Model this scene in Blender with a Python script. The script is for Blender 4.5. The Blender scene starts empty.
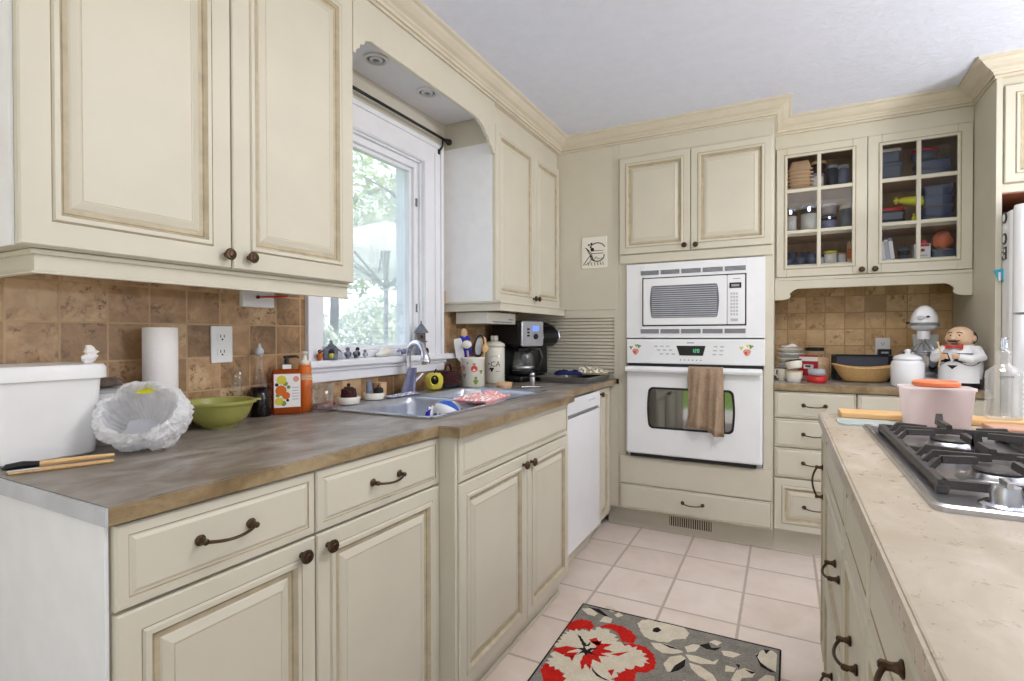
import bpy, bmesh, math, random
from mathutils import Matrix, Vector
random.seed(7)
PI = math.pi
COL = bpy.context.scene.collection

# ------------------------------------------------------------------ materials
def S(r, g, b):
    def f(c):
        c /= 255.0
        return c / 12.92 if c <= 0.04045 else ((c + 0.055) / 1.055) ** 2.4
    return (f(r), f(g), f(b), 1.0)

class NT:
    def __init__(s, name):
        s.m = bpy.data.materials.new(name); s.m.use_nodes = True
        s.t = s.m.node_tree; s.t.nodes.clear()
        s.out = s.n('ShaderNodeOutputMaterial')
    def n(s, typ, ins=None, **kw):
        nd = s.t.nodes.new(typ)
        for k, v in kw.items(): setattr(nd, k, v)
        if ins:
            for k, v in ins.items():
                if isinstance(v, bpy.types.NodeSocket): s.t.links.new(v, nd.inputs[k])
                else: nd.inputs[k].default_value = v
        return nd
    def l(s, a, b): s.t.links.new(a, b)
    def math(s, op, a, b=None):
        ins = {0: a}
        if b is not None: ins[1] = b
        return s.n('ShaderNodeMath', ins, operation=op).outputs[0]
    def ramp(s, fac, stops):
        r = s.n('ShaderNodeValToRGB', {0: fac})
        e = r.color_ramp.elements
        while len(e) < len(stops): e.new(0.5)
        for el, (p, c) in zip(e, stops): el.position = p; el.color = c
        return r.outputs[0]
    def coord(s): return s.n('ShaderNodeTexCoord').outputs['Object']
    def noise(s, vec, scale, detail=4.0, rough=0.55, dist=0.0):
        return s.n('ShaderNodeTexNoise', {'Vector': vec, 'Scale': scale, 'Detail': detail, 'Roughness': rough, 'Distortion': dist})
    def mix(s, f, a, b):
        nd = s.n('ShaderNodeMix', data_type='RGBA')
        for i, v in ((0, f), (6, a), (7, b)):
            if isinstance(v, bpy.types.NodeSocket): s.l(v, nd.inputs[i])
            else: nd.inputs[i].default_value = v
        return nd.outputs[2]

def mat(name, col, rough=0.5, metal=0.0, var=0.06, scale=14.0, bump=0.0, bscale=60.0, spec=0.5, trans=0.0, ior=1.45, coat=0.0, alpha=None, sss=None):
    k = NT(name); c = k.coord()
    nz = k.noise(c, scale)
    dark = tuple(x * (1 - var * 2) for x in col[:3]) + (1,); lite = tuple(min(1, x * (1 + var)) for x in col[:3]) + (1,)
    colr = k.ramp(nz.outputs[0], [(0.3, dark), (0.7, lite)])
    p = k.n('ShaderNodeBsdfPrincipled', {'Base Color': colr, 'Roughness': rough, 'Metallic': metal, 'Specular IOR Level': spec,
            'Transmission Weight': trans, 'IOR': ior, 'Coat Weight': coat})
    if bump:
        b = k.noise(c, bscale, 3.0)
        bn = k.n('ShaderNodeBump', {'Strength': bump, 'Distance': 0.01, 'Height': b.outputs[0]})
        k.l(bn.outputs[0], p.inputs['Normal'])
    k.l(p.outputs[0], k.out.inputs[0])
    return k.m

def glass_mat(name, tint=(1, 1, 1, 1), refl=0.5, rough=0.02, base=0.04, milky=0.0, milkcol=(1, 1, 1, 1)):
    k = NT(name)
    nz = k.noise(k.coord(), 9.0)
    t2 = tuple(x * 0.96 for x in tint[:3]) + (1,)
    tr = k.n('ShaderNodeBsdfTransparent', {'Color': k.ramp(nz.outputs[0], [(0.3, t2), (0.7, tint)])})
    gl = k.n('ShaderNodeBsdfGlossy', {'Color': (1, 1, 1, 1), 'Roughness': rough})
    lw = k.n('ShaderNodeLayerWeight', {'Blend': 0.35})
    f = k.math('ADD', k.math('MULTIPLY', lw.outputs['Facing'], refl), base)
    mx = k.n('ShaderNodeMixShader', {0: f}); k.l(tr.outputs[0], mx.inputs[1]); k.l(gl.outputs[0], mx.inputs[2])
    o = mx.outputs[0]
    if milky:
        df = k.n('ShaderNodeBsdfDiffuse', {'Color': milkcol}); ts = k.n('ShaderNodeBsdfTranslucent', {'Color': milkcol})
        dm = k.n('ShaderNodeMixShader', {0: 0.5}); k.l(df.outputs[0], dm.inputs[1]); k.l(ts.outputs[0], dm.inputs[2])
        m2 = k.n('ShaderNodeMixShader', {0: milky}); k.l(o, m2.inputs[1]); k.l(dm.outputs[0], m2.inputs[2]); o = m2.outputs[0]
    k.l(o, k.out.inputs[0])
    return k.m

def tile_mat(name, axes, size, off, cols, grout, mortar, rough, mott=9.0, bump=0.35, vary=0.5, stain=None):
    k = NT(name); c = k.coord()
    sp = k.n('ShaderNodeSeparateXYZ', {0: c})
    dist = []; cells = []
    for a, sz, of in zip(axes, size, off):
        q = k.math('DIVIDE', k.math('SUBTRACT', sp.outputs[a], of), sz)
        fl = k.math('FLOOR', q); fr = k.math('SUBTRACT', q, fl)
        d = k.math('MULTIPLY', k.math('MINIMUM', fr, k.math('SUBTRACT', 1.0, fr)), sz)
        dist.append(d); cells.append(fl)
    d = k.math('MINIMUM', dist[0], dist[1])
    wob = k.noise(c, 60.0, 2.0)
    d = k.math('ADD', d, k.math('MULTIPLY', k.math('SUBTRACT', wob.outputs[0], 0.5), mortar * 0.5))
    g = k.n('ShaderNodeMapRange', {0: d, 1: mortar * 0.5, 2: mortar * 0.5 + 0.0015, 3: 0.0, 4: 1.0}).outputs[0]
    cv = k.n('ShaderNodeCombineXYZ', {0: cells[0], 1: cells[1]})
    rn = k.n('ShaderNodeTexWhiteNoise', {0: cv.outputs[0]}, noise_dimensions='2D')
    sh = k.n('ShaderNodeVectorMath', {0: c, 1: rn.outputs['Color']}, operation='ADD')
    nz = k.noise(sh.outputs[0], mott, 6.0, 0.65, 0.6)
    f = k.math('ADD', k.math('MULTIPLY', nz.outputs[0], 1.0), k.math('MULTIPLY', k.math('SUBTRACT', rn.outputs[0], 0.5), vary))
    tc = k.ramp(f, [(0.25, cols[0]), (0.5, cols[1]), (0.75, cols[2])])
    if stain:
        n2 = k.noise(sh.outputs[0], mott * 4, 5.0, 0.7)
        n3 = k.noise(sh.outputs[0], mott * 0.9, 2.0)
        tc = k.mix(k.math('MULTIPLY', k.ramp(n2.outputs[0], [(0.52, (0, 0, 0, 1)), (0.62, (1, 1, 1, 1))]), k.ramp(n3.outputs[0], [(0.45, (0, 0, 0, 1)), (0.6, (1, 1, 1, 1))])), tc, stain)
    col = k.mix(g, grout, tc)
    p = k.n('ShaderNodeBsdfPrincipled', {'Base Color': col, 'Roughness': rough})
    h = k.math('ADD', g, k.math('MULTIPLY', nz.outputs[0], 0.3))
    bn = k.n('ShaderNodeBump', {'Strength': bump, 'Distance': 0.002, 'Height': h}); k.l(bn.outputs[0], p.inputs['Normal'])
    k.l(p.outputs[0], k.out.inputs[0])
    return k.m

def laminate(name, cols, rough=0.28, wb=0.28):
    k = NT(name); c = k.coord()
    mp = k.n('ShaderNodeMapping', {'Vector': c, 'Scale': (1.3, 0.7, 1.6)})
    a = k.noise(mp.outputs[0], 9.0, 7.0, 0.6, 0.7); b = k.noise(c, 45.0, 6.0, 0.7, 0.4)
    f = k.math('ADD', k.math('MULTIPLY', a.outputs[0], 1.0 - wb), k.math('MULTIPLY', b.outputs[0], wb))
    col = k.ramp(f, [(0.28, cols[0]), (0.45, cols[1]), (0.56, cols[2]), (0.70, cols[3])])
    r = k.n('ShaderNodeMapRange', {0: b.outputs[0], 1: 0.3, 2: 0.7, 3: rough - 0.06, 4: rough + 0.1}).outputs[0]
    p = k.n('ShaderNodeBsdfPrincipled', {'Base Color': col, 'Roughness': r})
    k.l(p.outputs[0], k.out.inputs[0]); return k.m

def wood_mat(name, c0, c1, rough=0.45, scale=(2, 30, 30)):
    k = NT(name); c = k.coord()
    mp = k.n('ShaderNodeMapping', {'Vector': c, 'Scale': scale})
    a = k.noise(mp.outputs[0], 3.0, 5.0, 0.6, 0.8)
    p = k.n('ShaderNodeBsdfPrincipled', {'Base Color': k.ramp(a.outputs[0], [(0.3, c0), (0.7, c1)]), 'Roughness': rough})
    k.l(p.outputs[0], k.out.inputs[0]); return k.m

def fabric_mat(name, c0, c1, scale=220.0, rough=0.95, bump=0.4):
    k = NT(name); c = k.coord()
    a = k.noise(c, scale, 2.0, 0.7); b = k.noise(c, 18.0, 3.0)
    f = k.math('ADD', k.math('MULTIPLY', a.outputs[0], 0.7), k.math('MULTIPLY', b.outputs[0], 0.3))
    p = k.n('ShaderNodeBsdfPrincipled', {'Base Color': k.ramp(f, [(0.38, c0), (0.62, c1)]), 'Roughness': rough, 'Specular IOR Level': 0.15})
    bn = k.n('ShaderNodeBump', {'Strength': bump, 'Distance': 0.002, 'Height': a.outputs[0]}); k.l(bn.outputs[0], p.inputs['Normal'])
    k.l(p.outputs[0], k.out.inputs[0]); return k.m

def leaf_mat(name, c0, c1):
    k = NT(name)
    a = k.noise(k.coord(), 2.4, 4.0)
    col = k.ramp(a.outputs[0], [(0.3, c0), (0.7, c1)])
    df = k.n('ShaderNodeBsdfDiffuse', {'Color': col}); ts = k.n('ShaderNodeBsdfTranslucent', {'Color': col})
    mx = k.n('ShaderNodeMixShader', {0: 0.4}); k.l(df.outputs[0], mx.inputs[1]); k.l(ts.outputs[0], mx.inputs[2])
    k.l(mx.outputs[0], k.out.inputs[0]); return k.m

def glow_mat(name, col, strength):
    k = NT(name); nz = k.noise(k.coord(), 30.0)
    p = k.n('ShaderNodeBsdfPrincipled', {'Base Color': (0.01, 0.01, 0.01, 1), 'Roughness': 0.4, 'Emission Color': col, 'Emission Strength': strength})
    k.l(k.math('ADD', k.math('MULTIPLY', nz.outputs[0], 0.1), 0.3), p.inputs['Roughness'])
    k.l(p.outputs[0], k.out.inputs[0]); return k.m

M = {}
M['cream'] = mat('cream_paint', S(206, 200, 183), 0.42, var=0.02, scale=5)
M['glaze'] = mat('antique_glaze', S(164, 148, 120), 0.5, var=0.12, scale=30)
M['glaze2'] = mat('light_antique_glaze', S(188, 176, 150), 0.5, var=0.08, scale=30)
M['gap'] = mat('shadow_gap_board', S(70, 58, 44), 0.8)
M['crown'] = mat('crown_paint', S(211, 202, 184), 0.45, var=0.03, scale=6)
M['ceil'] = mat('ceiling_plaster', S(222, 227, 242), 0.9, var=0.015, bump=0.35, bscale=35)
M['wallw'] = mat('wall_paint', S(218, 213, 200), 0.8, var=0.02)
M['trimw'] = mat('white_trim_paint', S(234, 235, 240), 0.4, var=0.015)
M['lit_end'] = mat('lit_end_panel', S(236, 236, 238), 0.4, var=0.02)  # cabinet sides whitened for the light falling on them from behind
M['tile'] = tile_mat('travertine_tile', (1, 2), (0.104, 0.102), (0.012, 0.914), (S(124, 96, 66), S(168, 132, 94), S(200, 168, 130)), S(182, 150, 112), 0.0036, 0.42, 12.0, 0.3, 0.42, S(110, 80, 50))
M['tileb'] = tile_mat('travertine_tile_back', (0, 2), (0.104, 0.102), (0.02, 0.914), (S(176, 140, 94), S(204, 166, 118), S(220, 188, 142)), S(176, 138, 96), 0.004, 0.42, 10.0, 0.3, 0.35, S(150, 112, 70))
M['floor'] = tile_mat('floor_tile', (0, 1), (0.306, 0.3), (-0.773, 2.317), (S(214, 197, 182), S(224, 209, 197), S(232, 219, 209)), S(184, 170, 158), 0.010, 0.35, 5.0, 0.4, 0.22)
LAM = (S(96, 85, 70), S(126, 115, 102), S(150, 143, 136), S(178, 174, 172))
M['lam'] = laminate('brown_laminate', LAM, 0.36)
M['lamedge'] = laminate('brown_laminate_edge', (S(92, 74, 50), S(132, 111, 80), S(154, 134, 103), S(174, 156, 126)), 0.35)
M['lamisl'] = laminate('lit_island_laminate', (S(163, 151, 133), S(171, 159, 142), S(182, 171, 156), S(196, 188, 178)), 0.3, 0.14)  # paler copy of the laminate, brightened for the light on the island
M['white'] = mat('appliance_white', S(236, 237, 240), 0.25, var=0.01, coat=0.2)
M['white2'] = mat('white_plastic', S(232, 232, 232), 0.35, var=0.015)
M['offwhite'] = mat('offwhite_ceramic', S(232, 228, 216), 0.2, var=0.02, coat=0.3)
M['greyw'] = mat('light_grey_plastic', S(190, 192, 198), 0.4)
M['grey'] = mat('mid_grey_plastic', S(128, 130, 136), 0.45)
M['black'] = mat('black_plastic', S(22, 22, 24), 0.3, var=0.1)
M['blackm'] = mat('matte_black', S(30, 29, 29), 0.6, var=0.1)
M['iron'] = mat('cast_iron', S(62, 58, 56), 0.5, var=0.12, bump=0.2, bscale=200, spec=0.6)
M['bronze'] = mat('dark_bronze', S(84, 66, 50), 0.38, 0.85, var=0.15, scale=60)
M['chrome'] = mat('chrome', S(215, 218, 226), 0.12, 1.0, var=0.02)
M['steel'] = mat('brushed_steel', S(190, 190, 194), 0.28, 1.0, var=0.05, scale=40)
M['steeld'] = mat('sink_steel', S(196, 200, 210), 0.33, 1.0, var=0.05, scale=30)
M['pan'] = mat('dark_pan_metal', S(150, 148, 148), 0.35, 0.8, var=0.1)
M['vent'] = mat('vent_shadow_grey', S(100, 102, 110), 0.5)
M['screen'] = mat('oven_screen_grey', S(112, 114, 122), 0.2, var=0.05)
M['ovglass'] = mat('dark_oven_glass', S(14, 18, 16), 0.05, var=0.05, ior=2.6, coat=1.0)
M['lcd'] = glow_mat('green_lcd', S(110, 200, 150), 1.4)
M['lcdb'] = glow_mat('blue_lcd', S(90, 120, 255), 2.0)
M['glass'] = glass_mat('clear_glass', (0.97, 0.98, 0.98, 1), 0.35, base=0.03)
M['pane'] = glass_mat('window_pane', (0.98, 0.99, 1, 1), 0.18, base=0.02)
M['scr'] = glass_mat('hazy_insect_screen', (1, 1, 1, 1), 0.0, base=0.0, milky=0.30, milkcol=S(226, 230, 240))  # milky share puts bright haze over the view into the screen
M['cabglass'] = glass_mat('cabinet_glass', (0.95, 0.96, 0.97, 1), 0.06, base=0.005)
M['botglass'] = glass_mat('bottle_glass', (0.97, 0.98, 0.98, 1), 0.45, base=0.05, milky=0.12, milkcol=S(240, 244, 246))
M['tubpl'] = glass_mat('cloudy_plastic', (0.95, 0.92, 0.92, 1), 0.15, 0.2, 0.03, 0.68, S(244, 236, 236))
M['clearpl'] = glass_mat('blue_clear_plastic', S(196, 206, 226), 0.3, 0.08, 0.06, 0.5, S(150, 158, 182))
M['blutub'] = glass_mat('blue_plastic_tub', S(170, 184, 220), 0.3, 0.1, 0.06, 0.6, S(110, 124, 168))
M['bagpl'] = glass_mat('plastic_bag', (0.97, 0.97, 0.97, 1), 0.45, 0.18, 0.08, 0.78, S(250, 250, 252))
M['amber'] = glass_mat('amber_soap', S(240, 150, 60), 0.3, 0.05, 0.04, 0.55, S(214, 104, 20))
M['dkliq'] = mat('dark_vinegar', S(20, 12, 12), 0.15)
M['water'] = glass_mat('water_surface', S(226, 234, 238), 0.4, 0.02, 0.06)
M['orange'] = mat('orange_plastic', S(226, 122, 78), 0.4)
M['orangeb'] = mat('orange_bottle', S(216, 108, 32), 0.3)
M['green'] = mat('olive_green_plastic', S(164, 163, 88), 0.3, var=0.05)
M['yellow'] = mat('yellow_ceramic', S(222, 206, 74), 0.25, coat=0.3)
M['yellowp'] = mat('yellow_plastic', S(226, 222, 40), 0.4)
M['red'] = mat('red_plastic', S(196, 36, 34), 0.35)
M['redlab'] = mat('red_label', S(172, 38, 58), 0.5)
M['pink'] = fabric_mat('pink_cloth', S(214, 120, 122), S(238, 190, 186))
M['peach'] = mat('peach_box', S(214, 178, 140), 0.6)
M['blue'] = mat('blue_plastic', S(30, 90, 190), 0.35)
M['bluebr'] = mat('royal_blue_brush', S(30, 40, 170), 0.45)
M['cyan'] = mat('cyan_plastic', S(64, 170, 200), 0.4)
M['lav'] = fabric_mat('lavender_cloth', S(128, 130, 160), S(166, 168, 196))
M['darkred'] = mat('dark_brown_bristle', S(72, 34, 36), 0.8, var=0.3, scale=120, bump=0.5, bscale=200)
M['bluegrey'] = mat('blue_grey_ceramic', S(124, 132, 150), 0.4, var=0.2, scale=60)
M['stone'] = mat('grey_brown_stone', S(112, 98, 88), 0.8, var=0.25, scale=50, bump=0.5)
M['slate'] = mat('slate_roof', S(112, 118, 128), 0.7, var=0.2, scale=70)
M['paper'] = mat('paper_white', S(238, 234, 232), 0.85, var=0.02, bump=0.15, bscale=150)
M['towel'] = fabric_mat('tan_towel', S(148, 126, 106), S(178, 154, 130), 160)
M['greyfab'] = mat('dark_grey_case', S(82, 84, 96), 0.55)
M['wicker'] = wood_mat('wicker', S(190, 146, 88), S(236, 198, 138), 0.6, (60, 60, 90))
M['wood'] = wood_mat('pale_wood', S(206, 162, 106), S(228, 190, 136), 0.5, (3, 40, 40))
M['redwood'] = wood_mat('reddish_board', S(176, 128, 104), S(206, 164, 138), 0.5, (4, 30, 30))
M['peachwood'] = wood_mat('orange_wood', S(190, 120, 70), S(214, 150, 96), 0.5, (20, 20, 3))
M['woodd'] = wood_mat('reddish_wood', S(120, 60, 34), S(160, 92, 56), 0.5, (4, 30, 30))
M['cabin'] = wood_mat('cabinet_interior', S(168, 130, 92), S(194, 156, 114), 0.6, (8, 8, 2))
M['blglass'] = mat('pale_blue_board', S(178, 196, 198), 0.25)
M['skin'] = mat('painted_skin', S(226, 190, 158), 0.35)
M['rug'] = fabric_mat('grey_rug', S(112, 108, 102), S(150, 146, 138), 260)
M['rugc'] = fabric_mat('cream_rug', S(196, 186, 166), S(222, 214, 196), 260)
M['rugr'] = fabric_mat('red_rug', S(176, 22, 20), S(206, 44, 34), 260)
M['rugb'] = fabric_mat('black_rug', S(28, 26, 26), S(48, 44, 44), 260)
M['olive'] = fabric_mat('olive_cloth', S(140, 132, 100), S(186, 176, 142), 120)
M['navy'] = fabric_mat('navy_cloth', S(22, 26, 62), S(44, 50, 96))
M['leaf'] = leaf_mat('leaf_green', S(150, 178, 110), S(226, 236, 190))  # both leaf colours are bleached to carry overexposed daylight
M['leaf2'] = leaf_mat('leaf_overexposed', S(206, 218, 196), S(246, 250, 240))
M['bark'] = mat('bark', S(96, 80, 66), 0.9, var=0.3, bump=0.8)
M['lawn'] = fabric_mat('lawn', S(96, 124, 54), S(138, 164, 84), 12.0)
M['patio'] = mat('bounce_concrete', S(206, 200, 192), 0.9, var=0.05, scale=3)
M['canvas'] = leaf_mat('umbrella_canvas', S(236, 236, 240), S(246, 246, 248))
M['umet'] = mat('umbrella_metal', S(176, 178, 186), 0.4, 0.3)
M['ink'] = mat('black_ink', S(34, 33, 36), 0.6)
M['inkg'] = mat('grey_print', S(150, 154, 162), 0.6)
M['pgreen'] = mat('painted_green', S(120, 150, 50), 0.4)
M['appler'] = mat('painted_red', S(206, 66, 56), 0.4)
M['peachp'] = mat('painted_peach', S(220, 150, 130), 0.5)

# ------------------------------------------------------------------ mesh builder
class MB:
    def __init__(s): s.bm = bmesh.new(); s.ms = []; s.X = Matrix.Identity(4)
    def mi(s, m):
        m = M[m] if isinstance(m, str) else m
        if m not in s.ms: s.ms.append(m)
        return s.ms.index(m)
    def v(s, p): return s.bm.verts.new(s.X @ Vector(p))
    def f(s, vs, m, smooth=False):
        try: fc = s.bm.faces.new(vs)
        except ValueError: return None
        fc.material_index = s.mi(m); fc.smooth = smooth; return fc
    def poly(s, pts, m): return s.f([s.v(p) for p in pts], m)
    def box(s, x0, y0, z0, x1, y1, z1, m, b=0.0):
        if b:
            t = bmesh.new(); bmesh.ops.create_cube(t, size=1.0)
            for q in t.verts: q.co = Vector(((x0 + x1) / 2 + q.co.x * (x1 - x0), (y0 + y1) / 2 + q.co.y * (y1 - y0), (z0 + z1) / 2 + q.co.z * (z1 - z0)))
            bmesh.ops.bevel(t, geom=t.edges[:], offset=b, segments=2, affect='EDGES', profile=0.5)
            mp = {q: s.v(q.co) for q in t.verts}
            for fc in t.faces: s.f([mp[q] for q in fc.verts], m)
            t.free(); return s
        c = [s.v(p) for p in ((x0, y0, z0), (x1, y0, z0), (x1, y1, z0), (x0, y1, z0), (x0, y0, z1), (x1, y0, z1), (x1, y1, z1), (x0, y1, z1))]
        for i in ((0, 3, 2, 1), (4, 5, 6, 7), (0, 1, 5, 4), (1, 2, 6, 5), (2, 3, 7, 6), (3, 0, 4, 7)): s.f([c[j] for j in i], m)
        return s
    def loft(s, rings, m, closed=True, cap0=True, cap1=True, smooth=True, ms=None):
        R = [[s.v(p) for p in r] for r in rings]; n = len(R[0])
        for i in range(len(R) - 1):
            mm = ms[i] if ms else m
            for j in range(n if closed else n - 1):
                s.f([R[i][j], R[i][(j + 1) % n], R[i + 1][(j + 1) % n], R[i + 1][j]], mm, smooth)
        if cap0: s.f(R[0][::-1], ms[0] if ms else m)
        if cap1: s.f(R[-1], ms[-1] if ms else m)
        return s
    def lathe(s, prof, m, c=(0, 0, 0), seg=24, ms=None, cap0=True, cap1=True, sx=1.0, sy=1.0):
        rings = [[(c[0] + sx * max(r, 1e-4) * math.cos(2 * PI * j / seg), c[1] + sy * max(r, 1e-4) * math.sin(2 * PI * j / seg), c[2] + z) for j in range(seg)] for r, z in prof]
        return s.loft(rings, m, ms=ms, cap0=cap0, cap1=cap1)
    def tube(s, pts, r, m, seg=8, cap=True):
        P = [Vector(p) for p in pts]; n = len(P); rr = r if isinstance(r, (list, tuple)) else [r] * n
        rings = []; up = None
        for i in range(n):
            d = (P[min(i + 1, n - 1)] - P[max(i - 1, 0)]).normalized()
            if up is None:
                up = Vector((0, 0, 1)) if abs(d.z) < 0.9 else Vector((1, 0, 0))
            a = d.cross(up)
            if a.length < 1e-4: a = d.cross(Vector((0, 1, 0)))
            a.normalize(); b = a.cross(d).normalized(); up = b
            rings.append([P[i] + (a * math.cos(2 * PI * j / seg) + b * math.sin(2 * PI * j / seg)) * rr[i] for j in range(seg)])
        return s.loft(rings, m, cap0=cap, cap1=cap)
    def prism(s, poly, axis, a0, a1, m):
        def P(u, w, a): return {'x': (a, u, w), 'y': (u, a, w), 'z': (u, w, a)}[axis]
        A = [s.v(P(u, w, a0)) for u, w in poly]; B = [s.v(P(u, w, a1)) for u, w in poly]; n = len(poly)
        s.f(A[::-1], m); s.f(B, m)
        for i in range(n): s.f([A[i], A[(i + 1) % n], B[(i + 1) % n], B[i]], m)
        return s
    def ell(s, c, r, m, seg=20, rings=12, fn=None):
        R = []
        for i in range(rings + 1):
            t = PI * i / rings; q = max(math.sin(t), 1e-3)
            ring = []
            for j in range(seg):
                a = 2 * PI * j / seg; p = Vector((c[0] + r[0] * q * math.cos(a), c[1] + r[1] * q * math.sin(a), c[2] - r[2] * math.cos(t)))
                ring.append(fn(p) if fn else p)
            R.append(ring)
        return s.loft(R, m)
    def build(s, name, parent=None, loc=None, rot=0.0, bevel=0.0, fixn=True):
        bm = s.bm
        if fixn: bmesh.ops.recalc_face_normals(bm, faces=bm.faces[:])
        for e in bm.edges:
            if len(e.link_faces) == 2:
                try: e.smooth = e.calc_face_angle() < 0.7
                except ValueError: pass
        me = bpy.data.meshes.new(name); bm.to_mesh(me); bm.free()
        for m in s.ms: me.materials.append(m)
        o = bpy.data.objects.new(name, me); COL.objects.link(o)
        if parent: o.parent = parent
        if loc: o.location = loc
        o.rotation_euler = (0, 0, rot) if not isinstance(rot, tuple) else rot
        if bevel:
            b = o.modifiers.new('bevel', 'BEVEL'); b.width = bevel; b.segments = 2; b.limit_method = 'ANGLE'; b.angle_limit = 0.6
        return o

def tag(o, label, cat, group=None, kind=None):
    o['label'] = label; o['category'] = cat
    if group: o['group'] = group
    if kind: o['kind'] = kind
    return o
def thing(name, label, cat, loc=(0, 0, 0), rot=0.0, group=None):
    o = bpy.data.objects.new(name, None); COL.objects.link(o); o.empty_display_size = 0.05
    o.location = loc; o.rotation_euler = rot if isinstance(rot, tuple) else (0, 0, rot)
    return tag(o, label, cat, group)
def struct(name, mb, label=None, cat=None, **k):
    o = mb.build(name, **k); o['kind'] = 'structure'
    if label: tag(o, label, cat)
    return o
def dup(root, loc, label, rot=None, group=None):
    def cp(o, par):
        c = o.copy(); COL.objects.link(c)
        if par: c.parent = par
        for ch in [x for x in list(bpy.data.objects) if x.parent == o]: cp(ch, c)
        return c
    r = cp(root, None); r.location = loc
    if rot is not None: r.rotation_euler = rot if isinstance(rot, tuple) else (0, 0, rot)
    r['label'] = label
    if group: r['group'] = group
    return r

# ------------------------------------------------------------------ room
XW, XF, YT, YB, ZC = -1.60, -1.29, 3.163, 3.82, 2.433
Y0 = -1.6
struct('floor', MB().box(XW - 0.15, Y0, -0.12, 4.2, YB + 0.15, 0.0, 'floor'), 'pinkish beige square ceramic tile kitchen floor', 'floor')
struct('ceiling', MB().box(XW - 0.15, Y0, ZC, 4.2, YB + 0.15, ZC + 0.12, 'ceil'), 'white textured plaster kitchen ceiling', 'ceiling')
# left wall around the window opening
wy0, wy1, wz0, wz1 = 1.46, 2.105, 1.085, 2.045
mb = MB()
for (a, b, c, d) in ((Y0, wy0, 0, ZC), (wy1, YB + 0.15, 0, ZC), (wy0, wy1, 0, wz0), (wy0, wy1, wz1, ZC)):
    mb.box(XW - 0.15, a, c, XW, b, d, 'wallw')
struct('wall_left', mb, 'pale painted wall holding the kitchen window', 'wall')
struct('wall_back', MB().box(XW, YB, 0, 4.2, YB + 0.15, ZC, 'wallw'), 'pale back wall behind the tall cabinets', 'wall')
mb = MB()
mb.box(XW, 0.36, 0.914, XW + 0.008, wy0 - 0.075, 1.42, 'tile'); mb.box(XW, wy0 - 0.075, 0.914, XW + 0.008, 2.27, 1.05, 'tile'); mb.box(XW, 2.27, 0.914, XW + 0.008, YT, 1.42, 'tile')
struct('trim_1', mb, 'tumbled brown stone tile backsplash below the left cabinets and window', 'backsplash')
struct('trim_2', MB().box(-0.05, YB - 0.008, 0.914, 0.857, YB, 1.56, 'tileb'), 'tan stone tile backsplash behind the stand mixer', 'backsplash')
struct('wall_light_block', MB().box(3.2, Y0, 2.1, 3.35, YB + 0.15, ZC, 'wallw').box(3.2, 2.2, 0, 3.35, YB + 0.15, 2.1, 'wallw').box(3.2, Y0, 0, 3.35, -1.2, 2.1, 'wallw'), 'unseen pale wall added to cut the side light, with a wide opening for daylight', 'wall')  # unseen wall added to cut side light; opening shaped to admit daylight
# crown
prof = [(0.0, 2.352), (0.007, 2.352), (0.007, 2.362), (0.013, 2.364), (0.016, 2.376), (0.024, 2.380), (0.028, 2.386), (0.045, 2.394), (0.062, 2.408), (0.070, 2.418), (0.078, 2.420), (0.085, 2.424), (0.085, ZC)]
path = [(XF, Y0), (XF, YT), (-0.05, YT), (-0.05, 3.46), (0.857, 3.46), (0.857, 3.15), (2.6, 3.15)]
def crown(path):
    V = [Vector(p) for p in path]; nrm = []
    for i in range(len(V) - 1):
        d = (V[i + 1] - V[i]).normalized(); nrm.append(Vector((d.y, -d.x)))
    mb = MB(); rings = []
    for i, p in enumerate(V):
        if i == 0: m = nrm[0]
        elif i == len(V) - 1: m = nrm[-1]
        else:
            m = nrm[i - 1] + nrm[i]; m = m / m.dot(nrm[i])
        rings.append([(p.x + m.x * q, p.y + m.y * q, z) for q, z in prof] + [(p.x - m.x * 0.02, p.y - m.y * 0.02, ZC), (p.x - m.x * 0.02, p.y - m.y * 0.02, 2.352)])
    mb.loft(rings, 'crown', smooth=False, ms=None)
    # darker glaze line along the two steps
    for zz, qq in ((2.3635, 0.0135), (2.3795, 0.0165)):
        mb.loft([[(p[0][0], p[0][1], 0) for p in ()] or [(V[i].x + mm.x * (qq + 0.0008), V[i].y + mm.y * (qq + 0.0008), zz + dz) for dz in (-0.0012, 0.0012)] for i, mm in enumerate(
            [nrm[0]] + [(nrm[j] + nrm[j + 1]) / (nrm[j] + nrm[j + 1]).dot(nrm[j + 1]) for j in range(len(nrm) - 1)] + [nrm[-1]])], 'glaze', closed=False, cap0=False, cap1=False)
    return mb
struct('trim_3', crown(path), 'cream stepped crown moulding running along the cabinet tops', 'moulding')

# ------------------------------------------------------------------ window
win = bpy.data.objects.new('window_1', None); COL.objects.link(win); win.location = (XW, 1.8, 1.09); win['kind'] = 'structure'
tag(win, 'white framed casement window above the sink', 'window')
def wpart(name, mb):
    for q in mb.bm.verts: q.co -= Vector((XW, 1.8, 1.09))
    o = mb.build(name, win); o['kind'] = 'structure'; return o
mb = MB()   # casing: stepped profile boards
cw = 0.16
for (a, b, c, d) in ((wy0 - 0.075, wy0, 1.085, wz1 + 0.118), (wy1, wy1 + cw, 1.085, wz1 + 0.118), (wy0, wy1, wz1, wz1 + 0.118)):
    mb.box(XW, a, c, XW + 0.018, b, d, 'trimw')
mb.box(XW + 0.018, wy0 - 0.075, wz1 + 0.096, XW + 0.028, wy1 + cw, wz1 + 0.118, 'trimw', 0.003)
mb.box(XW + 0.018, wy1 + cw - 0.022, 1.085, XW + 0.028, wy1 + cw, wz1 + 0.096, 'trimw', 0.003)
mb.box(XW + 0.018, wy0 - 0.075, 1.085, XW + 0.028, wy0 - 0.055, wz1 + 0.096, 'trimw', 0.003)
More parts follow.
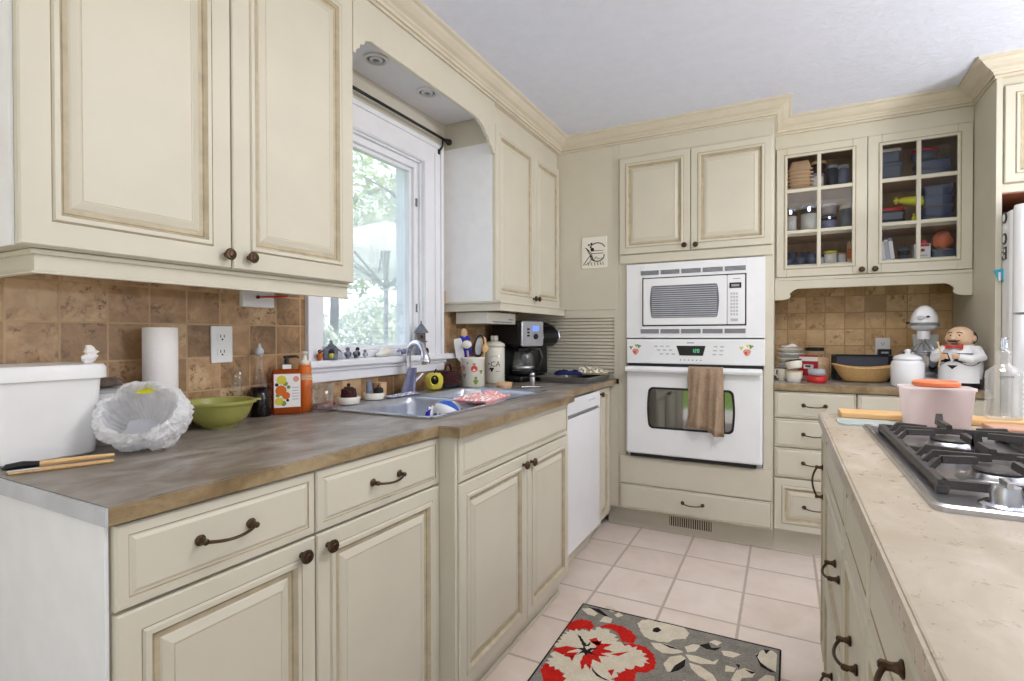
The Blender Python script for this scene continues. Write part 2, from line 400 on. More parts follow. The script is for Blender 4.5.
mb.box(XW + 0.018, wy1 + 0.09, 1.085, XW + 0.023, wy1 + 0.10, wz1 + 0.07, 'trimw', 0.002)
mb.box(XW + 0.018, wy1 + 0.004, 1.085, XW + 0.023, wy1 + 0.016, wz1, 'trimw', 0.002)
mb.box(XW + 0.018, wy0, wz1 + 0.004, XW + 0.023, wy1 + 0.016, wz1 + 0.016, 'trimw', 0.002)
wpart('window_casing', mb)
mb = MB()   # jamb lining
for (a, b, c, d) in ((wy0 - 0.001, wy0 + 0.008, wz0, wz1), (wy1 - 0.008, wy1 + 0.001, wz0, wz1), (wy0, wy1, wz1 - 0.008, wz1 + 0.001)):
    mb.box(XW - 0.15, a, c, XW + 0.002, b, d, 'trimw')
wpart('window_jamb', mb)
mb = MB()   # sash
gy0, gy1, gz0, gz1 = wy0 + 0.05, wy1 - 0.055, 1.142, 1.988
def ring(mb, x0, x1, ya, yb, za, zb, ia, ib, ic, id_, m):
    mb.box(x0, ya, za, x1, ia, zb, m, 0.004); mb.box(x0, ib, za, x1, yb, zb, m, 0.004); mb.box(x0, ia, za, x1, ib, ic, m, 0.004); mb.box(x0, ia, id_, x1, ib, zb, m, 0.004)
ring(mb, XW - 0.055, XW - 0.012, wy0 + 0.008, wy1 - 0.008, wz0 + 0.005, wz1 - 0.008, gy0 - 0.015, gy1 + 0.018, gz0 - 0.02, gz1 + 0.018, 'trimw')
ring(mb, XW - 0.06, XW - 0.028, gy0 - 0.015, gy1 + 0.018, gz0 - 0.02, gz1 + 0.018, gy0, gy1, gz0, gz1, 'trimw')
wpart('window_frame', mb)
wpart('window_pane', MB().box(XW - 0.044, gy0, gz0, XW - 0.040, gy1, gz1, 'pane'))
wpart('hazy_insect_screen', MB().box(XW - 0.063, gy0, gz0, XW - 0.0615, gy1, gz1, 'scr'))
mb = MB()
for z in (1.30, 1.82): mb.box(XW - 0.012, gy1 + 0.026, z, XW - 0.006, gy1 + 0.038, z + 0.04, 'grey', 0.002); mb.lathe([(0.005, 0), (0.005, 0.03)], 'steel', (XW - 0.004, gy1 + 0.032, z + 0.005), 8)
wpart('sash_latch', mb)
mb = MB()   # stool and apron
mb.box(XW - 0.06, wy0 - 0.085, 1.062, XW + 0.05, wy1 + 0.265, 1.09, 'trimw', 0.006)
mb.box(XW + 0.0, wy0 - 0.075, 1.005, XW + 0.022, wy1 + 0.17, 1.062, 'trimw', 0.004)
mb.box(XW + 0.02, wy0 - 0.078, 1.045, XW + 0.032, wy1 + 0.173, 1.062, 'trimw', 0.004)
wpart('window_sill', mb)

# curtain rod
rod = thing('curtain_rod', 'thin black curtain rod above the kitchen window', 'curtain rod', (-1.555, 2.265, 2.192))
mb = MB(); mb.tube([(0, -0.90, 0), (0, -0.01, 0)], 0.007, 'black'); mb.build('pole', rod)
mb = MB(); mb.X = Matrix.Rotation(-PI / 2, 4, 'X'); mb.lathe([(0.007, -0.012), (0.011, -0.008), (0.011, 0.0), (0.008, 0.004), (0.015, 0.012), (0.017, 0.022), (0.012, 0.032), (0.0, 0.036)], 'black', seg=16); mb.build('finial', rod)
mb = MB(); mb.tube([(-0.022, -0.035, -0.055), (-0.010, -0.035, -0.05), (0, -0.035, -0.035), (0, -0.035, -0.005)], 0.005, 'black'); mb.box(-0.0265, -0.043, -0.075, -0.021, -0.027, -0.035, 'black', 0.002); mb.build('bracket', rod)

# ------------------------------------------------------------------ cabinet kit (local: x = width, front faces -y, z = up)
def panel_rings(mb, x0, z0, w, h, yb, t, steps, mats, center):
    rings = []
    for d, n in steps:
        y = yb - t - n if n is not None else yb
        rings.append([(x0 + d, y, z0 + d), (x0 + w - d, y, z0 + d), (x0 + w - d, y, z0 + h - d), (x0 + d, y, z0 + h - d)])
    mb.loft(rings, 'cream', smooth=False, ms=mats, cap1=False)
    d, n = steps[-1]
    mb.poly(rings[-1], center)
def door(parent, x0, z0, w, h, knob=None, t=0.02, fw=0.052, yb=0.0, paint='cream', name='door', bar=None):
    mb = MB(); p = paint; g = 'glaze'; g2 = 'glaze2'
    st = [(0, None), (0, -0.004), (0.003, 0), (fw - 0.016, 0), (fw - 0.014, -0.0015), (fw - 0.011, 0.004), (fw - 0.002, 0.004), (fw + 0.004, -0.005), (fw + 0.007, -0.007), (fw + 0.016, -0.007), (fw + 0.019, -0.005), (fw + 0.034, 0.0), (fw + 0.036, -0.001), (fw + 0.038, -0.001)]
    ms = [p, p, p, g, p, p, g2, g, g2, p, p, p, g2]
    panel_rings(mb, x0, z0, w, h, yb, t, st, ms, p)
    o = mb.build(name, parent)
    if knob: add_knob(o, knob[0], yb - t, knob[1])
    if bar: add_bar(o, bar[0], yb - t, bar[1], *bar[2:])
    return o
def slab(parent, x0, z0, w, h, bar=None, knob=None, t=0.02, yb=0.0, name='drawer', paint='cream', inset=0.026):
    mb = MB(); p = paint; g = 'glaze'
    st = [(0, None), (0, -0.005), (0.003, -0.001), (inset - 0.008, 0), (inset - 0.006, -0.0025), (inset - 0.003, -0.0025), (inset + 0.003, 0.001), (inset + 0.006, 0.001)]
    ms = [p, p, p, g, p, p, p]
    panel_rings(mb, x0, z0, w, h, yb, t, st, ms, p)
    o = mb.build(name, parent)
    if bar: add_bar(o, bar[0], yb - t, bar[1], *bar[2:])
    if knob: add_knob(o, knob[0], yb - t, knob[1])
    return o
def add_knob(o, x, y, z, s=1.0):
    mb = MB(); mb.X = Matrix.Translation((x, y, z)) @ Matrix.Rotation(PI / 2, 4, 'X')
    mb.lathe([(0.007 * s, 0), (0.005 * s, 0.004), (0.005 * s, 0.012), (0.014 * s, 0.015), (0.0155 * s, 0.020), (0.013 * s, 0.024), (0.009 * s, 0.0245), (0.007 * s, 0.027), (0, 0.028)], 'bronze', seg=18)
    mb.build('knob', o)
def add_bar(o, x, y, z, L=0.1, vert=False, out=0.028):
    mb = MB(); mb.X = Matrix.Translation((x, y, z)) @ (Matrix.Rotation(PI / 2, 4, 'Y') if vert else Matrix.Identity(4))
    h = L / 2
    for sx in (-1, 1):
        X = mb.X; mb.X = X @ Matrix.Translation((sx * h, 0, 0)) @ Matrix.Rotation(PI / 2, 4, 'X')
        mb.lathe([(0.0095, 0), (0.0105, 0.003), (0.0065, 0.006), (0.0048, 0.012), (0.006, 0.02), (0.006, out - 0.006), (0.003, out - 0.003)], 'bronze', seg=14)
        mb.X = X
    pts = []; rr = []
    for i in range(13):
        u = -1 + 2 * i / 12
        pts.append((u * (h + 0.004), -0.016 - 0.016 * (1 - u * u), -0.006 * (1 - u * u)))
        rr.append(0.0036 - 0.0006 * (1 - u * u) + (0.0014 if abs(u) > 0.9 else 0))
    mb.tube(pts, rr, 'bronze', 8)
    mb.build('handle', o)
def kids(t, **kw): return t

R90 = PI / 2
# --- left base cabinet with two drawers and two doors
cab = thing('base_cabinet', 'cream base cabinet with two drawers over two doors at the near end', 'cabinet', (-0.970, 0.447, 0), R90 - 0.033)
W = 0.858
mb = MB(); mb.box(0, 0.0, 0.1, W, 0.615, 0.884, 'cream'); mb.box(0.001, 0.07, 0, W, 0.61, 0.1, 'cream'); mb.build('carcass', cab)
mb = MB(); mb.box(-0.006, -0.006, 0.0, -0.0005, 0.615, 0.884, 'lit_end'); o = mb.build('end_panel', cab); o['label'] = 'end panel whitened for the light on it'
dz0, dz1 = 0.738, 0.878
slab(cab, 0.004, dz0, 0.392, dz1 - dz0, bar=(0.187, 0.812, 0.1)); slab(cab, 0.400, dz0, 0.456, dz1 - dz0, bar=(0.624, 0.810, 0.1))
door(cab, 0.004, 0.105, 0.392, 0.627, knob=(0.358, 0.703)); door(cab, 0.400, 0.105, 0.456, 0.627, knob=(0.430, 0.701))
# --- sink base
sb = thing('sink_cabinet', 'cream sink base cabinet standing forward under the steel sink', 'cabinet', (-0.88, 1.297, 0), R90)
W = 0.92
mb = MB(); mb.box(0.018, 0, 0.1, W, 0.06, 0.884, 'cream'); mb.box(0.0205, 0.06, 0.1, W, 0.71, 0.60, 'cream'); mb.box(0.004, -0.012, 0.1, 0.018, 0.062, 0.884, 'cream'); mb.build('carcass', sb)
mb = MB(); mb.box(0.01, 0.034, 0.0, W, 0.06, 0.1, 'cream'); mb.box(0.01, 0.026, 0.0, W, 0.034, 0.018, 'cream', 0.002); mb.build('toe_kick', sb)
slab(sb, 0.02, 0.742, 0.89, 0.138, name='false_front')
door(sb, 0.02, 0.105, 0.462, 0.631, knob=(0.448, 0.703)); door(sb, 0.486, 0.105, 0.424, 0.631, knob=(0.515, 0.701))
# --- dishwasher
dw = thing('dishwasher', 'white built-in dishwasher beside the sink cabinet', 'dishwasher', (-0.955, 2.262, 0), R90)
mb = MB(); mb.box(0, 0.005, 0.09, 0.6, 0.55, 0.868, 'greyw'); mb.build('body', dw)
mb = MB(); mb.box(0.003, -0.03, 0.11, 0.597, 0.004, 0.775, 'white', 0.006); mb.build('door', dw)
mb = MB(); mb.box(0.003, -0.034, 0.782, 0.597, 0.004, 0.872, 'white', 0.006); mb.box(0.05, -0.036, 0.786, 0.55, -0.03, 0.796, 'grey'); 
for i in range(5): mb.box(0.40 + i * 0.025, -0.0355, 0.835, 0.413 + i * 0.025, -0.033, 0.843, 'greyw')
mb.build('control_panel', dw)
mb = MB(); mb.box(0.003, 0.03, 0.0, 0.597, 0.045, 0.1, 'cream'); mb.build('toe_panel', dw)
# --- narrow cabinet beside the dishwasher
nc = thing('narrow_cabinet', 'narrow cream cabinet with one knob between dishwasher and oven tower', 'cabinet', (-0.955, 2.868, 0), R90)
mb = MB(); mb.box(0, 0, 0.1, 0.292, 0.6, 0.884, 'cream'); mb.box(0, 0.05, 0.0, 0.27, 0.6, 0.1, 'cream'); mb.build('carcass', nc)
door(nc, 0.004, 0.108, 0.20, 0.766, knob=(0.03, 0.845), fw=0.04)
# --- appliance garage (panel with tambour door)
ag = thing('appliance_garage', 'cream corner panel with a slatted roll-up door behind the baking tray', 'cabinet', (-1.29, YT, 0.0), 0)
mb = MB()
mb.box(0.36, 0, 0.916, 0.389, 0.02, 2.352, 'cream'); mb.box(-0.30, 0, 1.293, 0.36, 0.02, 1.342, 'cream'); mb.box(-0.30, 0.003, 1.344, 0.36, 0.02, 2.352, 'cream'); mb.box(-0.30, 0.02, 0.916, 0.389, 0.03, 2.352, 'cream')
mb.build('face_panel', ag)
mb = MB()
nsl = 17
for i in range(nsl):
    z = 0.93 + i * (1.293 - 0.93) / nsl; hgt = (1.293 - 0.93) / nsl
    pr = [(0.019, z), (0.010, z + 0.001), (0.006, z + 0.004), (0.006, z + hgt - 0.006), (0.011, z + hgt - 0.002), (0.019, z + hgt)]
    A = [mb.v((-0.30, y, zz)) for y, zz in pr]; B = [mb.v((0.358, y, zz)) for y, zz in pr]
    for k in range(len(pr) - 1): mb.f([A[k], B[k], B[k + 1], A[k + 1]], 'glaze' if k in (0, 4) else 'cream')
mb.box(-0.30, 0.004, 0.916, 0.358, 0.018, 0.93, 'cream'); mb.build('roll_up_door', ag)

# --- oven tower
tw = thing('oven_tower', 'tall cream cabinet tower housing the microwave and wall oven', 'cabinet', (-0.9, YT, 0), 0)
mb = MB()
mb.box(0, 0.0, 0.129, 0.048, 0.62, 2.352, 'cream'); mb.box(0.802, 0.0, 0.129, 0.85, 0.62, 2.352, 'cream')
mb.box(0.048, 0.0, 1.615, 0.802, 0.62, 2.352, 'cream'); mb.box(0.048, 0.0, 0.129, 0.802, 0.62, 0.455, 'cream'); mb.box(0.048, 0.56, 0.455, 0.802, 0.62, 1.615, 'cream'); mb.box(0.0, 0.09, 0.0, 0.85, 0.6, 0.129, 'cream')
mb.build('carcass', tw)
for z0, z1 in ((0.286, 0.452), (1.618, 1.668)): mb = MB(); mb.box(0.01, -0.014, z0, 0.843, -0.0005, z1, 'cream', 0.002); mb.build('filler_panel', tw)
mb = MB(); mb.box(-0.075, 0.0, 0.129, -0.001, 0.02, 0.884, 'cream', 0.001); mb.build('side_filler', tw)
door(tw, 0.008, 1.674, 0.412, 0.582, knob=(0.39, 1.702)); door(tw, 0.424, 1.674, 0.418, 0.582, knob=(0.452, 1.700))
slab(tw, 0.01, 0.132, 0.834, 0.148, bar=(0.437, 0.213, 0.11), inset=0.012)
mb = MB(); mb.box(-0.088, 0.075, 0.0, 0.85, 0.0895, 0.129, 'cream'); mb.box(-0.088, 0.068, 0.0, 0.85, 0.0749, 0.012, 'cream', 0.002); mb.build('toe_board', tw)
rg = thing('floor_register', 'small slotted heating register in the toe board under the oven', 'vent', (-0.490, YT + 0.0745, 0.066))
mb = MB(); mb.box(-0.122, -0.002, -0.031, 0.122, -0.0005, 0.031, 'gap'); mb.build('backing', rg)
mb = MB()
ring_ = ((-0.125, -0.034, 0.125, -0.029), (-0.125, 0.029, 0.125, 0.034), (-0.125, -0.029, -0.12, 0.029), (0.12, -0.029, 0.125, 0.029))
for a, b, c, d in ring_: mb.box(a, -0.005, b, c, -0.0021, d, 'crown')
for i in range(19): mb.box(-0.116 + i * 0.0125, -0.0045, -0.029, -0.111 + i * 0.0125, -0.0021, 0.029, 'crown')
mb.build('slatted_grille', rg)

# --- microwave with trim kit
mw = thing('microwave', 'white built-in microwave with vented trim above the wall oven', 'microwave', (-0.475, YT - 0.001, 1.168), 0)
mb = MB(); mb.box(-0.372, 0.0, 0.03, 0.328, 0.4, 0.42, 'greyw'); mb.build('housing', mw)
# trim board with an opening
mb = MB()
mb.box(-0.374, -0.016, 0.0, -0.275, 0.0, 0.442, 'white', 0.002); mb.box(0.29, -0.016, 0.0, 0.384, 0.0, 0.442, 'white', 0.002); mb.box(-0.275, -0.016, 0.355, 0.29, 0.0, 0.442, 'white', 0.002); mb.box(-0.275, -0.016, 0.0, 0.29, 0.0, 0.07, 'white', 0.002)
mb.build('trim_frame', mw)
for zz in (0.371, 0.024):
    mb = MB(); mb.box(-0.292, -0.019, zz, 0.296, -0.0165, zz + 0.03, 'white', 0.001)
    for i in range(5):
        x0 = -0.287 + i * 0.117
        for k in range(4): mb.box(x0, -0.0205, zz + 0.003 + k * 0.0065, x0 + 0.107, -0.0188, zz + 0.0078 + k * 0.0065, 'vent')
    mb.build('vent_grille', mw)
mb = MB(); mb.box(-0.278, -0.0168, 0.069, 0.292, 0.002, 0.357, 'blackm'); mb.build('dark_gap', mw)
mb = MB(); mb.box(-0.270, -0.03, 0.076, 0.193, -0.0172, 0.350, 'white', 0.004); mwd = mb.build('door', mw)
mb = MB()
def rrect(x0, z0, x1, z1, r, bulge=0.0, n=6):
    pts = []
    for cx, cz, a0 in ((x1 - r, z0 + r, -PI / 2), (x1 - r, z1 - r, 0), (x0 + r, z1 - r, PI / 2), (x0 + r, z0 + r, PI)):
        for i in range(n + 1):
            a = a0 + PI / 2 * i / n; pts.append((cx + r * math.cos(a), cz + r * math.sin(a)))
        if bulge and a0 in (-PI / 2, PI / 2):
            for i in range(1, 6):
                q = i / 6; zz = (z0 + r) * (1 - q) + (z1 - r) * q if a0 < 0 else (z1 - r) * (1 - q) + (z0 + r) * q
                pts.append(((x1 if a0 < 0 else x0) + (1 if a0 < 0 else -1) * bulge * math.sin(PI * q), zz))
    return pts
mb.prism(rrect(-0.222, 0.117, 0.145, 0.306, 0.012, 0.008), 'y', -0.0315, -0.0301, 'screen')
# pale strips stand in for the reflection of blind slats in the window
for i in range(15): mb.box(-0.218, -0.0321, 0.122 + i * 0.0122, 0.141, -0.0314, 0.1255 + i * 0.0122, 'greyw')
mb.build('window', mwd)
mb = MB(); mb.box(0.195, -0.03, 0.076, 0.285, -0.0172, 0.350, 'white', 0.004)
for r_ in range(7):
    for c_ in range(3): mb.box(0.212 + c_ * 0.014, -0.0307, 0.125 + r_ * 0.019, 0.222 + c_ * 0.014, -0.0299, 0.137 + r_ * 0.019, 'greyw')
mb.box(0.212, -0.0307, 0.092, 0.25, -0.0299, 0.108, 'greyw', 0.0002); mb.box(0.225, -0.0307, 0.326, 0.262, -0.0299, 0.330, 'inkg'); cp = mb.build('control_panel', mw)
mb = MB(); mb.box(0.206, -0.0325, 0.276, 0.267, -0.0301, 0.306, 'black', 0.001); mb.box(0.216, -0.0328, 0.284, 0.257, -0.0324, 0.297, 'inkg'); mb.build('display', cp)

# --- wall oven
ov = thing('wall_oven', 'white wall oven with dark window and bar handle below the microwave', 'oven', (-0.475, YT - 0.001, 0.455), 0)
mb = MB(); mb.box(-0.37, 0.0, 0.0, 0.37, 0.5, 0.70, 'greyw'); mb.build('body', ov)
mb = MB(); mb.box(-0.37, -0.028, 0.562, 0.384, 0.0, 0.706, 'white', 0.005)
for x0, zz in ((-0.205, 0.66), (0.125, 0.66)):
    for r_ in range(3):
        for c_ in range(3 if x0 < 0 else 2):
            mb.box(x0 + c_ * 0.034 + r_ * (0.016 if x0 < 0 else -0.003), -0.0288, zz - r_ * 0.022, x0 + 0.02 + c_ * 0.034 + r_ * (0.016 if x0 < 0 else -0.003), -0.0279, zz + 0.008 - r_ * 0.022, 'greyw')
for i in range(6): mb.box(-0.058 + i * 0.022, -0.0288, 0.583, -0.050 + i * 0.022, -0.0279, 0.589, 'inkg')
mb.box(-0.02, -0.0288, 0.682, 0.02, -0.0279, 0.688, 'inkg')
cp = mb.build('control_panel', ov)
mb = MB(); mb.prism([(-0.06, 0.612), (0.068, 0.612), (0.082, 0.668), (-0.078, 0.668)], 'y', -0.0305, -0.028, 'black'); dsp = mb.build('display', cp)
mb = MB()
def seg7(mb, x, z, h, digit, m, y0, y1):
    w = h * 0.5; t = h * 0.13
    segs = {0: (0, h - t, w, h), 1: (w - t, h / 2, w, h), 2: (w - t, 0, w, h / 2), 3: (0, 0, w, t), 4: (0, 0, t, h / 2), 5: (0, h / 2, t, h), 6: (0, h / 2 - t / 2, w, h / 2 + t / 2)}
    on = {'1': (1, 2), '2': (0, 1, 6, 4, 3), '3': (0, 1, 6, 2, 3), '0': (0, 1, 2, 3, 4, 5)}[digit]
    for q in on:
        a, b, c, d = segs[q]; mb.box(x + a, y0, z + b, x + c, y1, z + d, m)
for i, d in enumerate('120'): seg7(mb, 0.008 + i * 0.015, 0.63, 0.02, d, 'lcd', -0.0310, -0.0304)
mb.build('clock_digits', dsp)
for sx in (-1, 1):   # fruit stickers
    st = MB(); cx, cz = (-0.315, 0.638) if sx < 0 else (0.296, 0.64)
    def blob(cx, cz, r, m, y, n=14, k=0.12, ph=0.0): st.poly([(cx + r * (1 + k * math.sin(3 * a + ph)) * math.cos(a), y, cz + r * (1 + k * math.sin(3 * a + ph)) * math.sin(a)) for a in [2 * PI * i / n for i in range(n)]], m)
    blob(cx, cz - 0.006, 0.019, 'peachp', -0.0284); blob(cx - 0.005, cz - 0.01, 0.007, 'appler', -0.0286)
    blob(cx - 0.028, cz + 0.018, 0.009, 'pgreen' if sx < 0 else 'yellow', -0.0285, k=0.4); blob(cx + 0.02, cz + 0.026, 0.010, 'pgreen', -0.0285, k=0.4, ph=1); blob(cx + 0.004, cz + 0.03, 0.007, 'yellow' if sx > 0 else 'pgreen', -0.0286, k=0.5)
    tag(st.build('fruit_sticker', loc=(-0.475, YT - 0.0013, 0.455), fixn=False), 'small fruit sticker at the %s end of the oven control panel' % ('left' if sx < 0 else 'right'), 'sticker', 'fruit stickers on the oven')
mb = MB(); mb.box(-0.362, -0.022, 0.545, 0.37, -0.004, 0.56, 'blackm'); mb.build('vent_slot', ov)
mb = MB(); mb.box(-0.37, -0.04, 0.022, 0.375, -0.002, 0.545, 'white', 0.012); od = mb.build('door', ov)
mb = MB(); mb.prism(rrect(-0.238, 0.180, 0.232, 0.424, 0.03, 0.006), 'y', -0.0415, -0.0399, 'blackm'); mb.prism(rrect(-0.226, 0.192, 0.220, 0.412, 0.025, 0.006), 'y', -0.0428, -0.0416, 'ovglass'); mb.build('window', od)
mb = MB()
prf = [(-0.041, 0.522), (-0.041, 0.546), (-0.062, 0.546), (-0.078, 0.540), (-0.084, 0.528), (-0.080, 0.516), (-0.068, 0.513), (-0.062, 0.522)]
mb.prism([(y, z) for y, z in prf], 'x', -0.365, 0.370, 'white'); mb.build('handle', od, bevel=0.002)
mb = MB(); mb.box(-0.345, -0.034, 0.004, 0.345, -0.004, 0.02, 'blackm'); mb.build('lower_vent', ov)

# --- right base cabinets
rb = thing('drawer_cabinet', 'cream four-drawer base cabinet right of the oven tower', 'cabinet', (-0.049, 3.185, 0), 0)
mb = MB(); mb.box(0, 0, 0.133, 0.379, 0.62, 0.886, 'cream'); mb.box(0, 0.075, 0, 0.379, 0.62, 0.133, 'cream'); mb.build('carcass', rb)
for z0, z1, hz in ((0.741, 0.883, 0.812), (0.584, 0.735, 0.658), (0.420, 0.578, 0.505)): slab(rb, 0.004, z0, 0.371, z1 - z0, bar=(0.192, hz, 0.1), inset=0.014)
door(rb, 0.004, 0.136, 0.371, 0.278, bar=(0.197, 0.272, 0.1), name='drawer')
mb = MB(); mb.box(0, 0.053, 0, 0.379, 0.0745, 0.133, 'cream'); mb.build('toe_board', rb)
rb2 = thing('corner_base_cabinet', 'cream base cabinet with a plain drawer under the stand mixer', 'cabinet', (0.332, 3.185, 0), 0)
mb = MB(); mb.box(0, 0, 0.133, 0.523, 0.62, 0.886, 'cream'); mb.box(0, 0.075, 0, 0.523, 0.62, 0.133, 'cream'); mb.build('carcass', rb2)
slab(rb2, 0.002, 0.741, 0.51, 0.142, bar=(0.26, 0.812, 0.1), inset=0.014); door(rb2, 0.002, 0.136, 0.51, 0.599, knob=(0.04, 0.69))
bk_ = thing('back_countertop', 'brown laminate countertop holding the wicker basket and mixer', 'countertop', (0.4, 3.5, 0.888))
mb = MB(); mb.X = Matrix.Translation((-0.4, -3.5, -0.888)); mb.box(-0.049, 3.159, 0.8885, 0.856, YB - 0.009, 0.925, 'lam'); mb.build('top', bk_, bevel=0.002)
mb = MB(); mb.X = Matrix.Translation((-0.4, -3.5, -0.888)); mb.box(-0.049, 3.155, 0.8885, 0.856, 3.1588, 0.9235, 'lamedge'); mb.build('front_edge', bk_)

# --- glass-front cabinet
gc = thing('glass_cabinet', 'cream wall cabinet with two six-pane glass doors full of dishes', 'cabinet', (-0.049, 3.48, 1.50), 0)
W = 0.905; D = 0.335
mb = MB()
mb.box(0, 0, 0.0, 0.018, D, 0.852, 'cream'); mb.box(W - 0.018, 0, 0, W, D, 0.852, 'cream'); mb.box(0.018, 0, 0, W - 0.018, D, 0.094, 'cream'); mb.box(0.018, 0, 0.775, W - 0.018, D, 0.852, 'cream'); mb.box(0.018, D - 0.01, 0.094, W - 0.018, D, 0.775, 'cabin')
mb.box(0.438, 0.0, 0.094, 0.468, 0.018, 0.775, 'cream')
mb.build('carcass', gc)
mb = MB(); mb.box(0.0182, 0.02, 0.0945, 0.0202, D - 0.011, 0.774, 'cabin'); mb.box(W - 0.0202, 0.02, 0.0945, W - 0.0182, D - 0.011, 0.774, 'cabin'); mb.box(0.021, 0.02, 0.771, W - 0.021, D - 0.011, 0.7735, 'cabin'); mb.build('inner_lining', gc)
SH = (0.264, 0.525)
for z in SH: mb = MB(); mb.box(0.021, 0.035, z, W - 0.021, D - 0.012, z + 0.018, 'cabin'); q_ = mb.build('shelf', gc); mb = MB(); mb.box(0.021, 0.030, z, W - 0.021, 0.0345, z + 0.018, 'crown'); mb.build('front_edge', q_)
def glass_door(x0, z0, w, h, l, r, b, t, knob):
    mb = MB(); p = 'cream'; yb = -0.001; T = 0.021
    # stiles and rails with a stepped inner edge
    mb.box(x0, yb - T, z0, x0 + l, yb, z0 + h, p, 0.003); mb.box(x0 + w - r, yb - T, z0, x0 + w, yb, z0 + h, p, 0.003)
    mb.box(x0 + l, yb - T, z0, x0 + w - r, yb, z0 + b, p, 0.003); mb.box(x0 + l, yb - T, z0 + h - t, x0 + w - r, yb, z0 + h, p, 0.003)
    i0, i1, j0, j1 = x0 + l, x0 + w - r, z0 + b, z0 + h - t
    for a, c, d, e in ((i0 - 0.016, j0 - 0.016, i0 - 0.012, j1 + 0.016), (i1 + 0.012, j0 - 0.016, i1 + 0.016, j1 + 0.016), (i0 - 0.012, j0 - 0.016, i1 + 0.012, j0 - 0.012), (i0 - 0.012, j1 + 0.012, i1 + 0.012, j1 + 0.016)): mb.box(a, yb - T - 0.0006, c, d, yb - T + 0.001, e, 'glaze')
    for a, c, d, e in ((i0 - 0.010, j0 - 0.010, i0 + 0.002, j1 + 0.010), (i1 - 0.002, j0 - 0.010, i1 + 0.010, j1 + 0.010), (i0, j0 - 0.010, i1, j0 + 0.002), (i0, j1 - 0.002, i1, j1 + 0.010)): mb.box(a, yb - T - 0.004, c, d, yb - 0.006, e, p, 0.002)
    d = mb.build('door', gc)
    mb = MB(); cx = (i0 + i1) / 2; mb.box(cx - 0.010, yb - T - 0.002, j0 + 0.001, cx + 0.010, yb - 0.005, j1 - 0.001, p, 0.003)
    for k in (1, 2):
        zz = j0 + (j1 - j0) * (0.315 if k == 1 else 0.69); mb.box(i0 + 0.001, yb - T - 0.0015, zz - 0.010, i1 - 0.001, yb - 0.0055, zz + 0.010, p, 0.003)
    mb.build('muntins', d)
    mb = MB(); mb.box(i0 + 0.002, yb - 0.009, j0 + 0.002, i1 - 0.002, yb - 0.006, j1 - 0.002, 'cabglass'); mb.build('glass_pane', d)
    add_knob(d, knob, yb - T, z0 + 0.022)
glass_door(0.008, 0.022, 0.444, 0.748, 0.054, 0.067, 0.058, 0.054, 0.427); glass_door(0.455, 0.022, 0.447, 0.748, 0.063, 0.061, 0.062, 0.056, 0.488)
pts = [(0.0, 0.0)] + [(0.0, -0.112), (0.035, -0.112)]
def scal(x0, x1, n=8): return
pts += [(0.060, -0.109), (0.078, -0.100), (0.084, -0.088), (0.078, -0.078), (0.086, -0.068), (0.098, -0.058), (0.115, -0.048)]
pts += [(W - 0.108, -0.048), (W - 0.09, -0.056), (W - 0.078, -0.068), (W - 0.074, -0.080), (W - 0.080, -0.088), (W - 0.074, -0.1), (W - 0.055, -0.109), (W - 0.035, -0.112), (W, -0.112), (W, 0.0)]
mb = MB(); mb.prism(pts, 'y', -0.016, 0.0, 'cream'); mb.build('scalloped_apron', gc, bevel=0.002)
for z0, z1 in ((0.001, 0.019), (0.772, 0.852)): mb = MB(); mb.box(0.0, -0.015, z0, W, -0.0005, z1, 'cream', 0.002); mb.build('face_rail', gc)

# --- fridge surround
fp = thing('fridge_surround', 'tall cream side panel with over-fridge cabinet beside the fridge', 'cabinet', (0.857, 3.17, 0), 0)
mb = MB(); mb.box(0, -0.02, 0, 0.022, 0.64, 2.352, 'cream', 0.001); mb.build('side_panel', fp)
mb = MB(); mb.box(0.022, 0, 1.83, 0.98, 0.6, 2.352, 'cream'); mb.box(0.022, -0.001, 1.825, 0.98, 0.6, 1.8299, 'woodd'); mb.box(0.022, 0.02, 1.74, 0.03, 0.6, 1.825, 'woodd'); mb.box(0.03, 0.55, 1.5, 0.98, 0.6, 1.825, 'woodd'); mb.build('upper_box', fp)
mb = MB(); mb.box(0.0225, -0.012, 1.831, 0.98, -0.0005, 1.868, 'cream', 0.002); mb.build('bottom_rail', fp)
door(fp, 0.03, 1.874, 0.455, 0.44); door(fp, 0.49, 1.874, 0.455, 0.44)
# --- fridge
fr = thing('refrigerator', 'white refrigerator with black bar handle at the frame edge', 'refrigerator', (0.8815, 3.06, 0), 0)
mb = MB(); mb.box(0.0, 0.0, 0.03, 0.86, 0.64, 1.735, 'white', 0.01); mb.build('body', fr)
for nm, z0, z1 in (('freezer_door', 1.28, 1.745), ('fridge_door', 0.06, 1.27)):
    mb = MB(); rings = []
    pr = rrect(0, -0.075, 0.86, -0.004, 0.034)
    rings = [[(x, y, z) for x, y in pr] for z in (z0, z1 - 0.02)] + [[(x * 0.99 + 0.004, y * 0.9, z1) for x, y in pr]]
    mb.loft(rings, 'white'); d = mb.build(nm, fr)
    mb = MB()
    if nm == 'fridge_door': mb.tube([(0.045, -0.07, 1.12), (0.046, -0.105, 1.13), (0.052, -0.118, 1.10), (0.07, -0.118, 0.75), (0.075, -0.105, 0.72), (0.075, -0.07, 0.72)], 0.012, 'black', 10)
    else: mb.tube([(0.05, -0.07, 1.33), (0.05, -0.115, 1.34), (0.05, -0.118, 1.52), (0.05, -0.07, 1.53)], 0.011, 'white', 10)
    mb.build('handle', d)
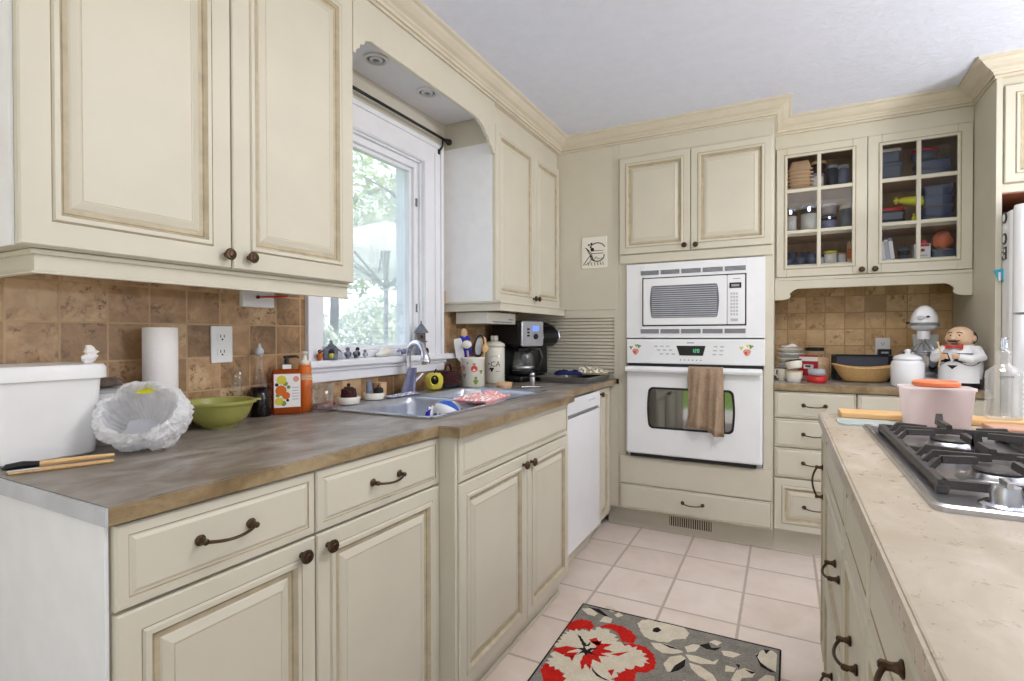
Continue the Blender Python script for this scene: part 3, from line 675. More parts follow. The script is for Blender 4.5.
def magnet(z, kind):
    mb = MB()
    if kind == 0: mb.X = Matrix.Rotation(-PI / 2, 4, 'Y'); mb.lathe([(0.026, 0), (0.026, 0.003), (0.0, 0.004)], 'black', seg=18); mb.lathe([(0.017, 0.0042), (0.0, 0.0046)], 'white2', seg=18)
    else:
        mb.box(-0.004, -0.024, -0.028, 0, 0.024, 0.028, 'black', 0.001)
        for a, b in ((-0.012, 0.012), (0.01, -0.004), (-0.008, -0.016), (0.012, 0.018)): mb.box(-0.0046, a - 0.006, b - 0.007, -0.0038, a + 0.006, b + 0.007, 'white2')
    return mb
for i, (z, kd, lb) in enumerate(((1.72 - 0.01, 0, 'round black and white fridge magnet, topmost on the fridge side'), (1.615, 0, 'round black and white fridge magnet, middle one on the fridge side'), (1.55, 1, 'square black patterned fridge magnet below two round magnets'))):
    o = magnet(z, kd).build('fridge_magnet', loc=(0.881, 3.12, z)); tag(o, lb, 'magnet', 'magnets on the fridge side')
mb = MB(); mb.prism([(-0.02, 0.02), (0.03, 0.03), (0.015, -0.028), (0.0, -0.03)], 'y', -0.012, 0, 'cyan'); mb.box(-0.004, -0.016, -0.03, 0.004, -0.012, 0.01, 'white2')
tag(mb.build('plastic_clip', loc=(0.868, 3.148, 1.458), bevel=0.002), 'bright blue plastic clip on the front edge of the fridge panel', 'clip')

# ------------------------------------------------------------------ upper cabinets on the left wall
ul = thing('upper_cabinet', 'large cream two-door wall cabinet nearest the camera on the left', 'cabinet', (XF - 0.02, 0.455, 1.36), R90)
W = 0.873; D = 0.289
mb = MB(); mb.box(0, 0.0, 0.0, W, D, 0.992, 'cream'); mb.build('carcass', ul)
mb = MB(); mb.box(-0.005, 0.0, 0.0, -0.0005, D, 0.992, 'lit_end'); mb.build('end_panel', ul)  # whitened sheet carries the light on this cabinet side
door(ul, 0.0, 0.002, 0.432, 0.955, knob=(0.416, 0.036), fw=0.066); door(ul, 0.436, 0.002, 0.437, 0.955, knob=(0.482, 0.036), fw=0.066)
mb = MB(); mb.box(0.034, 0.014, -0.048, W + 0.004, 0.03, -0.0005, 'cream'); mb.box(0.034, 0.03, -0.048, 0.048, D, -0.0005, 'cream')
for z0, z1, o_ in ((-0.012, -0.001, 0.008), (-0.05, -0.044, 0.006)):
    mb.box(0.034 - o_, 0.014 - o_, z0, W + 0.006, 0.02, z1, 'cream', 0.002); mb.box(0.034 - o_, 0.02, z0, 0.042, D, z1, 'cream', 0.002)
mb.build('light_rail', ul)
ur = thing('upper_cabinet', 'cream two-door wall cabinet right of the window above the coffee makers', 'cabinet', (XF - 0.02, 2.31, 1.36), R90)
W = 0.852
mb = MB(); mb.box(0, 0, 0, W, D, 0.992, 'cream'); mb.build('carcass', ur)
mb = MB(); mb.box(-0.004, -0.001, -0.0, -0.0004, D, 0.80, 'lit_end'); mb.build('end_panel', ur)  # white colour here stands for window and rear light
door(ur, 0.002, 0.002, 0.462, 0.888, knob=(0.446, 0.036)); door(ur, 0.468, 0.002, 0.380, 0.888, knob=(0.495, 0.036))
mb = MB(); mb.box(-0.012, -0.052, -0.05, W - 0.004, -0.036, -0.0005, 'cream'); mb.box(-0.012, -0.036, -0.05, 0.004, D, -0.0005, 'cream'); mb.box(0.004, -0.036, -0.012, W - 0.004, D, -0.0005, 'cream')
for z0, z1, o_ in ((-0.012, -0.001, 0.008), (-0.052, -0.044, 0.006)):
    mb.box(-0.012 - o_, -0.052 - o_, z0, W - 0.004, -0.046, z1, 'cream', 0.002); mb.box(-0.012 - o_, -0.046, z0, -0.002, D, z1, 'cream', 0.002)
mb.build('light_rail', ur)
# valance and soffit over window
va = thing('window_valance', 'cream scalloped valance bridging the two wall cabinets over the window', 'valance', (XF, 1.33, 2.217), R90)
L = 0.976
pts = [(0.0, 0.134), (0.0, -0.075), (0.012, -0.075), (0.016, -0.06), (0.03, -0.05), (0.034, -0.035), (0.05, -0.03), (0.06, -0.012), (0.085, 0.0), (L - 0.20, 0.0), (L - 0.16, -0.004), (L - 0.125, -0.016), (L - 0.10, -0.034), (L - 0.088, -0.05), (L - 0.066, -0.054), (L - 0.058, -0.07), (L - 0.06, -0.08), (L - 0.035, -0.09), (L - 0.024, -0.105), (L - 0.012, -0.118), (L, -0.12), (L, 0.134)]
mb = MB(); mb.prism(pts, 'y', 0.0, 0.018, 'cream'); mb.build('front_board', va, bevel=0.002)
mb = MB(); mb.box(0.0, 0.0185, 0.078, L, 0.309, 0.094, 'trimw'); mb.build('soffit_board', va)
pl = thing('puck_light', 'round white recessed light in the valance soffit, nearer the near cabinet', 'light', (-1.456, 1.626, 2.2945), 0, 'recessed lights over the window')
mb = MB(); mb.lathe([(0.050, 0.0), (0.050, -0.006), (0.041, -0.010), (0.037, -0.006), (0.037, 0.0)], 'white2', seg=28); mb.build('trim_ring', pl)
mb = MB(); mb.lathe([(0.0365, -0.001), (0.034, -0.002), (0.026, -0.0025), (0.025, -0.007), (0.019, -0.009), (0.012, -0.006), (0.009, -0.003), (0.0, -0.003)], 'greyw', seg=24, ms=['grey', 'grey', 'white2', 'white2', 'greyw', 'grey', 'grey']); mb.build('lens', pl)
dup(pl, (-1.448, 1.954, 2.2945), 'round white recessed light in the valance soffit, farther one above the window', group='recessed lights over the window')

# ------------------------------------------------------------------ countertops
ct = thing('countertop', 'brown mottled laminate countertop running along the window wall', 'countertop', (-1.2, 1.8, 0.88))
def cmb(): m = MB(); m.X = Matrix.Translation((1.2, -1.8, -0.88)); return m
SX0, SX1, SY0, SY1 = -1.545, -1.005, 1.375, 2.265   # sink cut-out
mb = cmb(); z0, z1 = 0.886, 0.915; xb = XW + 0.008
mb.prism([(xb, 0.437), (-0.946, 0.437), (-0.917, 1.288), (xb, 1.288)], 'z', z0, z1, 'lam'); mb.box(xb, 1.288, z0, -0.842, SY0, z1, 'lam'); mb.box(xb, SY0, z0, SX0, SY1, z1, 'lam'); mb.box(SX1, SY0, z0, -0.842, 2.222, z1, 'lam')
mb.box(SX1, 2.222, z0, -0.918, SY1, z1, 'lam'); mb.box(xb, SY1, z0, -0.918, YT - 0.001, z1, 'lam')
mb.build('top', ct)
mb = cmb()
mb.prism([(-0.946, 0.437), (-0.942, 0.437), (-0.913, 1.284), (-0.838, 1.284), (-0.838, 2.226), (-0.914, 2.226), (-0.914, YT - 0.001), (-0.918, YT - 0.001), (-0.918, 2.222), (-0.842, 2.222), (-0.842, 1.288), (-0.917, 1.288)], 'z', 0.8845, 0.9125, 'lamedge')
o = mb.build('front_edge', ct); o['label'] = 'mottled brown edge strip'
mb = cmb(); mb.box(xb, 0.432, 0.8845, -0.942, 0.4365, 0.9135, 'greyw'); o = mb.build('lit_end_edge', ct)  # pale grey end strip stands for light falling on the laminate

# sink
sk = thing('kitchen_sink', 'double bowl stainless steel sink set in the counter under the window', 'sink', (-1.275, 1.82, 0.915))
def basin(mb, x0, x1, y0, y1, d, r=0.04):
    rings = []
    for ins, z in ((0, 0.004), (0.004, 0.0), (0.008, -0.02), (0.012, -d + 0.03), (0.03, -d), ):
        rings.append([(x, y, z) for x, y in rrect(x0 + ins, y0 + ins, x1 - ins, y1 - ins, r)])
    mb.loft(rings, 'steeld', cap0=False)
    cx, cy = (x0 + x1) / 2, (y0 + y1) / 2
    mb.lathe([(0.04, -d + 0.001), (0.038, -d + 0.003), (0.02, -d + 0.002), (0.0, -d + 0.002)], 'chrome', (cx, cy, 0), 20)
bx0, bx1 = -0.17, 0.255; mid = 0.02
mb = MB(); basin(mb, bx0, bx1, -0.42, mid - 0.015, 0.19); mb.build('bowl', sk, fixn=False)
mb = MB(); basin(mb, bx0, bx1, mid + 0.015, 0.42, 0.17); mb.build('bowl', sk, fixn=False)
mb = MB()   # rim: outer frame strips around the two openings
ox0, ox1, oy0, oy1 = -0.285, 0.282, -0.458, 0.458
for a in ((ox0, oy0, bx0, oy1), (bx1, oy0, ox1, oy1), (bx0, oy0, bx1, -0.42), (bx0, 0.42, bx1, oy1), (bx0, mid - 0.015, bx1, mid + 0.015)):
    mb.box(a[0], a[1], 0.0005, a[2], a[3], 0.005, 'steeld')
for a in ((ox0, oy0, ox0 + 0.012, oy1), (ox1 - 0.012, oy0, ox1, oy1), (ox0, oy0, ox1, oy0 + 0.012), (ox0, oy1 - 0.012, ox1, oy1)): mb.box(a[0], a[1], 0.005, a[2], a[3], 0.0075, 'chrome', 0.001)
# close the bowls' corners against the strips
for y0, y1 in ((-0.42, mid - 0.015), (mid + 0.015, 0.42)):
    for cx, cy, a0 in ((bx1 - 0.04, y0 + 0.04, -PI / 2), (bx1 - 0.04, y1 - 0.04, 0), (bx0 + 0.04, y1 - 0.04, PI / 2), (bx0 + 0.04, y0 + 0.04, PI)):
        qx = cx + 0.04 * (1 if a0 in (-PI / 2, 0) else -1); qy = cy + 0.04 * (1 if a0 in (0, PI / 2) else -1)
        mb.poly([(qx, qy, 0.0045)] + [(cx + 0.04 * math.cos(a0 + PI / 2 * i / 6), cy + 0.04 * math.sin(a0 + PI / 2 * i / 6), 0.0045) for i in range(7)], 'steeld')
mb.build('rim', sk)
# faucet
fc = thing('faucet', 'chrome gooseneck faucet standing behind the sink', 'faucet', (-1.530, 1.915, 0.9205), math.radians(-14))
mb = MB(); mb.lathe([(0.028, 0), (0.028, 0.006), (0.022, 0.012), (0.018, 0.06), (0.016, 0.07)], 'chrome', seg=20); mb.build('base', fc)
pts = [(0, 0, 0.07), (0, 0, 0.13)] + [(0.058 - 0.058 * math.cos(a), 0, 0.170 + 0.062 * math.sin(a)) for a in [PI * i / 10 * 0.88 for i in range(11)]]
mb = MB(); mb.tube(pts, [0.013] * len(pts), 'chrome', 14); mb.build('neck', fc)
e = Vector(pts[-1]); mb = MB(); mb.tube([e, e + Vector((0.008, 0, -0.02)), e + Vector((0.012, 0, -0.042)), e + Vector((0.015, 0, -0.056))], [0.014, 0.018, 0.023, 0.017], 'chrome', 14); mb.build('spray_head', fc)
mb = MB(); mb.tube([(0, 0.012, 0.045), (0, 0.045, 0.055), (0, 0.085, 0.085)], [0.010, 0.008, 0.006], 'chrome', 10); mb.build('lever', fc)

# ------------------------------------------------------------------ island
IX = 0.118
isl = thing('kitchen_island', 'cream island cabinet with raised drawer fronts and bronze pulls', 'cabinet', (IX + 0.02, 2.10, 0), -R90)
mb = MB(); mb.box(0, 0, 0.1, 2.5, 0.9, 0.879, 'cream'); mb.box(0.02, 0.06, 0, 2.5, 0.88, 0.1, 'cream'); mb.build('carcass', isl)
IP = 'cream'
door(isl, 0.006, 0.108, 0.17, 0.762, bar=(0.085, 0.695, 0.098, True), fw=0.036)
slab(isl, 0.182, 0.745, 0.59, 0.125, name='false_front'); door(isl, 0.182, 0.425, 0.59, 0.314, bar=(0.60, 0.605, 0.1), name='drawer', fw=0.04); door(isl, 0.182, 0.108, 0.59, 0.311, bar=(0.52, 0.27, 0.1), name='drawer', fw=0.04)
slab(isl, 0.778, 0.745, 0.34, 0.125, name='false_front'); door(isl, 0.778, 0.425, 0.34, 0.314, bar=(0.94, 0.585, 0.1), name='drawer', fw=0.04); door(isl, 0.778, 0.108, 0.34, 0.311, name='drawer', bar=(0.94, 0.26, 0.1), fw=0.04)
slab(isl, 1.124, 0.745, 0.60, 0.125, bar=(1.45, 0.82, 0.1)); door(isl, 1.124, 0.425, 0.60, 0.314, bar=(1.135 + 0.05, 0.62, 0.1), name='drawer', fw=0.04); door(isl, 1.124, 0.108, 0.60, 0.311, name='drawer', bar=(1.42, 0.26, 0.1), fw=0.04)
mb = MB(); mb.box(0.02, 0.045, 0.0, 2.5, 0.0595, 0.098, 'cream'); mb.build('toe_board', isl)
ic = thing('island_countertop', 'mottled laminate worktop, paled for the light on it, on the island under the gas cooktop', 'countertop', (0.6, 0.9, 0.88))
mb = MB(); mb.X = Matrix.Translation((-0.6, -0.9, -0.88)); mb.box(0.112, -0.42, 0.8805, 1.06, 2.118, 0.915, 'lamisl'); mb.build('top', ic, bevel=0.003)
mb = MB(); mb.X = Matrix.Translation((-0.6, -0.9, -0.88)); mb.box(0.108, -0.42, 0.8805, 0.1119, 2.118, 0.9125, 'lamisl'); mb.build('front_edge', ic)
# cooktop
ck = thing('gas_cooktop', 'stainless steel gas cooktop with black iron grates on the island', 'cooktop', (0.205, 1.006, 0.915))
CW, CL = 0.56, 0.832
mb = MB()
o_ = rrect(0, 0, CW, CL, 0.02)
mb.loft([[(x, y, 0) for x, y in o_], [(x, y, 0.008) for x, y in o_], [(x + (0.006 if x < CW / 2 else -0.006), y + (0.006 if y < CL / 2 else -0.006), 0.011) for x, y in o_], [(x + (0.014 if x < CW / 2 else -0.014), y + (0.014 if y < CL / 2 else -0.014), 0.006) for x, y in o_]], 'steel')
mb.build('plate', ck)
for i, (x, y) in enumerate(((0.14, 0.235), (0.14, 0.55), (0.405, 0.235), (0.405, 0.55))):
    mb = MB(); mb.lathe([(0.062, 0.006), (0.058, 0.010), (0.045, 0.012), (0.04, 0.02), (0.036, 0.022)], 'steel', (x, y, 0), 24); b = mb.build('burner', ck)
    mb = MB(); mb.lathe([(0.036, 0.022), (0.038, 0.026), (0.034, 0.030), (0, 0.031)], 'iron', (x, y, 0), 24); mb.build('burner_cap', b)
def bar_(mb, a, b, w=0.011, h=0.012, m='iron'):
    a = Vector(a); b = Vector(b); d = (b - a); s = Vector((d.y, -d.x, 0)); s = s.normalized() * w / 2; u = Vector((0, 0, h / 2))
    mb.loft([[a + s - u, a - s - u, a - s * 0.8 + u, a + s * 0.8 + u], [b + s - u, b - s - u, b - s * 0.8 + u, b + s * 0.8 + u]], m, smooth=False)
for gx0, gx1 in ((0.030, 0.272), (0.282, 0.528)):
    mb = MB(); gy0_, gy1_ = 0.10, 0.70; zf = 0.022; zt = 0.044
    for a, b in (((gx0, gy0_), (gx1, gy0_)), ((gx0, gy1_), (gx1, gy1_)), ((gx0, gy0_ - 0.006), (gx0, gy1_ + 0.006)), ((gx1, gy0_ - 0.006), (gx1, gy1_ + 0.006)), ((gx0, 0.40), (gx1, 0.40))): bar_(mb, (*a, zf), (*b, zf), 0.016, 0.014)
    for x, y in ((gx0, gy0_), (gx1, gy0_), (gx0, gy1_), (gx1, gy1_)): mb.box(x - 0.009, y - 0.009, 0.006, x + 0.009, y + 0.009, 0.02, 'iron', 0.002)
    cx = (gx0 + gx1) / 2
    for cy in (0.25, 0.55):
        for sx in (-1, 1):
            for dy in (-0.055, 0.0, 0.055):
                ex = gx0 if sx < 0 else gx1; L_ = 0.085 if dy == 0 else 0.055
                for p, q in (((ex, cy + dy, zf), (ex - sx * 0.018, cy + dy, zt)), ((ex - sx * 0.018, cy + dy, zt), (ex - sx * (0.018 + L_), cy + dy * 0.6, zt - 0.001))): bar_(mb, p, q, 0.013, 0.013)
        for sy in (-1, 1):
            ey = gy0_ if (cy < 0.4 and sy < 0) else (gy1_ if (cy > 0.4 and sy > 0) else 0.40)
            for p, q in (((cx, ey, zf), (cx, ey - sy * 0.018, zt)), ((cx, ey - sy * 0.018, zt), (cx, ey - sy * 0.095, zt))): bar_(mb, p, q, 0.013, 0.013)
            mb.prism([(ey - 0.012, zt - 0.006), (ey + 0.012, zt - 0.006), (ey, zt + 0.022)], 'x', cx - 0.007, cx + 0.007, 'iron')
    mb.build('grate', ck)
for i in range(4):
    mb = MB(); x, y = 0.098 + i * 0.115, 0.052
    mb.lathe([(0.034, 0.006), (0.034, 0.010), (0.028, 0.013)], 'chrome', (x, y, 0), 24); mb.lathe([(0.020, 0.012), (0.020, 0.03), (0.017, 0.038), (0, 0.039)], 'steel', (x, y, 0), 20); mb.box(x - 0.004, y - 0.018, 0.036, x + 0.004, y + 0.018, 0.047, 'steel', 0.001)
    mb.build('control_knob', ck)

# ------------------------------------------------------------------ loose things: left counter
CT = 0.915
# white storage bin
bn = thing('storage_bin', 'large white plastic bin with a rolled rim at the near end of the counter', 'bin', (-1.487, 0.547, CT + 0.0005))
mb = MB()
def rr2(hx, hy, r): return rrect(-hx, -hy, hx, hy, r)
rings = [[(x, y, z) for x, y in rr2(hx, hy, 0.02)] for hx, hy, z in ((0.074, 0.084, 0.0), (0.078, 0.088, 0.004), (0.088, 0.096, 0.178))]
mb.loft(rings, 'white2'); mb.build('body', bn)
mb = MB(); mb.loft([[(x, y, z) for x, y in rr2(hx, hy, 0.02)] for hx, hy, z in ((0.089, 0.097, 0.172), (0.096, 0.104, 0.174), (0.096, 0.104, 0.198), (0.092, 0.10, 0.205), (0.084, 0.092, 0.206))], 'white2'); mb.build('lid', bn)
# crumpled figure on bin
mb = MB(); pr = []
for i in range(9):
    t = i / 8; pr.append((0.004 + 0.011 * math.sin(PI * (0.15 + 0.8 * t)) , t * 0.042))
random.seed(3)
rings = [[(r * (1 + 0.35 * random.uniform(-1, 1)) * math.cos(2 * PI * j / 9) * 0.6, r * (1 + 0.35 * random.uniform(-1, 1)) * math.sin(2 * PI * j / 9) + 0.006 * math.sin(z * 70), z) for j in range(9)] for r, z in pr]
mb.loft(rings, 'paper', smooth=False)
tag(mb.build('crumpled_wrapper', loc=(-1.452, 0.634, CT + 0.2065)), 'small crumpled white wrapper standing on the right end of the white bin', 'wrapper')
# white tub with stone
tb = thing('white_tub', 'white plastic tub behind the plastic bag with a flat stone on it', 'tub', (-1.525, 0.722, CT + 0.0005), 0.0)
mb = MB(); mb.loft([[(x, y, z) for x, y in rr2(hx, hy, 0.02)] for hx, hy, z in ((0.045, 0.055, 0.0), (0.052, 0.064, 0.115), (0.057, 0.069, 0.116), (0.057, 0.069, 0.128))], 'white2'); mb.build('body', tb)
mb = MB(); mb.loft([[(x, y, z) for x, y in rr2(hx, hy, 0.02)] for hx, hy, z in ((0.058, 0.07, 0.1285), (0.058, 0.07, 0.134), (0.052, 0.064, 0.137))], 'greyw'); mb.build('lid', tb)
mb = MB(); random.seed(5); mb.ell((0, 0, 0.013), (0.03, 0.045, 0.013), 'stone', 16, 8, lambda p: p * (1 + random.uniform(-0.06, 0.06)))
tag(mb.build('flat_stone', loc=(-1.53, 0.700, CT + 0.138)), 'flat grey brown stone lying on the white tub lid', 'stone')
# plastic bag
from mathutils import noise as MN
pb = thing('plastic_bag', 'crumpled white plastic bag standing open like a bowl on the counter', 'bag', (-1.346, 0.700, CT + 0.001))
pb.scale = (0.93, 0.93, 0.93)
tilt = Matrix.Translation((0, 0, 0.083)) @ Matrix.Rotation(math.radians(-42), 4, Vector((0.66, 0.75, 0))) 
axis = Vector((0.75, -0.66, 0)); 
mb = MB(); R = []
seg = 84
rot = Matrix.Rotation(math.radians(52), 3, axis.cross(Vector((0, 0, 1))).normalized() * -1)
def bagp(r, th, ph, k):
    d = Vector((math.sin(th) * math.cos(ph), math.sin(th) * math.sin(ph), -math.cos(th)))
    n = MN.noise(d * 2.6 + Vector((k, 0, 0))) * 0.12 - abs(MN.noise(d * 6.0)) * 0.16 - abs(MN.noise(d * 13.0 + Vector((3, k, 0)))) * 0.11 + 0.07
    p = rot @ (d * r * (1 + n))
    p = Vector((p.x, p.y, p.z * 0.86))
    return Vector((p.x, p.y, max(p.z, -0.080) + 0.082))
ths = [0.02 + (PI * 0.66) * i / 26 for i in range(27)]
for th in ths: R.append([bagp(0.100, th, 2 * PI * j / seg, 0) for j in range(seg)])
for th, rr_ in ((PI * 0.69, 0.099), (PI * 0.68, 0.093), (PI * 0.62, 0.088), (PI * 0.52, 0.085), (PI * 0.40, 0.083), (PI * 0.25, 0.082), (PI * 0.1, 0.080), (0.02, 0.08)): R.append([bagp(rr_, th, 2 * PI * j / seg, 0.4) for j in range(seg)])
mb.loft(R, 'bagpl', smooth=False); mb.build('bag_body', pb, fixn=False)
mb = MB(); mb.X = Matrix.Translation((-0.034, 0.02, 0.150)) @ Matrix.Rotation(0.9, 4, 'Z') @ Matrix.Rotation(0.75, 4, 'X'); mb.ell((0, 0, 0), (0.027, 0.016, 0.003), 'yellowp', 14, 6); o = mb.build('round_label', pb); o['label'] = 'yellow label on the bag rim'
mb = MB(); mb.X = Matrix.Translation((0.012, -0.012, 0.05)) @ Matrix.Rotation(0.85, 4, 'Z') @ Matrix.Rotation(0.6, 4, 'X'); mb.box(-0.035, -0.03, -0.001, 0.03, 0.04, 0.001, 'greyw', 0.0005); mb.build('folded_flap', pb)
# paper towel roll
pt = thing('paper_towel_roll', 'tall white paper towel roll standing by the tiled wall', 'paper towel', (-1.530, 0.838, CT + 0.0005))
mb = MB(); mb.lathe([(0.018, 0.002), (0.040, 0.0), (0.042, 0.004), (0.042, 0.287), (0.041, 0.292), (0.020, 0.293), (0.019, 0.26)], 'paper', seg=32); mb.build('paper_roll', pt)
mb = MB(); mb.lathe([(0.0185, 0.004), (0.0195, 0.29), (0.0175, 0.29)], 'peach', seg=20); mb.build('core', pt)
# sticks on the counter by the bin
br = thing('pastry_brush', 'long wooden handled brush with black grip lying before the white bin', 'brush', (-1.37, 0.452, CT + 0.009), math.radians(68))
mb = MB(); mb.tube([(0.055, 0, 0), (0.10, 0, 0), (0.15, 0, 0.0), (0.178, 0, 0)], [0.006, 0.006, 0.005, 0.004], 'wood', 8); mb.build('handle', br)
mb = MB(); mb.tube([(0.0, 0, -0.003), (0.006, 0, 0.0), (0.03, 0, 0.001), (0.056, 0, 0)], [0.002, 0.0065, 0.0085, 0.006], 'black', 10); mb.build('grip', br)
mb = MB(); mb.X = Matrix.Rotation(math.radians(67), 4, 'Z'); mb.box(0, -0.008, 0.0005, 0.165, 0.008, 0.006, 'wood', 0.002); mb.poly([(-0.001, -0.0085, 0.0064), (0.05, -0.0085, 0.0064), (0.042, 0.0085, 0.0064), (-0.001, 0.0085, 0.0064)], 'white2')
tag(mb.build('wooden_stirrer', loc=(-1.338, 0.450, CT)), 'flat wooden stick with white end lying nearest the counter edge', 'stick')
# green bowl
gb = thing('serving_bowl', 'olive green bowl with wide rim on the left counter', 'bowl', (-1.485, 0.978, CT + 0.0005))
gb.scale = (0.93, 0.93, 0.98)
mb = MB(); mb.lathe([(0.0, 0.0), (0.048, 0.0), (0.050, 0.006), (0.064, 0.012), (0.085, 0.035), (0.096, 0.062), (0.099, 0.07), (0.107, 0.072), (0.108, 0.078), (0.102, 0.081), (0.096, 0.079), (0.088, 0.055), (0.072, 0.025), (0.05, 0.012), (0.0, 0.010)], 'green', seg=40, cap0=False, cap1=False); mb.box(0.02, 0.095, 0.0715, 0.045, 0.118, 0.077, 'green', 0.002); mb.build('bowl', gb)
# clear stemmed glass behind the bowl
def lathe_thing(name, label, cat, loc, parts, group=None, rot=0.0):
    t = thing(name, label, cat, loc, rot, group)
    for nm, prof, m, seg in parts:
        q = MB(); q.lathe(prof, m, seg=seg, cap0=False, cap1=False); q.build(nm, t, fixn=False)
    return t
lathe_thing('bud_vase', 'small clear glass vase behind the green bowl', 'vase', (-1.562, 1.090, CT + 0.0005), [('glass_body', [(0.0, 0.0), (0.022, 0.0), (0.022, 0.012), (0.013, 0.05), (0.012, 0.085), (0.016, 0.125), (0.022, 0.162), (0.0205, 0.162), (0.013, 0.125), (0.010, 0.06), (0.0, 0.02)], 'glass', 22)])
# vinegar bottle
vb = lathe_thing('vinegar_bottle', 'tall clear bottle with dark liquid in its lower half', 'bottle', (-1.555, 1.165, CT + 0.0005), [('glass_body', [(0.0, 0.0), (0.033, 0.0), (0.035, 0.006), (0.033, 0.06), (0.024, 0.12), (0.015, 0.165), (0.012, 0.195), (0.014, 0.205), (0.012, 0.206)], 'glass', 24), ('dark_liquid', [(0.0, 0.002), (0.0345, 0.002), (0.0355, 0.006), (0.0336, 0.06), (0.0278, 0.098), (0.0, 0.098)], 'dkliq', 24), ('stopper', [(0.0, 0.202), (0.012, 0.206), (0.015, 0.215), (0.012, 0.224), (0.006, 0.232), (0.004, 0.242), (0.0, 0.244)], 'greyw', 18)])
# hand soap with citrus label
hs = thing('soap_bottle', 'square amber soap bottle with a fruit printed label and black pump', 'bottle', (-1.530, 1.252, CT + 0.0005), math.radians(55))
mb = MB(); mb.loft([[(x, y, z) for x, y in rr2(hx, hy, 0.008)] for hx, hy, z in ((0.042, 0.022, 0), (0.045, 0.025, 0.003), (0.045, 0.025, 0.142), (0.04, 0.021, 0.150), (0.016, 0.014, 0.155))], 'amber'); mb.build('body', hs)
mb = MB(); mb.poly([(-0.042, -0.0256, 0.024), (0.042, -0.0256, 0.024), (0.042, -0.0256, 0.138), (-0.042, -0.0256, 0.138)], 'paper')
random.seed(11)
for cx, cz, r, m_ in ((-0.018, 0.118, 0.016, 'yellow'), (-0.02, 0.082, 0.018, 'orangeb'), (-0.004, 0.064, 0.013, 'orangeb'), (-0.026, 0.045, 0.014, 'yellow'), (-0.006, 0.105, 0.008, 'pgreen'), (-0.03, 0.066, 0.007, 'pgreen'), (-0.012, 0.038, 0.009, 'pgreen'), (-0.033, 0.102, 0.006, 'black'), (0.001, 0.048, 0.005, 'black'), (0.004, 0.093, 0.006, 'pgreen'), (0.028, 0.12, 0.010, 'peachp')):
    mb.poly([(cx + r * math.cos(a), -0.0259 - 0.00002 * cz, cz + r * math.sin(a)) for a in [2 * PI * i / 12 for i in range(12)]], m_)
for z in (0.05, 0.06, 0.07, 0.08, 0.09): mb.poly([(0.015, -0.0259, z), (0.037, -0.0259, z), (0.037, -0.0259, z + 0.002), (0.015, -0.0259, z + 0.002)], 'inkg')
mb.build('label', hs, fixn=False)
mb = MB(); mb.lathe([(0.0, 0.153), (0.015, 0.153), (0.015, 0.172), (0.008, 0.174), (0.006, 0.19), (0.011, 0.191), (0.011, 0.199), (0.0, 0.2)], 'black', seg=18); mb.tube([(0, 0, 0.196), (0.03, -0.004, 0.197), (0.04, -0.005, 0.192)], [0.005, 0.004, 0.003], 'black', 8); mb.box(-0.014, -0.0157, 0.155, 0.014, -0.0152, 0.17, 'paper'); mb.build('pump', hs)
# orange foaming bottle
ob = lathe_thing('pump_bottle', 'slim orange bottle with white pump beside the citrus soap', 'bottle', (-1.522, 1.322, CT + 0.0005), [('body', [(0.0, 0.0), (0.025, 0.0), (0.026, 0.004), (0.026, 0.12), (0.022, 0.133), (0.024, 0.15), (0.020, 0.165), (0.0, 0.166)], 'orangeb', 22), ('label_band', [(0.0262, 0.112), (0.0265, 0.116), (0.0235, 0.134), (0.0232, 0.13)], 'peach', 22), ('pump', [(0.0, 0.164), (0.018, 0.164), (0.018, 0.180), (0.009, 0.182), (0.006, 0.205), (0.010, 0.206), (0.010, 0.213), (0.0, 0.214)], 'offwhite', 16)])
# water glass
wg = lathe_thing('drinking_glass', 'clear drinking glass with a little water near the window', 'glass', (-1.45, 1.335, CT + 0.0005), [('glass_body', [(0.0, 0.0), (0.034, 0.0), (0.036, 0.003), (0.042, 0.10), (0.0405, 0.10), (0.035, 0.012), (0.0, 0.010)], 'glass', 28), ('water', [(0.0, 0.0105), (0.0345, 0.0105), (0.0365, 0.028), (0.0, 0.028)], 'water', 28)])
# two white dishes with scrubbers
def dish(loc, lab): return lathe_thing('soap_dish', lab, 'dish', loc, [('bowl', [(0.0, 0.0), (0.038, 0.0), (0.040, 0.002), (0.044, 0.026), (0.042, 0.027), (0.037, 0.006), (0.0, 0.005)], 'offwhite', 26)], 'white soap dishes by the sink')
dz = CT + 0.0055
dish((-1.487, 1.500, CT + 0.008), 'small white dish by the sink holding a dark red brush'); dish((-1.500, 1.655, CT + 0.008), 'small white dish by the sink holding a dark brush and blue rag')
def brush(loc, lab, m, grp):
    t = thing('scrub_brush', lab, 'brush', loc, 0.4, grp)
    q = MB(); random.seed(int(loc[1] * 100)); q.lathe([(0.0, 0.0), (0.026, 0.002), (0.030, 0.018), (0.027, 0.05), (0.0, 0.052)], m, seg=18, cap0=False, cap1=False); q.build('bristles', t)
    q = MB(); q.lathe([(0.0, 0.0525), (0.02, 0.0525), (0.016, 0.058), (0.006, 0.06), (0.007, 0.07), (0.0, 0.073)], 'bronze', seg=14); q.build('grip', t)
    return t
brush((-1.487, 1.500, CT + 0.0145), 'dark red bristled scrub brush in the left white dish', 'darkred', 'scrub brushes in the dishes')
t = brush((-1.492, 1.672, CT + 0.0145), 'dark bristled scrub brush in the right white dish', 'blackm', 'scrub brushes in the dishes'); t.scale = (0.72, 0.72, 0.72)
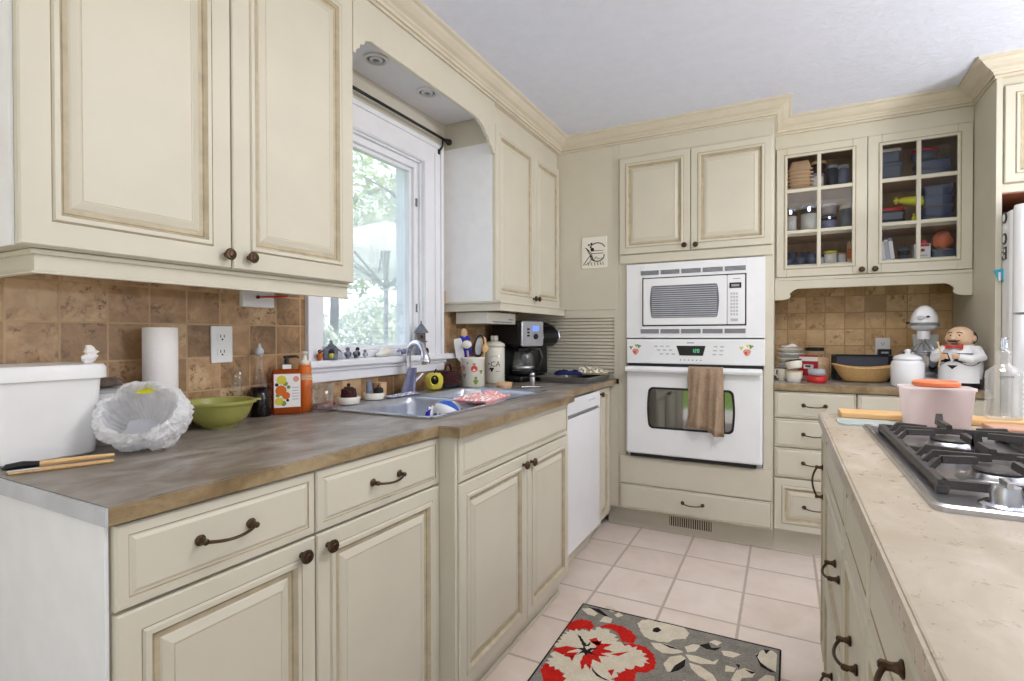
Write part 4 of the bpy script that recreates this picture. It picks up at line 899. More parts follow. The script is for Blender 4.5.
mb = MB(); random.seed(2); mb.ell((0, 0, 0.035), (0.014, 0.017, 0.04), 'bluegrey', 12, 8, lambda p: Vector((p.x * (1 + 0.25 * math.sin(p.z * 120)), p.y * (1 + 0.2 * math.cos(p.z * 90)), p.z)))
tag(mb.build('blue_rag', loc=(-1.512, 1.640, CT + 0.0145)), 'folded blue grey rag standing in the right white dish', 'rag')
mb = MB(); mb.tube([(0, 0, 0.008), (0, 0.05, 0.01), (0, 0.09, 0.008)], [0.007, 0.008, 0.005], 'red', 10)
tag(mb.build('red_utensil', loc=(-1.535, 1.385, CT)), 'red handle lying behind the drinking glass', 'utensil')
mb = MB(); mb.loft([[(x, y, z) for x, y in rr2(h, h, 0.006)] for h, z in ((0.019, 0), (0.02, 0.01), (0.021, 0.058))], 'peach')
tag(mb.build('sponge_box', loc=(-1.555, 1.755, CT + 0.0085)), 'small tan box on the sink rim behind the dishes', 'box')

# sink area
ap = lathe_thing('sponge_holder', 'yellow apple shaped ceramic holder beside the faucet', 'holder', (-1.50, 2.075, CT + 0.0085), [('body', [(0.0, 0.004), (0.025, 0.0), (0.036, 0.008), (0.044, 0.035), (0.042, 0.062), (0.028, 0.08), (0.010, 0.078), (0.0, 0.072)], 'yellow', 28)])
mb = MB(); mb.tube([(0, 0, 0.072), (0.002, 0.002, 0.088), (0.008, 0.004, 0.098)], [0.004, 0.003, 0.004], 'bronze', 8); mb.build('stem', ap)
mb = MB(); dv = Vector((1.5, -1.9, 0.22)).normalized(); mb.X = Matrix.Translation(Vector((0, 0, 0.045)) + dv * 0.0435) @ dv.to_track_quat('Z', 'Y').to_matrix().to_4x4(); mb.lathe([(0.023, -0.004), (0.024, 0.001), (0.019, 0.002), (0.018, -0.002)], 'yellow', seg=20, sy=1.2, cap0=False, cap1=False); mb.lathe([(0.0185, -0.001), (0.0, 0.0)], 'black', seg=20, sy=1.2); mb.build('opening', ap, fixn=False)
# lavender dish cloth draped on the faucet lever
mb = MB(); rows = []
for i in range(13):
    t_ = i / 12; z = 0.118 - 0.112 * t_; w = 0.020 + 0.014 * t_
    rows.append([(0.016 * math.sin(3 * PI * j / 8 + 0.4) * (0.3 + 0.7 * t_) - 0.01 * t_ + (0.006 if k else 0), -w + 2 * w * j / 8 - 0.018 * t_, z) for k in (0,) for j in range(9)])
R = [r + [(x + 0.008, y, z) for x, y, z in r[::-1]] for r in rows]
mb.loft(R, 'lav'); tag(mb.build('dish_cloth', loc=(-1.492, 1.895, CT + 0.006), rot=-0.6), 'lavender grey dish cloth hanging beside the faucet', 'cloth')
# dark woven basket
bk = thing('wire_basket', 'small dark brown woven basket with a looped handle behind the sink', 'basket', (-1.530, 2.235, CT + 0.0065), 0.3)
mb = MB()
for i in range(9):
    r = 0.042 + 0.018 * math.sin(PI * i / 10); z = 0.006 + i * 0.0085
    mb.tube([((r + 0.003 * (-1) ** (j + i)) * math.cos(2 * PI * j / 20), (r + 0.003 * (-1) ** (j + i)) * math.sin(2 * PI * j / 20), z) for j in range(21)], 0.005, 'darkred', 6)
mb.lathe([(0.0, 0.002), (0.05, 0.002), (0.056, 0.04), (0.0, 0.04)], 'blackm', seg=18); mb.build('woven_body', bk)
mb = MB(); mb.tube([(0, 0.055 * math.cos(a), 0.075 + 0.04 * math.sin(a)) for a in [PI * i / 12 for i in range(13)]], 0.006, 'darkred', 8); mb.build('handle', bk)
mb = MB(); mb.ell((0.0, 0.0, 0.0), (0.022, 0.026, 0.016), 'offwhite', 12, 8); mb.build('garlic_bulb', bk, loc=(0.012, -0.012, 0.056))
# things lying in the sink
db = thing('dish_brush', 'round blue and white dish brush lying in the near sink bowl', 'brush', (-1.095, 1.590, CT - 0.012)); db.rotation_euler = Vector((0.1, 0.55, 0.8)).to_track_quat('Z', 'Y').to_euler()
mb = MB(); mb.ell((0, 0, 0), (0.05, 0.05, 0.042), 'blue', 24, 14); mb.build('head', db)
mb = MB(); mb.lathe([(0.0415, -0.026), (0.0505, -0.014), (0.0515, -0.002), (0.0500, 0.010)], 'white2', seg=24, cap0=False, cap1=False); mb.lathe([(0.0, -0.0435), (0.02, -0.0405), (0.030, -0.036)], 'navy', seg=24, cap0=False, cap1=False)
for k in range(5):
    a = k * 2 * PI / 5 + 0.4; mb.tube([(0.0508 * math.cos(a) * math.cos(b_), 0.0508 * math.sin(a) * math.cos(b_), -0.0428 * math.sin(b_)) for b_ in (0.5, 0.7, 0.9, 1.1)], 0.005, 'white2', 6)
mb.build('stripe', db)
def cloth(name, label, cat, loc, hx, hy, hz, m, seed, rot=0.0, m2=None):
    q = MB(); n = 22; random.seed(seed); P = []
    for i in range(n):
        row = []
        for j in range(n):
            u = -1 + 2 * i / (n - 1); w = -1 + 2 * j / (n - 1); e_ = (1 - u ** 4) * (1 - w ** 4)
            z = hz * (0.25 + 0.75 * e_ * (0.65 + 0.8 * MN.noise(Vector((u * 1.9, w * 1.9, seed))) + 0.25 * MN.noise(Vector((u * 6, w * 6, seed)))))
            row.append(q.v((u * hx * (1 + 0.1 * MN.noise(Vector((w * 2, seed, 0)))), w * hy * (1 + 0.1 * MN.noise(Vector((u * 2, seed, 5)))), z)))
        P.append(row)
    for i in range(n - 1):
        for j in range(n - 1):
            mm = m2 if m2 and MN.noise(Vector((i * 0.7, j * 0.7, seed))) > 0.14 else m
            q.f([P[i][j], P[i + 1][j], P[i + 1][j + 1], P[i][j + 1]], mm, True)
    edge = [P[i][0] for i in range(n)] + [P[-1][j] for j in range(1, n)] + [P[i][-1] for i in range(n - 2, -1, -1)] + [P[0][j] for j in range(n - 2, 0, -1)]
    low = [q.v((p.co.x * 0.97, p.co.y * 0.97, 0)) for p in edge]
    for k in range(len(edge)): q.f([edge[k], edge[(k + 1) % len(edge)], low[(k + 1) % len(edge)], low[k]], m, True)
    q.f(low, m)
    return tag(q.build(name, loc=loc, rot=rot), label, cat)
cloth('floral_cloth', 'bunched blue and white printed cloth behind the blue brush in the sink', 'cloth', (-1.18, 1.70, CT - 0.185), 0.10, 0.09, 0.20, 'paper', 3.7, 0.2, 'bluebr')
cloth('pink_cloth', 'pink and white dishcloth heaped over the divider of the sink', 'cloth', (-1.105, 1.865, CT + 0.0058), 0.075, 0.125, 0.034, 'pink', 3.3, 0.1, 'paper')
cup = lathe_thing('white_cup', 'plain white cup standing in the far sink bowl', 'cup', (-1.30, 2.10, CT - 0.169), [('body', [(0.0, 0.0), (0.032, 0.0), (0.040, 0.182), (0.038, 0.182), (0.031, 0.006), (0.0, 0.005)], 'white2', 24)])
mb = MB(); mb.tube([(0, -0.036, 0.14), (0, -0.065, 0.13), (0, -0.066, 0.07), (0, -0.034, 0.05)], 0.006, 'white2', 8); mb.build('handle', cup)
cloth('folded_cloth', 'thin lavender striped cloth folded over the sink rim by the faucet', 'cloth', (-1.475, 1.81, CT + 0.0085), 0.022, 0.10, 0.012, 'lav', 4.1, 0.0, 'paper')

# crock and utensils
cr = lathe_thing('utensil_crock', 'white ceramic crock painted with fruit and packed with utensils', 'crock', (-1.465, 2.372, CT + 0.0005), [('body', [(0.0, 0.0), (0.060, 0.0), (0.063, 0.004), (0.062, 0.14), (0.065, 0.146), (0.065, 0.154), (0.061, 0.156), (0.058, 0.146), (0.057, 0.01), (0.0, 0.008)], 'offwhite', 34)])
def cyl_patch(mb, R_, ang, z, pts, m):
    mb.poly([((R_) * math.cos(ang + u / R_), (R_) * math.sin(ang + u / R_), z + v) for u, v in pts], m)
def disc(r, n=12, k=0.0, ph=0.0, sx=1.0): return [(sx * r * (1 + k * math.sin(3 * 2 * PI * i / n + ph)) * math.cos(2 * PI * i / n), r * (1 + k * math.sin(3 * 2 * PI * i / n + ph)) * math.sin(2 * PI * i / n)) for i in range(n)]
mb = MB(); a0 = math.atan2(-2.395, 1.46)
cyl_patch(mb, 0.0634, a0 + 0.12, 0.095, disc(0.018), 'appler'); cyl_patch(mb, 0.0636, a0 + 0.12, 0.118, disc(0.007, 10, 0.5), 'pgreen'); cyl_patch(mb, 0.0634, a0 + 0.25, 0.028, disc(0.013, 12, 0.2), 'pgreen'); cyl_patch(mb, 0.0635, a0 + 0.25, 0.047, disc(0.008), 'pgreen'); cyl_patch(mb, 0.0634, a0 - 0.75, 0.06, disc(0.010, 12, 0.3), 'inkg'); cyl_patch(mb, 0.0634, a0 - 0.45, 0.125, disc(0.006, 10, 0.5), 'inkg'); cyl_patch(mb, 0.0634, a0 - 0.9, 0.10, disc(0.014), 'peachp'); cyl_patch(mb, 0.0634, a0 + 0.75, 0.08, disc(0.010, 10, 0.4), 'pgreen')
mb.build('painted_fruit', cr, fixn=False)
def utensil(name, lab, cat, base, top, parts):
    b = Vector(base); d = Vector(top) - b; L_ = d.length
    t = thing(name, lab, cat, base); t.rotation_mode = 'QUATERNION'; zz = d.normalized(); yy = Vector((-1.46, 2.38, -0.2)).normalized(); yy = (yy - zz * yy.dot(zz)).normalized(); xx = yy.cross(zz)
    t.rotation_quaternion = Matrix(((xx.x, yy.x, zz.x), (xx.y, yy.y, zz.y), (xx.z, yy.z, zz.z))).to_quaternion()
    for nm, fn in parts:
        q = MB(); fn(q, L_); q.build(nm, t)
    return t
cx, cy, cz = -1.465, 2.372, CT + 0.012
def shaft(r, m, f0=0.0, f1=1.0): return lambda q, L: q.tube([(0, 0, L * f0), (0, 0, L * (f0 + f1) / 2), (0, 0, L * f1)], r, m, 8)
def flat(w, l, m, th=0.006, z0=0.7): return lambda q, L: q.loft([[(x, y, L * z0 + zz) for x, y in rr2(ww, th / 2, th * 0.4)] for ww, zz in ((w * 0.4, 0), (w, l * 0.2), (w, l * 0.85), (w * 0.8, l))], m)
utensil('cooking_brush', 'royal blue silicone brush with grey tip in the crock', 'utensil', (cx - 0.02, cy - 0.015, cz), (cx - 0.035, cy - 0.03, cz + 0.27), [('handle', shaft(0.006, 'bluebr', 0, 0.72)), ('brush_head', flat(0.030, 0.12, 'bluebr', 0.014, 0.50)), ('tip', lambda q, L: q.ell((0, 0, L * 0.99), (0.018, 0.010, 0.028), 'peach', 12, 8))])
utensil('plastic_spatula', 'wide white plastic spatula at the left of the crock', 'utensil', (cx - 0.03, cy - 0.03, cz), (cx - 0.06, cy - 0.055, cz + 0.235), [('handle', shaft(0.005, 'white2', 0, 0.7)), ('blade', flat(0.022, 0.12, 'white2', 0.005, 0.52))])
utensil('silicone_spoon', 'cream silicone spatula spoon in front of the blue brush', 'utensil', (cx + 0.012, cy - 0.035, cz), (cx - 0.005, cy - 0.052, cz + 0.21), [('handle', shaft(0.005, 'wood', 0, 0.85)), ('spoon_head', lambda q, L: q.ell((0, 0, L), (0.026, 0.012, 0.022), 'offwhite', 14, 8))])
utensil('slotted_turner', 'black slotted turner leaning right out of the crock', 'utensil', (cx + 0.0, cy + 0.01, cz), (cx + 0.02, cy + 0.045, cz + 0.25), [('handle', shaft(0.006, 'black', 0, 0.6)), ('blade_rim', lambda q, L: q.tube([(0.024 * math.cos(a), 0, L * 0.8 + 0.058 * math.sin(a)) for a in [2 * PI * i / 20 for i in range(21)]], 0.005, 'black', 6)), ('blade', lambda q, L: q.box(-0.02, -0.0015, L * 0.8 - 0.045, 0.02, 0.0015, L * 0.8 + 0.045, 'greyw', 0.001))])
utensil('wooden_spoon', 'wooden spoon at the right of the crock, taller of two', 'utensil', (cx + 0.02, cy + 0.02, cz), (cx + 0.03, cy + 0.055, cz + 0.235), [('handle', shaft(0.005, 'wood', 0, 0.85)), ('spoon_bowl', lambda q, L: q.ell((0, 0, L * 0.95), (0.020, 0.007, 0.03), 'wood', 14, 8))])
utensil('wooden_spoon', 'wooden spoon at the right of the crock, shorter of two', 'utensil', (cx + 0.03, cy + 0.005, cz), (cx + 0.055, cy + 0.04, cz + 0.20), [('handle', shaft(0.005, 'wood', 0, 0.85)), ('spoon_bowl', lambda q, L: q.ell((0, 0, L * 0.95), (0.017, 0.006, 0.026), 'wood', 14, 8))])
# canister with text
cn = lathe_thing('lidded_canister', 'tall white lettered canister with square lid knob beside the crock', 'canister', (-1.462, 2.60, CT + 0.0005), [('body', [(0.0, 0.0), (0.056, 0.0), (0.059, 0.004), (0.059, 0.195), (0.055, 0.204), (0.0, 0.204)], 'offwhite', 32), ('lid', [(0.0, 0.2045), (0.060, 0.2045), (0.062, 0.212), (0.058, 0.222), (0.035, 0.234), (0.016, 0.238), (0.0, 0.238)], 'offwhite', 32)])
mb = MB(); mb.box(-0.017, -0.017, 0.2375, 0.017, 0.017, 0.268, 'offwhite', 0.005); mb.build('lid_knob', cn)
def text_mesh(txt, size):
    cu = bpy.data.curves.new('lettering', 'FONT'); cu.body = txt; cu.size = size; cu.align_x = 'CENTER'; cu.resolution_u = 2
    ob_ = bpy.data.objects.new('lettering', cu); COL.objects.link(ob_)
    dg = bpy.context.evaluated_depsgraph_get(); me = bpy.data.meshes.new_from_object(ob_.evaluated_get(dg))
    vs = [tuple(v.co) for v in me.vertices]; fs = [tuple(p.vertices) for p in me.polygons]
    bpy.data.objects.remove(ob_); bpy.data.curves.remove(cu); bpy.data.meshes.remove(me)
    return vs, fs
mb = MB(); a0 = math.atan2(-2.60, 1.462)
for tx, sz, zz, da in (('CA', 0.042, 0.095, 0.1),):
    vs, fs = text_mesh(tx, sz)
    V_ = [mb.v((0.0596 * math.cos(a0 + da + x / 0.0596), 0.0596 * math.sin(a0 + da + x / 0.0596), zz + y)) for x, y, z in vs]
    for f_ in fs: mb.f([V_[i] for i in f_], 'ink')
for i in range(10): cyl_patch(mb, 0.0596, a0 - 0.35 + i * 0.085, 0.146 + 0.008 * math.sin(i * 0.35), disc(0.0025, 6), 'inkg')
for i in range(6): cyl_patch(mb, 0.0596, a0 + 0.15 + i * 0.07, 0.068, disc(0.002, 6), 'ink')
cyl_patch(mb, 0.0597, a0 - 0.25, 0.08, disc(0.011, 12, 0.35), 'ink'); cyl_patch(mb, 0.0597, a0 - 0.55, 0.11, disc(0.006, 10, 0.5), 'inkg'); cyl_patch(mb, 0.0597, a0 - 0.5, 0.08, disc(0.005, 10, 0.5), 'inkg')
mb.build('lettering', cn, fixn=False)
# coffee maker
cm = thing('coffee_maker', 'black drip coffee maker with silver control face and glass carafe', 'coffee maker', (-1.415, 2.785, CT + 0.0005), math.radians(74))
mb = MB(); mb.box(-0.10, -0.125, 0.0, 0.10, 0.125, 0.035, 'black', 0.012); mb.box(-0.10, 0.01, 0.03, 0.10, 0.125, 0.26, 'black', 0.012); mb.box(-0.098, -0.119, 0.205, 0.098, 0.125, 0.355, 'black', 0.015); mb.build('body', cm)
mb = MB(); mb.prism(rrect(-0.094, 0.205, 0.094, 0.350, 0.012), 'y', -0.13, -0.119, 'steel'); fp_ = mb.build('control_face', cm, bevel=0.003)
mb = MB(); mb.prism(rrect(-0.005, 0.295, 0.05, 0.322, 0.008), 'y', -0.1325, -0.1302, 'lcdb'); mb.build('display', fp_)
mb = MB()
for i in range(3): mb.box(-0.05, -0.133, 0.262 + i * 0.018, -0.03, -0.1302, 0.273 + i * 0.018, 'black', 0.002)
mb.X = Matrix.Translation((0.025, -0.130, 0.262)) @ Matrix.Rotation(PI / 2, 4, 'X'); mb.lathe([(0.016, 0), (0.016, 0.006), (0.013, 0.009), (0, 0.009)], 'black', seg=16); mb.build('buttons', fp_)
mb = MB(); mb.lathe([(0.0, 0.037), (0.05, 0.037), (0.062, 0.05), (0.066, 0.09), (0.058, 0.15), (0.044, 0.185), (0.042, 0.185), (0.056, 0.15), (0.063, 0.09), (0.0, 0.045)], 'glass', (0, -0.055, 0), 26, cap0=False, cap1=False); mb.build('carafe', cm, fixn=False)
mb = MB(); mb.lathe([(0.046, 0.178), (0.047, 0.195), (0.03, 0.205), (0.0, 0.205)], 'black', (0, -0.055, 0), 22); mb.tube([(0.04, -0.085, 0.185), (0.075, -0.115, 0.185), (0.083, -0.125, 0.14), (0.07, -0.11, 0.07), (0.05, -0.09, 0.065)], [0.008, 0.009, 0.010, 0.008, 0.006], 'black', 8); mb.lathe([(0.066, 0.072), (0.0685, 0.078), (0.0685, 0.086), (0.066, 0.09)], 'steel', (0, -0.055, 0), 26, cap0=False, cap1=False); mb.lathe([(0.051, 0.036), (0.064, 0.046), (0.066, 0.062), (0.0, 0.062)], 'black', (0, -0.055, 0), 26); mb.build('carafe_lid', cm)
# single-serve brewer
kg = thing('pod_coffee_machine', 'black single cup coffee machine with silver arched head in the corner', 'coffee machine', (-1.395, 3.025, CT + 0.0005), math.radians(68))
mb = MB(); mb.box(-0.085, -0.13, 0.0, 0.085, 0.13, 0.03, 'black', 0.01); mb.loft([[(x, y + 0.05, z) for x, y in rr2(hx, hy, 0.03)] for hx, hy, z in ((0.085, 0.08, 0.03), (0.082, 0.078, 0.20), (0.085, 0.08, 0.30), (0.07, 0.06, 0.335))], 'black'); mb.build('body', kg)
pr = [(0.11, 0.20), (-0.075, 0.20), (-0.115, 0.225), (-0.128, 0.255), (-0.12, 0.285), (-0.08, 0.315), (-0.02, 0.335), (0.06, 0.338), (0.11, 0.32)]
mb = MB(); mb.prism(pr, 'x', -0.076, 0.076, 'black'); hd = mb.build('brew_head', kg, bevel=0.006)
mb = MB(); q = [(-0.116, 0.222), (-0.131, 0.255), (-0.122, 0.29), (-0.08, 0.321), (-0.02, 0.341), (0.05, 0.344)]
q2 = list(q)
mb.tube([(-0.072, y, z) for y, z in q2] , [0.005, 0.009, 0.010, 0.009, 0.007, 0.004], 'steel', 8); mb.build('silver_arch', hd)
mb = MB(); mb.tube([(0.072, y, z) for y, z in q2] , [0.005, 0.009, 0.010, 0.009, 0.007, 0.004], 'steel', 8); mb.build('silver_arch', hd)
mb = MB(); rings = [[(-0.045, y - 0.0035, z + 0.002), (0.045, y - 0.0035, z + 0.002), (0.045, y, z - 0.004), (-0.045, y, z - 0.004)] for y, z in q[2:5]]; mb.loft(rings, 'black', smooth=False); mb.build('lid_panel', hd)
mb = MB(); mb.box(-0.05, -0.125, 0.0305, 0.05, -0.035, 0.036, 'steel', 0.002); mb.build('drip_tray', kg)
# under-cabinet unit
uc = thing('can_opener_unit', 'white appliance mounted under the right wall cabinet', 'appliance', (-1.46, 2.50, 1.2455), R90)
mb = MB(); mb.box(-0.15, -0.10, 0.0, 0.17, 0.10, 0.0625, 'offwhite', 0.006); mb.build('case', uc)
mb = MB(); mb.box(-0.10, -0.1015, 0.008, 0.12, -0.0995, 0.014, 'grey', 0.0005); mb.box(0.08, -0.1015, 0.022, 0.13, -0.0995, 0.03, 'inkg', 0.0005); mb.build('control_strip', uc)
# small bowl, salt shaker, spoon, tray, cloth
lathe_thing('ramekin', 'small tan ceramic bowl on the counter behind the sink', 'bowl', (-1.262, 2.345, CT + 0.0005), [('bowl', [(0.0, 0.0), (0.034, 0.0), (0.038, 0.003), (0.041, 0.03), (0.039, 0.031), (0.035, 0.007), (0.0, 0.005)], 'peach', 26)])
lathe_thing('steel_shaker', 'small steel shaker standing between ramekin and baking pan', 'shaker', (-1.185, 2.52, CT + 0.0005), [('body', [(0.0, 0.0), (0.014, 0.0), (0.015, 0.002), (0.014, 0.045), (0.012, 0.05), (0.0, 0.05)], 'steel', 18), ('cap', [(0.0, 0.0505), (0.0145, 0.0505), (0.0145, 0.066), (0.008, 0.073), (0.0, 0.074)], 'chrome', 18)])
sp_ = thing('teaspoon', 'steel teaspoon lying by the small tan bowl', 'spoon', (-1.19, 2.40, CT + 0.003), 0.8)
mb = MB(); mb.tube([(0, 0, 0.001), (0.05, 0, 0.003), (0.10, 0, 0.0)], [0.004, 0.002, 0.003], 'chrome', 8); mb.build('handle', sp_)
mb = MB(); mb.ell((0.118, 0, 0), (0.02, 0.012, 0.003), 'chrome', 14, 6); mb.build('spoon_bowl', sp_)
mb = MB(); hx, hy = 0.155, 0.20
mb.loft([[(x, y, z) for x, y in rr2(a, b, 0.02)] for a, b, z in ((hx - 0.012, hy - 0.012, 0), (hx - 0.004, hy - 0.004, 0.03), (hx + 0.012, hy + 0.012, 0.032), (hx + 0.012, hy + 0.012, 0.035), (hx - 0.005, hy - 0.005, 0.034), (hx - 0.014, hy - 0.014, 0.004))], 'pan', smooth=False)
tag(mb.build('baking_pan', loc=(-1.095, 2.925, CT + 0.0005), rot=-0.02), 'shallow dark metal baking pan in front of the slatted door', 'pan')
cloth('pot_holder', 'olive patterned pot holder lying on the far end of the baking pan', 'pot holder', (-1.05, 3.045, CT + 0.0365), 0.115, 0.085, 0.042, 'olive', 6.2, 0.15, 'paper')
cloth('oven_glove', 'dark navy cloth tucked under the olive pot holder on the pan', 'cloth', (-1.13, 2.90, CT + 0.0365), 0.08, 0.035, 0.036, 'navy', 7.7, 0.5)

# window sill things
SZ = 1.0905
bh = thing('birdhouse', 'small grey slate roofed birdhouse ornament on the window sill', 'birdhouse', (-1.575, 1.497, SZ), math.radians(48))
mb = MB(); mb.prism([(-0.024, 0.0), (0.024, 0.0), (0.026, 0.036), (0.0, 0.060), (-0.026, 0.036)], 'y', -0.02, 0.02, 'bluegrey'); mb.build('body', bh)
mb = MB()
for s_ in (-1, 1): mb.prism([(0, 0.068), (s_ * 0.037, 0.033), (s_ * 0.037, 0.027), (0, 0.061)], 'y', -0.027, 0.027, 'slate')
mb.box(-0.005, -0.005, 0.06, 0.005, 0.005, 0.074, 'slate', 0.001); mb.build('roof', bh)
mb = MB(); mb.poly([(0.012 * math.cos(a), -0.0203, 0.03 + 0.012 * math.sin(a)) for a in [2 * PI * i / 14 for i in range(14)]], 'black'); mb.build('entrance', bh, fixn=False)
mb = MB(); mb.ell((0, -0.028, 0.018), (0.009, 0.01, 0.012), 'yellow', 12, 8); mb.ell((0, -0.032, 0.031), (0.007, 0.007, 0.007), 'black', 10, 8); mb.box(-0.015, -0.038, 0, 0.015, -0.0205, 0.006, 'slate', 0.002); mb.build('bird_figure', bh)
def bird(loc, lab, body, head, sc, rz, grp='bird figurines on the window sill'):
    t = thing('bird_figurine', lab, 'figurine', loc, rz, grp); t.scale = (sc,) * 3
    q = MB(); q.ell((0, 0, 0.018), (0.017, 0.013, 0.018), body, 14, 10, lambda p: Vector((p.x + 0.3 * (p.z - 0.018), p.y, max(p.z, 0.0)))); q.build('body', t)
    q = MB(); q.ell((0.011, 0, 0.040), (0.0095, 0.009, 0.0095), head, 12, 8); q.tube([(0.019, 0, 0.039), (0.027, 0, 0.037)], [0.003, 0.0006], 'orangeb', 6); q.build('head', t)
    q = MB(); q.tube([(-0.010, 0, 0.014), (-0.022, 0, 0.007), (-0.034, 0, 0.004)], [0.008, 0.006, 0.002], head, 8)
    for s_ in (-1, 1): q.ell((-0.002, s_ * 0.011, 0.02), (0.013, 0.004, 0.010), head, 10, 6)
    q.build('wings', t); return t
bird((-1.565, 1.432, SZ), 'black and orange bird figurine left of the little birdhouse', 'orangeb', 'black', 0.85, -0.8)
bird((-1.570, 1.580, SZ), 'grey blue bird figurine just right of the little birdhouse', 'bluegrey', 'slate', 0.95, 2.4)
bird((-1.572, 1.632, SZ), 'blue bird figurine in the middle of the window sill row', 'bluegrey', 'blackm', 0.95, 2.0)
bird((-1.572, 1.682, SZ), 'small grey bird figurine at the right end of the bird row', 'greyw', 'slate', 0.72, -0.9)
mb = MB(); random.seed(4)
mb.ell((0, 0, 0.016), (0.022, 0.05, 0.017), 'offwhite', 20, 10, lambda p: Vector((p.x, p.y, max(0, p.z * (1 + 0.35 * math.sin(p.y * 60 + 1))))))
tag(mb.build('seashell', loc=(-1.572, 1.80, SZ)), 'smooth white seashell lying on the window sill', 'shell')
mb = MB()
for i in range(16): 
    a = random.uniform(0, 2 * PI); r = random.uniform(0, 0.028)
    mb.X = Matrix.Translation((0.5 * r * math.cos(a), 1.2 * r * math.sin(a), 0.009 + random.uniform(0, 0.012))) @ Matrix.Rotation(random.uniform(0, 3), 4, 'X') @ Matrix.Rotation(random.uniform(0, 3), 4, 'Y')
    mb.box(-0.007, -0.005, -0.009, 0.007, 0.005, 0.009, 'bluegrey' if i % 3 else 'lav', 0.002)
tag(mb.build('crystal_cluster', loc=(-1.572, 1.935, SZ + 0.004)), 'bluish purple crystal cluster right of the white seashell', 'mineral')
th = thing('lantern_birdhouse', 'tall brown and blue birdhouse ornament at the right of the sill', 'birdhouse', (-1.568, 2.062, SZ), math.radians(50))
mb = MB(); mb.box(-0.026, -0.02, 0.0, 0.026, 0.02, 0.008, 'slate', 0.002); mb.box(-0.02, -0.015, 0.008, 0.02, 0.015, 0.062, 'bluegrey', 0.002); mb.box(-0.026, -0.02, 0.062, 0.026, 0.02, 0.068, 'stone', 0.001); mb.box(-0.019, -0.014, 0.068, 0.019, 0.014, 0.106, 'stone', 0.002); mb.build('body', th)
mb = MB(); mb.loft([[(x * k, y * k, z) for x, y in ((-0.03, -0.024), (0.03, -0.024), (0.03, 0.024), (-0.03, 0.024))] for k, z in ((1.0, 0.1065), (1.0, 0.111), (0.45, 0.138), (0.12, 0.152))], 'slate', smooth=False); mb.tube([(0, 0, 0.15), (0, 0, 0.165)], 0.0025, 'black', 6); mb.build('roof', th)
mb = MB(); mb.box(-0.010, -0.0185, 0.012, 0.010, -0.0148, 0.045, 'darkred', 0.001); mb.build('doorway', th); mb = MB(); mb.prism([(0.007 * math.cos(a), 0.088 + 0.009 * math.sin(a)) for a in [2 * PI * i / 12 for i in range(12)]], 'y', -0.0155, -0.0138, 'black'); mb.build('opening', th); mb = MB(); mb.ell((0.02, -0.026, 0.018), (0.012, 0.009, 0.018), 'darkred', 10, 8); mb.build('figure', th)

mb = MB(); mb.X = Matrix.Rotation(PI / 2, 4, 'X'); mb.lathe([(0.0, 0.0), (0.042, 0.0), (0.044, 0.004), (0.042, 0.010), (0.0, 0.010)], 'peachwood', seg=28); mb.lathe([(0.006, 0.0), (0.010, 0.002), (0.010, 0.008), (0.006, 0.010)], 'peachwood', (0, 0.047, 0), seg=12)
tag(mb.build('wooden_trivet', loc=(-1.402, 0.4485, 1.575)), 'round orange brown wooden disc on the side of the near wall cabinet', 'trivet')
# outlets and switch
def plate_outlet(loc, rot, lab, plug=False):
    t = thing('wall_outlet', lab, 'outlet', loc, rot)
    q = MB(); q.box(-0.036, -0.006, -0.058, 0.036, 0, 0.058, 'white2', 0.002); q.build('cover_plate', t)
    for zz in ((0.024, -0.024) if not plug else (0.024,)):
        q = MB(); q.prism(rrect(-0.017, zz - 0.014, 0.017, zz + 0.014, 0.008), 'y', -0.0075, -0.0058, 'white2')
        for sx in (-0.007, 0.005): q.box(sx, -0.0079, zz - 0.002, sx + 0.0025, -0.0074, zz + 0.007, 'ink')
        q.prism([(0.003 * math.cos(a), zz - 0.008 + 0.003 * math.sin(a)) for a in [2 * PI * i / 10 for i in range(10)]], 'y', -0.0079, -0.0074, 'ink'); q.build('receptacle', t)
    return t
plate_outlet((XW + 0.0082, 1.055, 1.157), R90, 'white double outlet on the tile above the green bowl')
plate_outlet((0.525, YB - 0.0082, 1.108), 0, 'white outlet on the back tile with a black plug in it', True)
pg = thing('black_plug', 'black plug adapter pushed into the back wall outlet', 'plug', (0.530, YB - 0.0145, 1.078))
mb = MB(); mb.box(-0.033, -0.04, -0.028, 0.033, 0, 0.022, 'black', 0.005); mb.build('body', pg); mb = MB(); mb.box(-0.018, -0.041, -0.004, 0.018, -0.0398, 0.006, 'greyw'); mb.build('label', pg)
swp = thing('switch_plate', 'blank white box under the wall cabinet with a red stick on it', 'box', (XW + 0.0082, 1.18, 1.302), R90)
mb = MB(); mb.box(-0.062, -0.02, -0.022, 0.058, 0, 0.05, 'white2', 0.003); mb.build('plate', swp)
mb = MB(); mb.tube([(-0.01, -0.03, 0.012), (0.04, -0.034, 0.016), (0.10, -0.034, 0.022)], 0.003, 'red', 8); mb.ell((-0.012, -0.0275, 0.012), (0.006, 0.0075, 0.006), 'darkred', 10, 8); o = mb.build('pull_stick', swp); o['label'] = 'red pull stick'
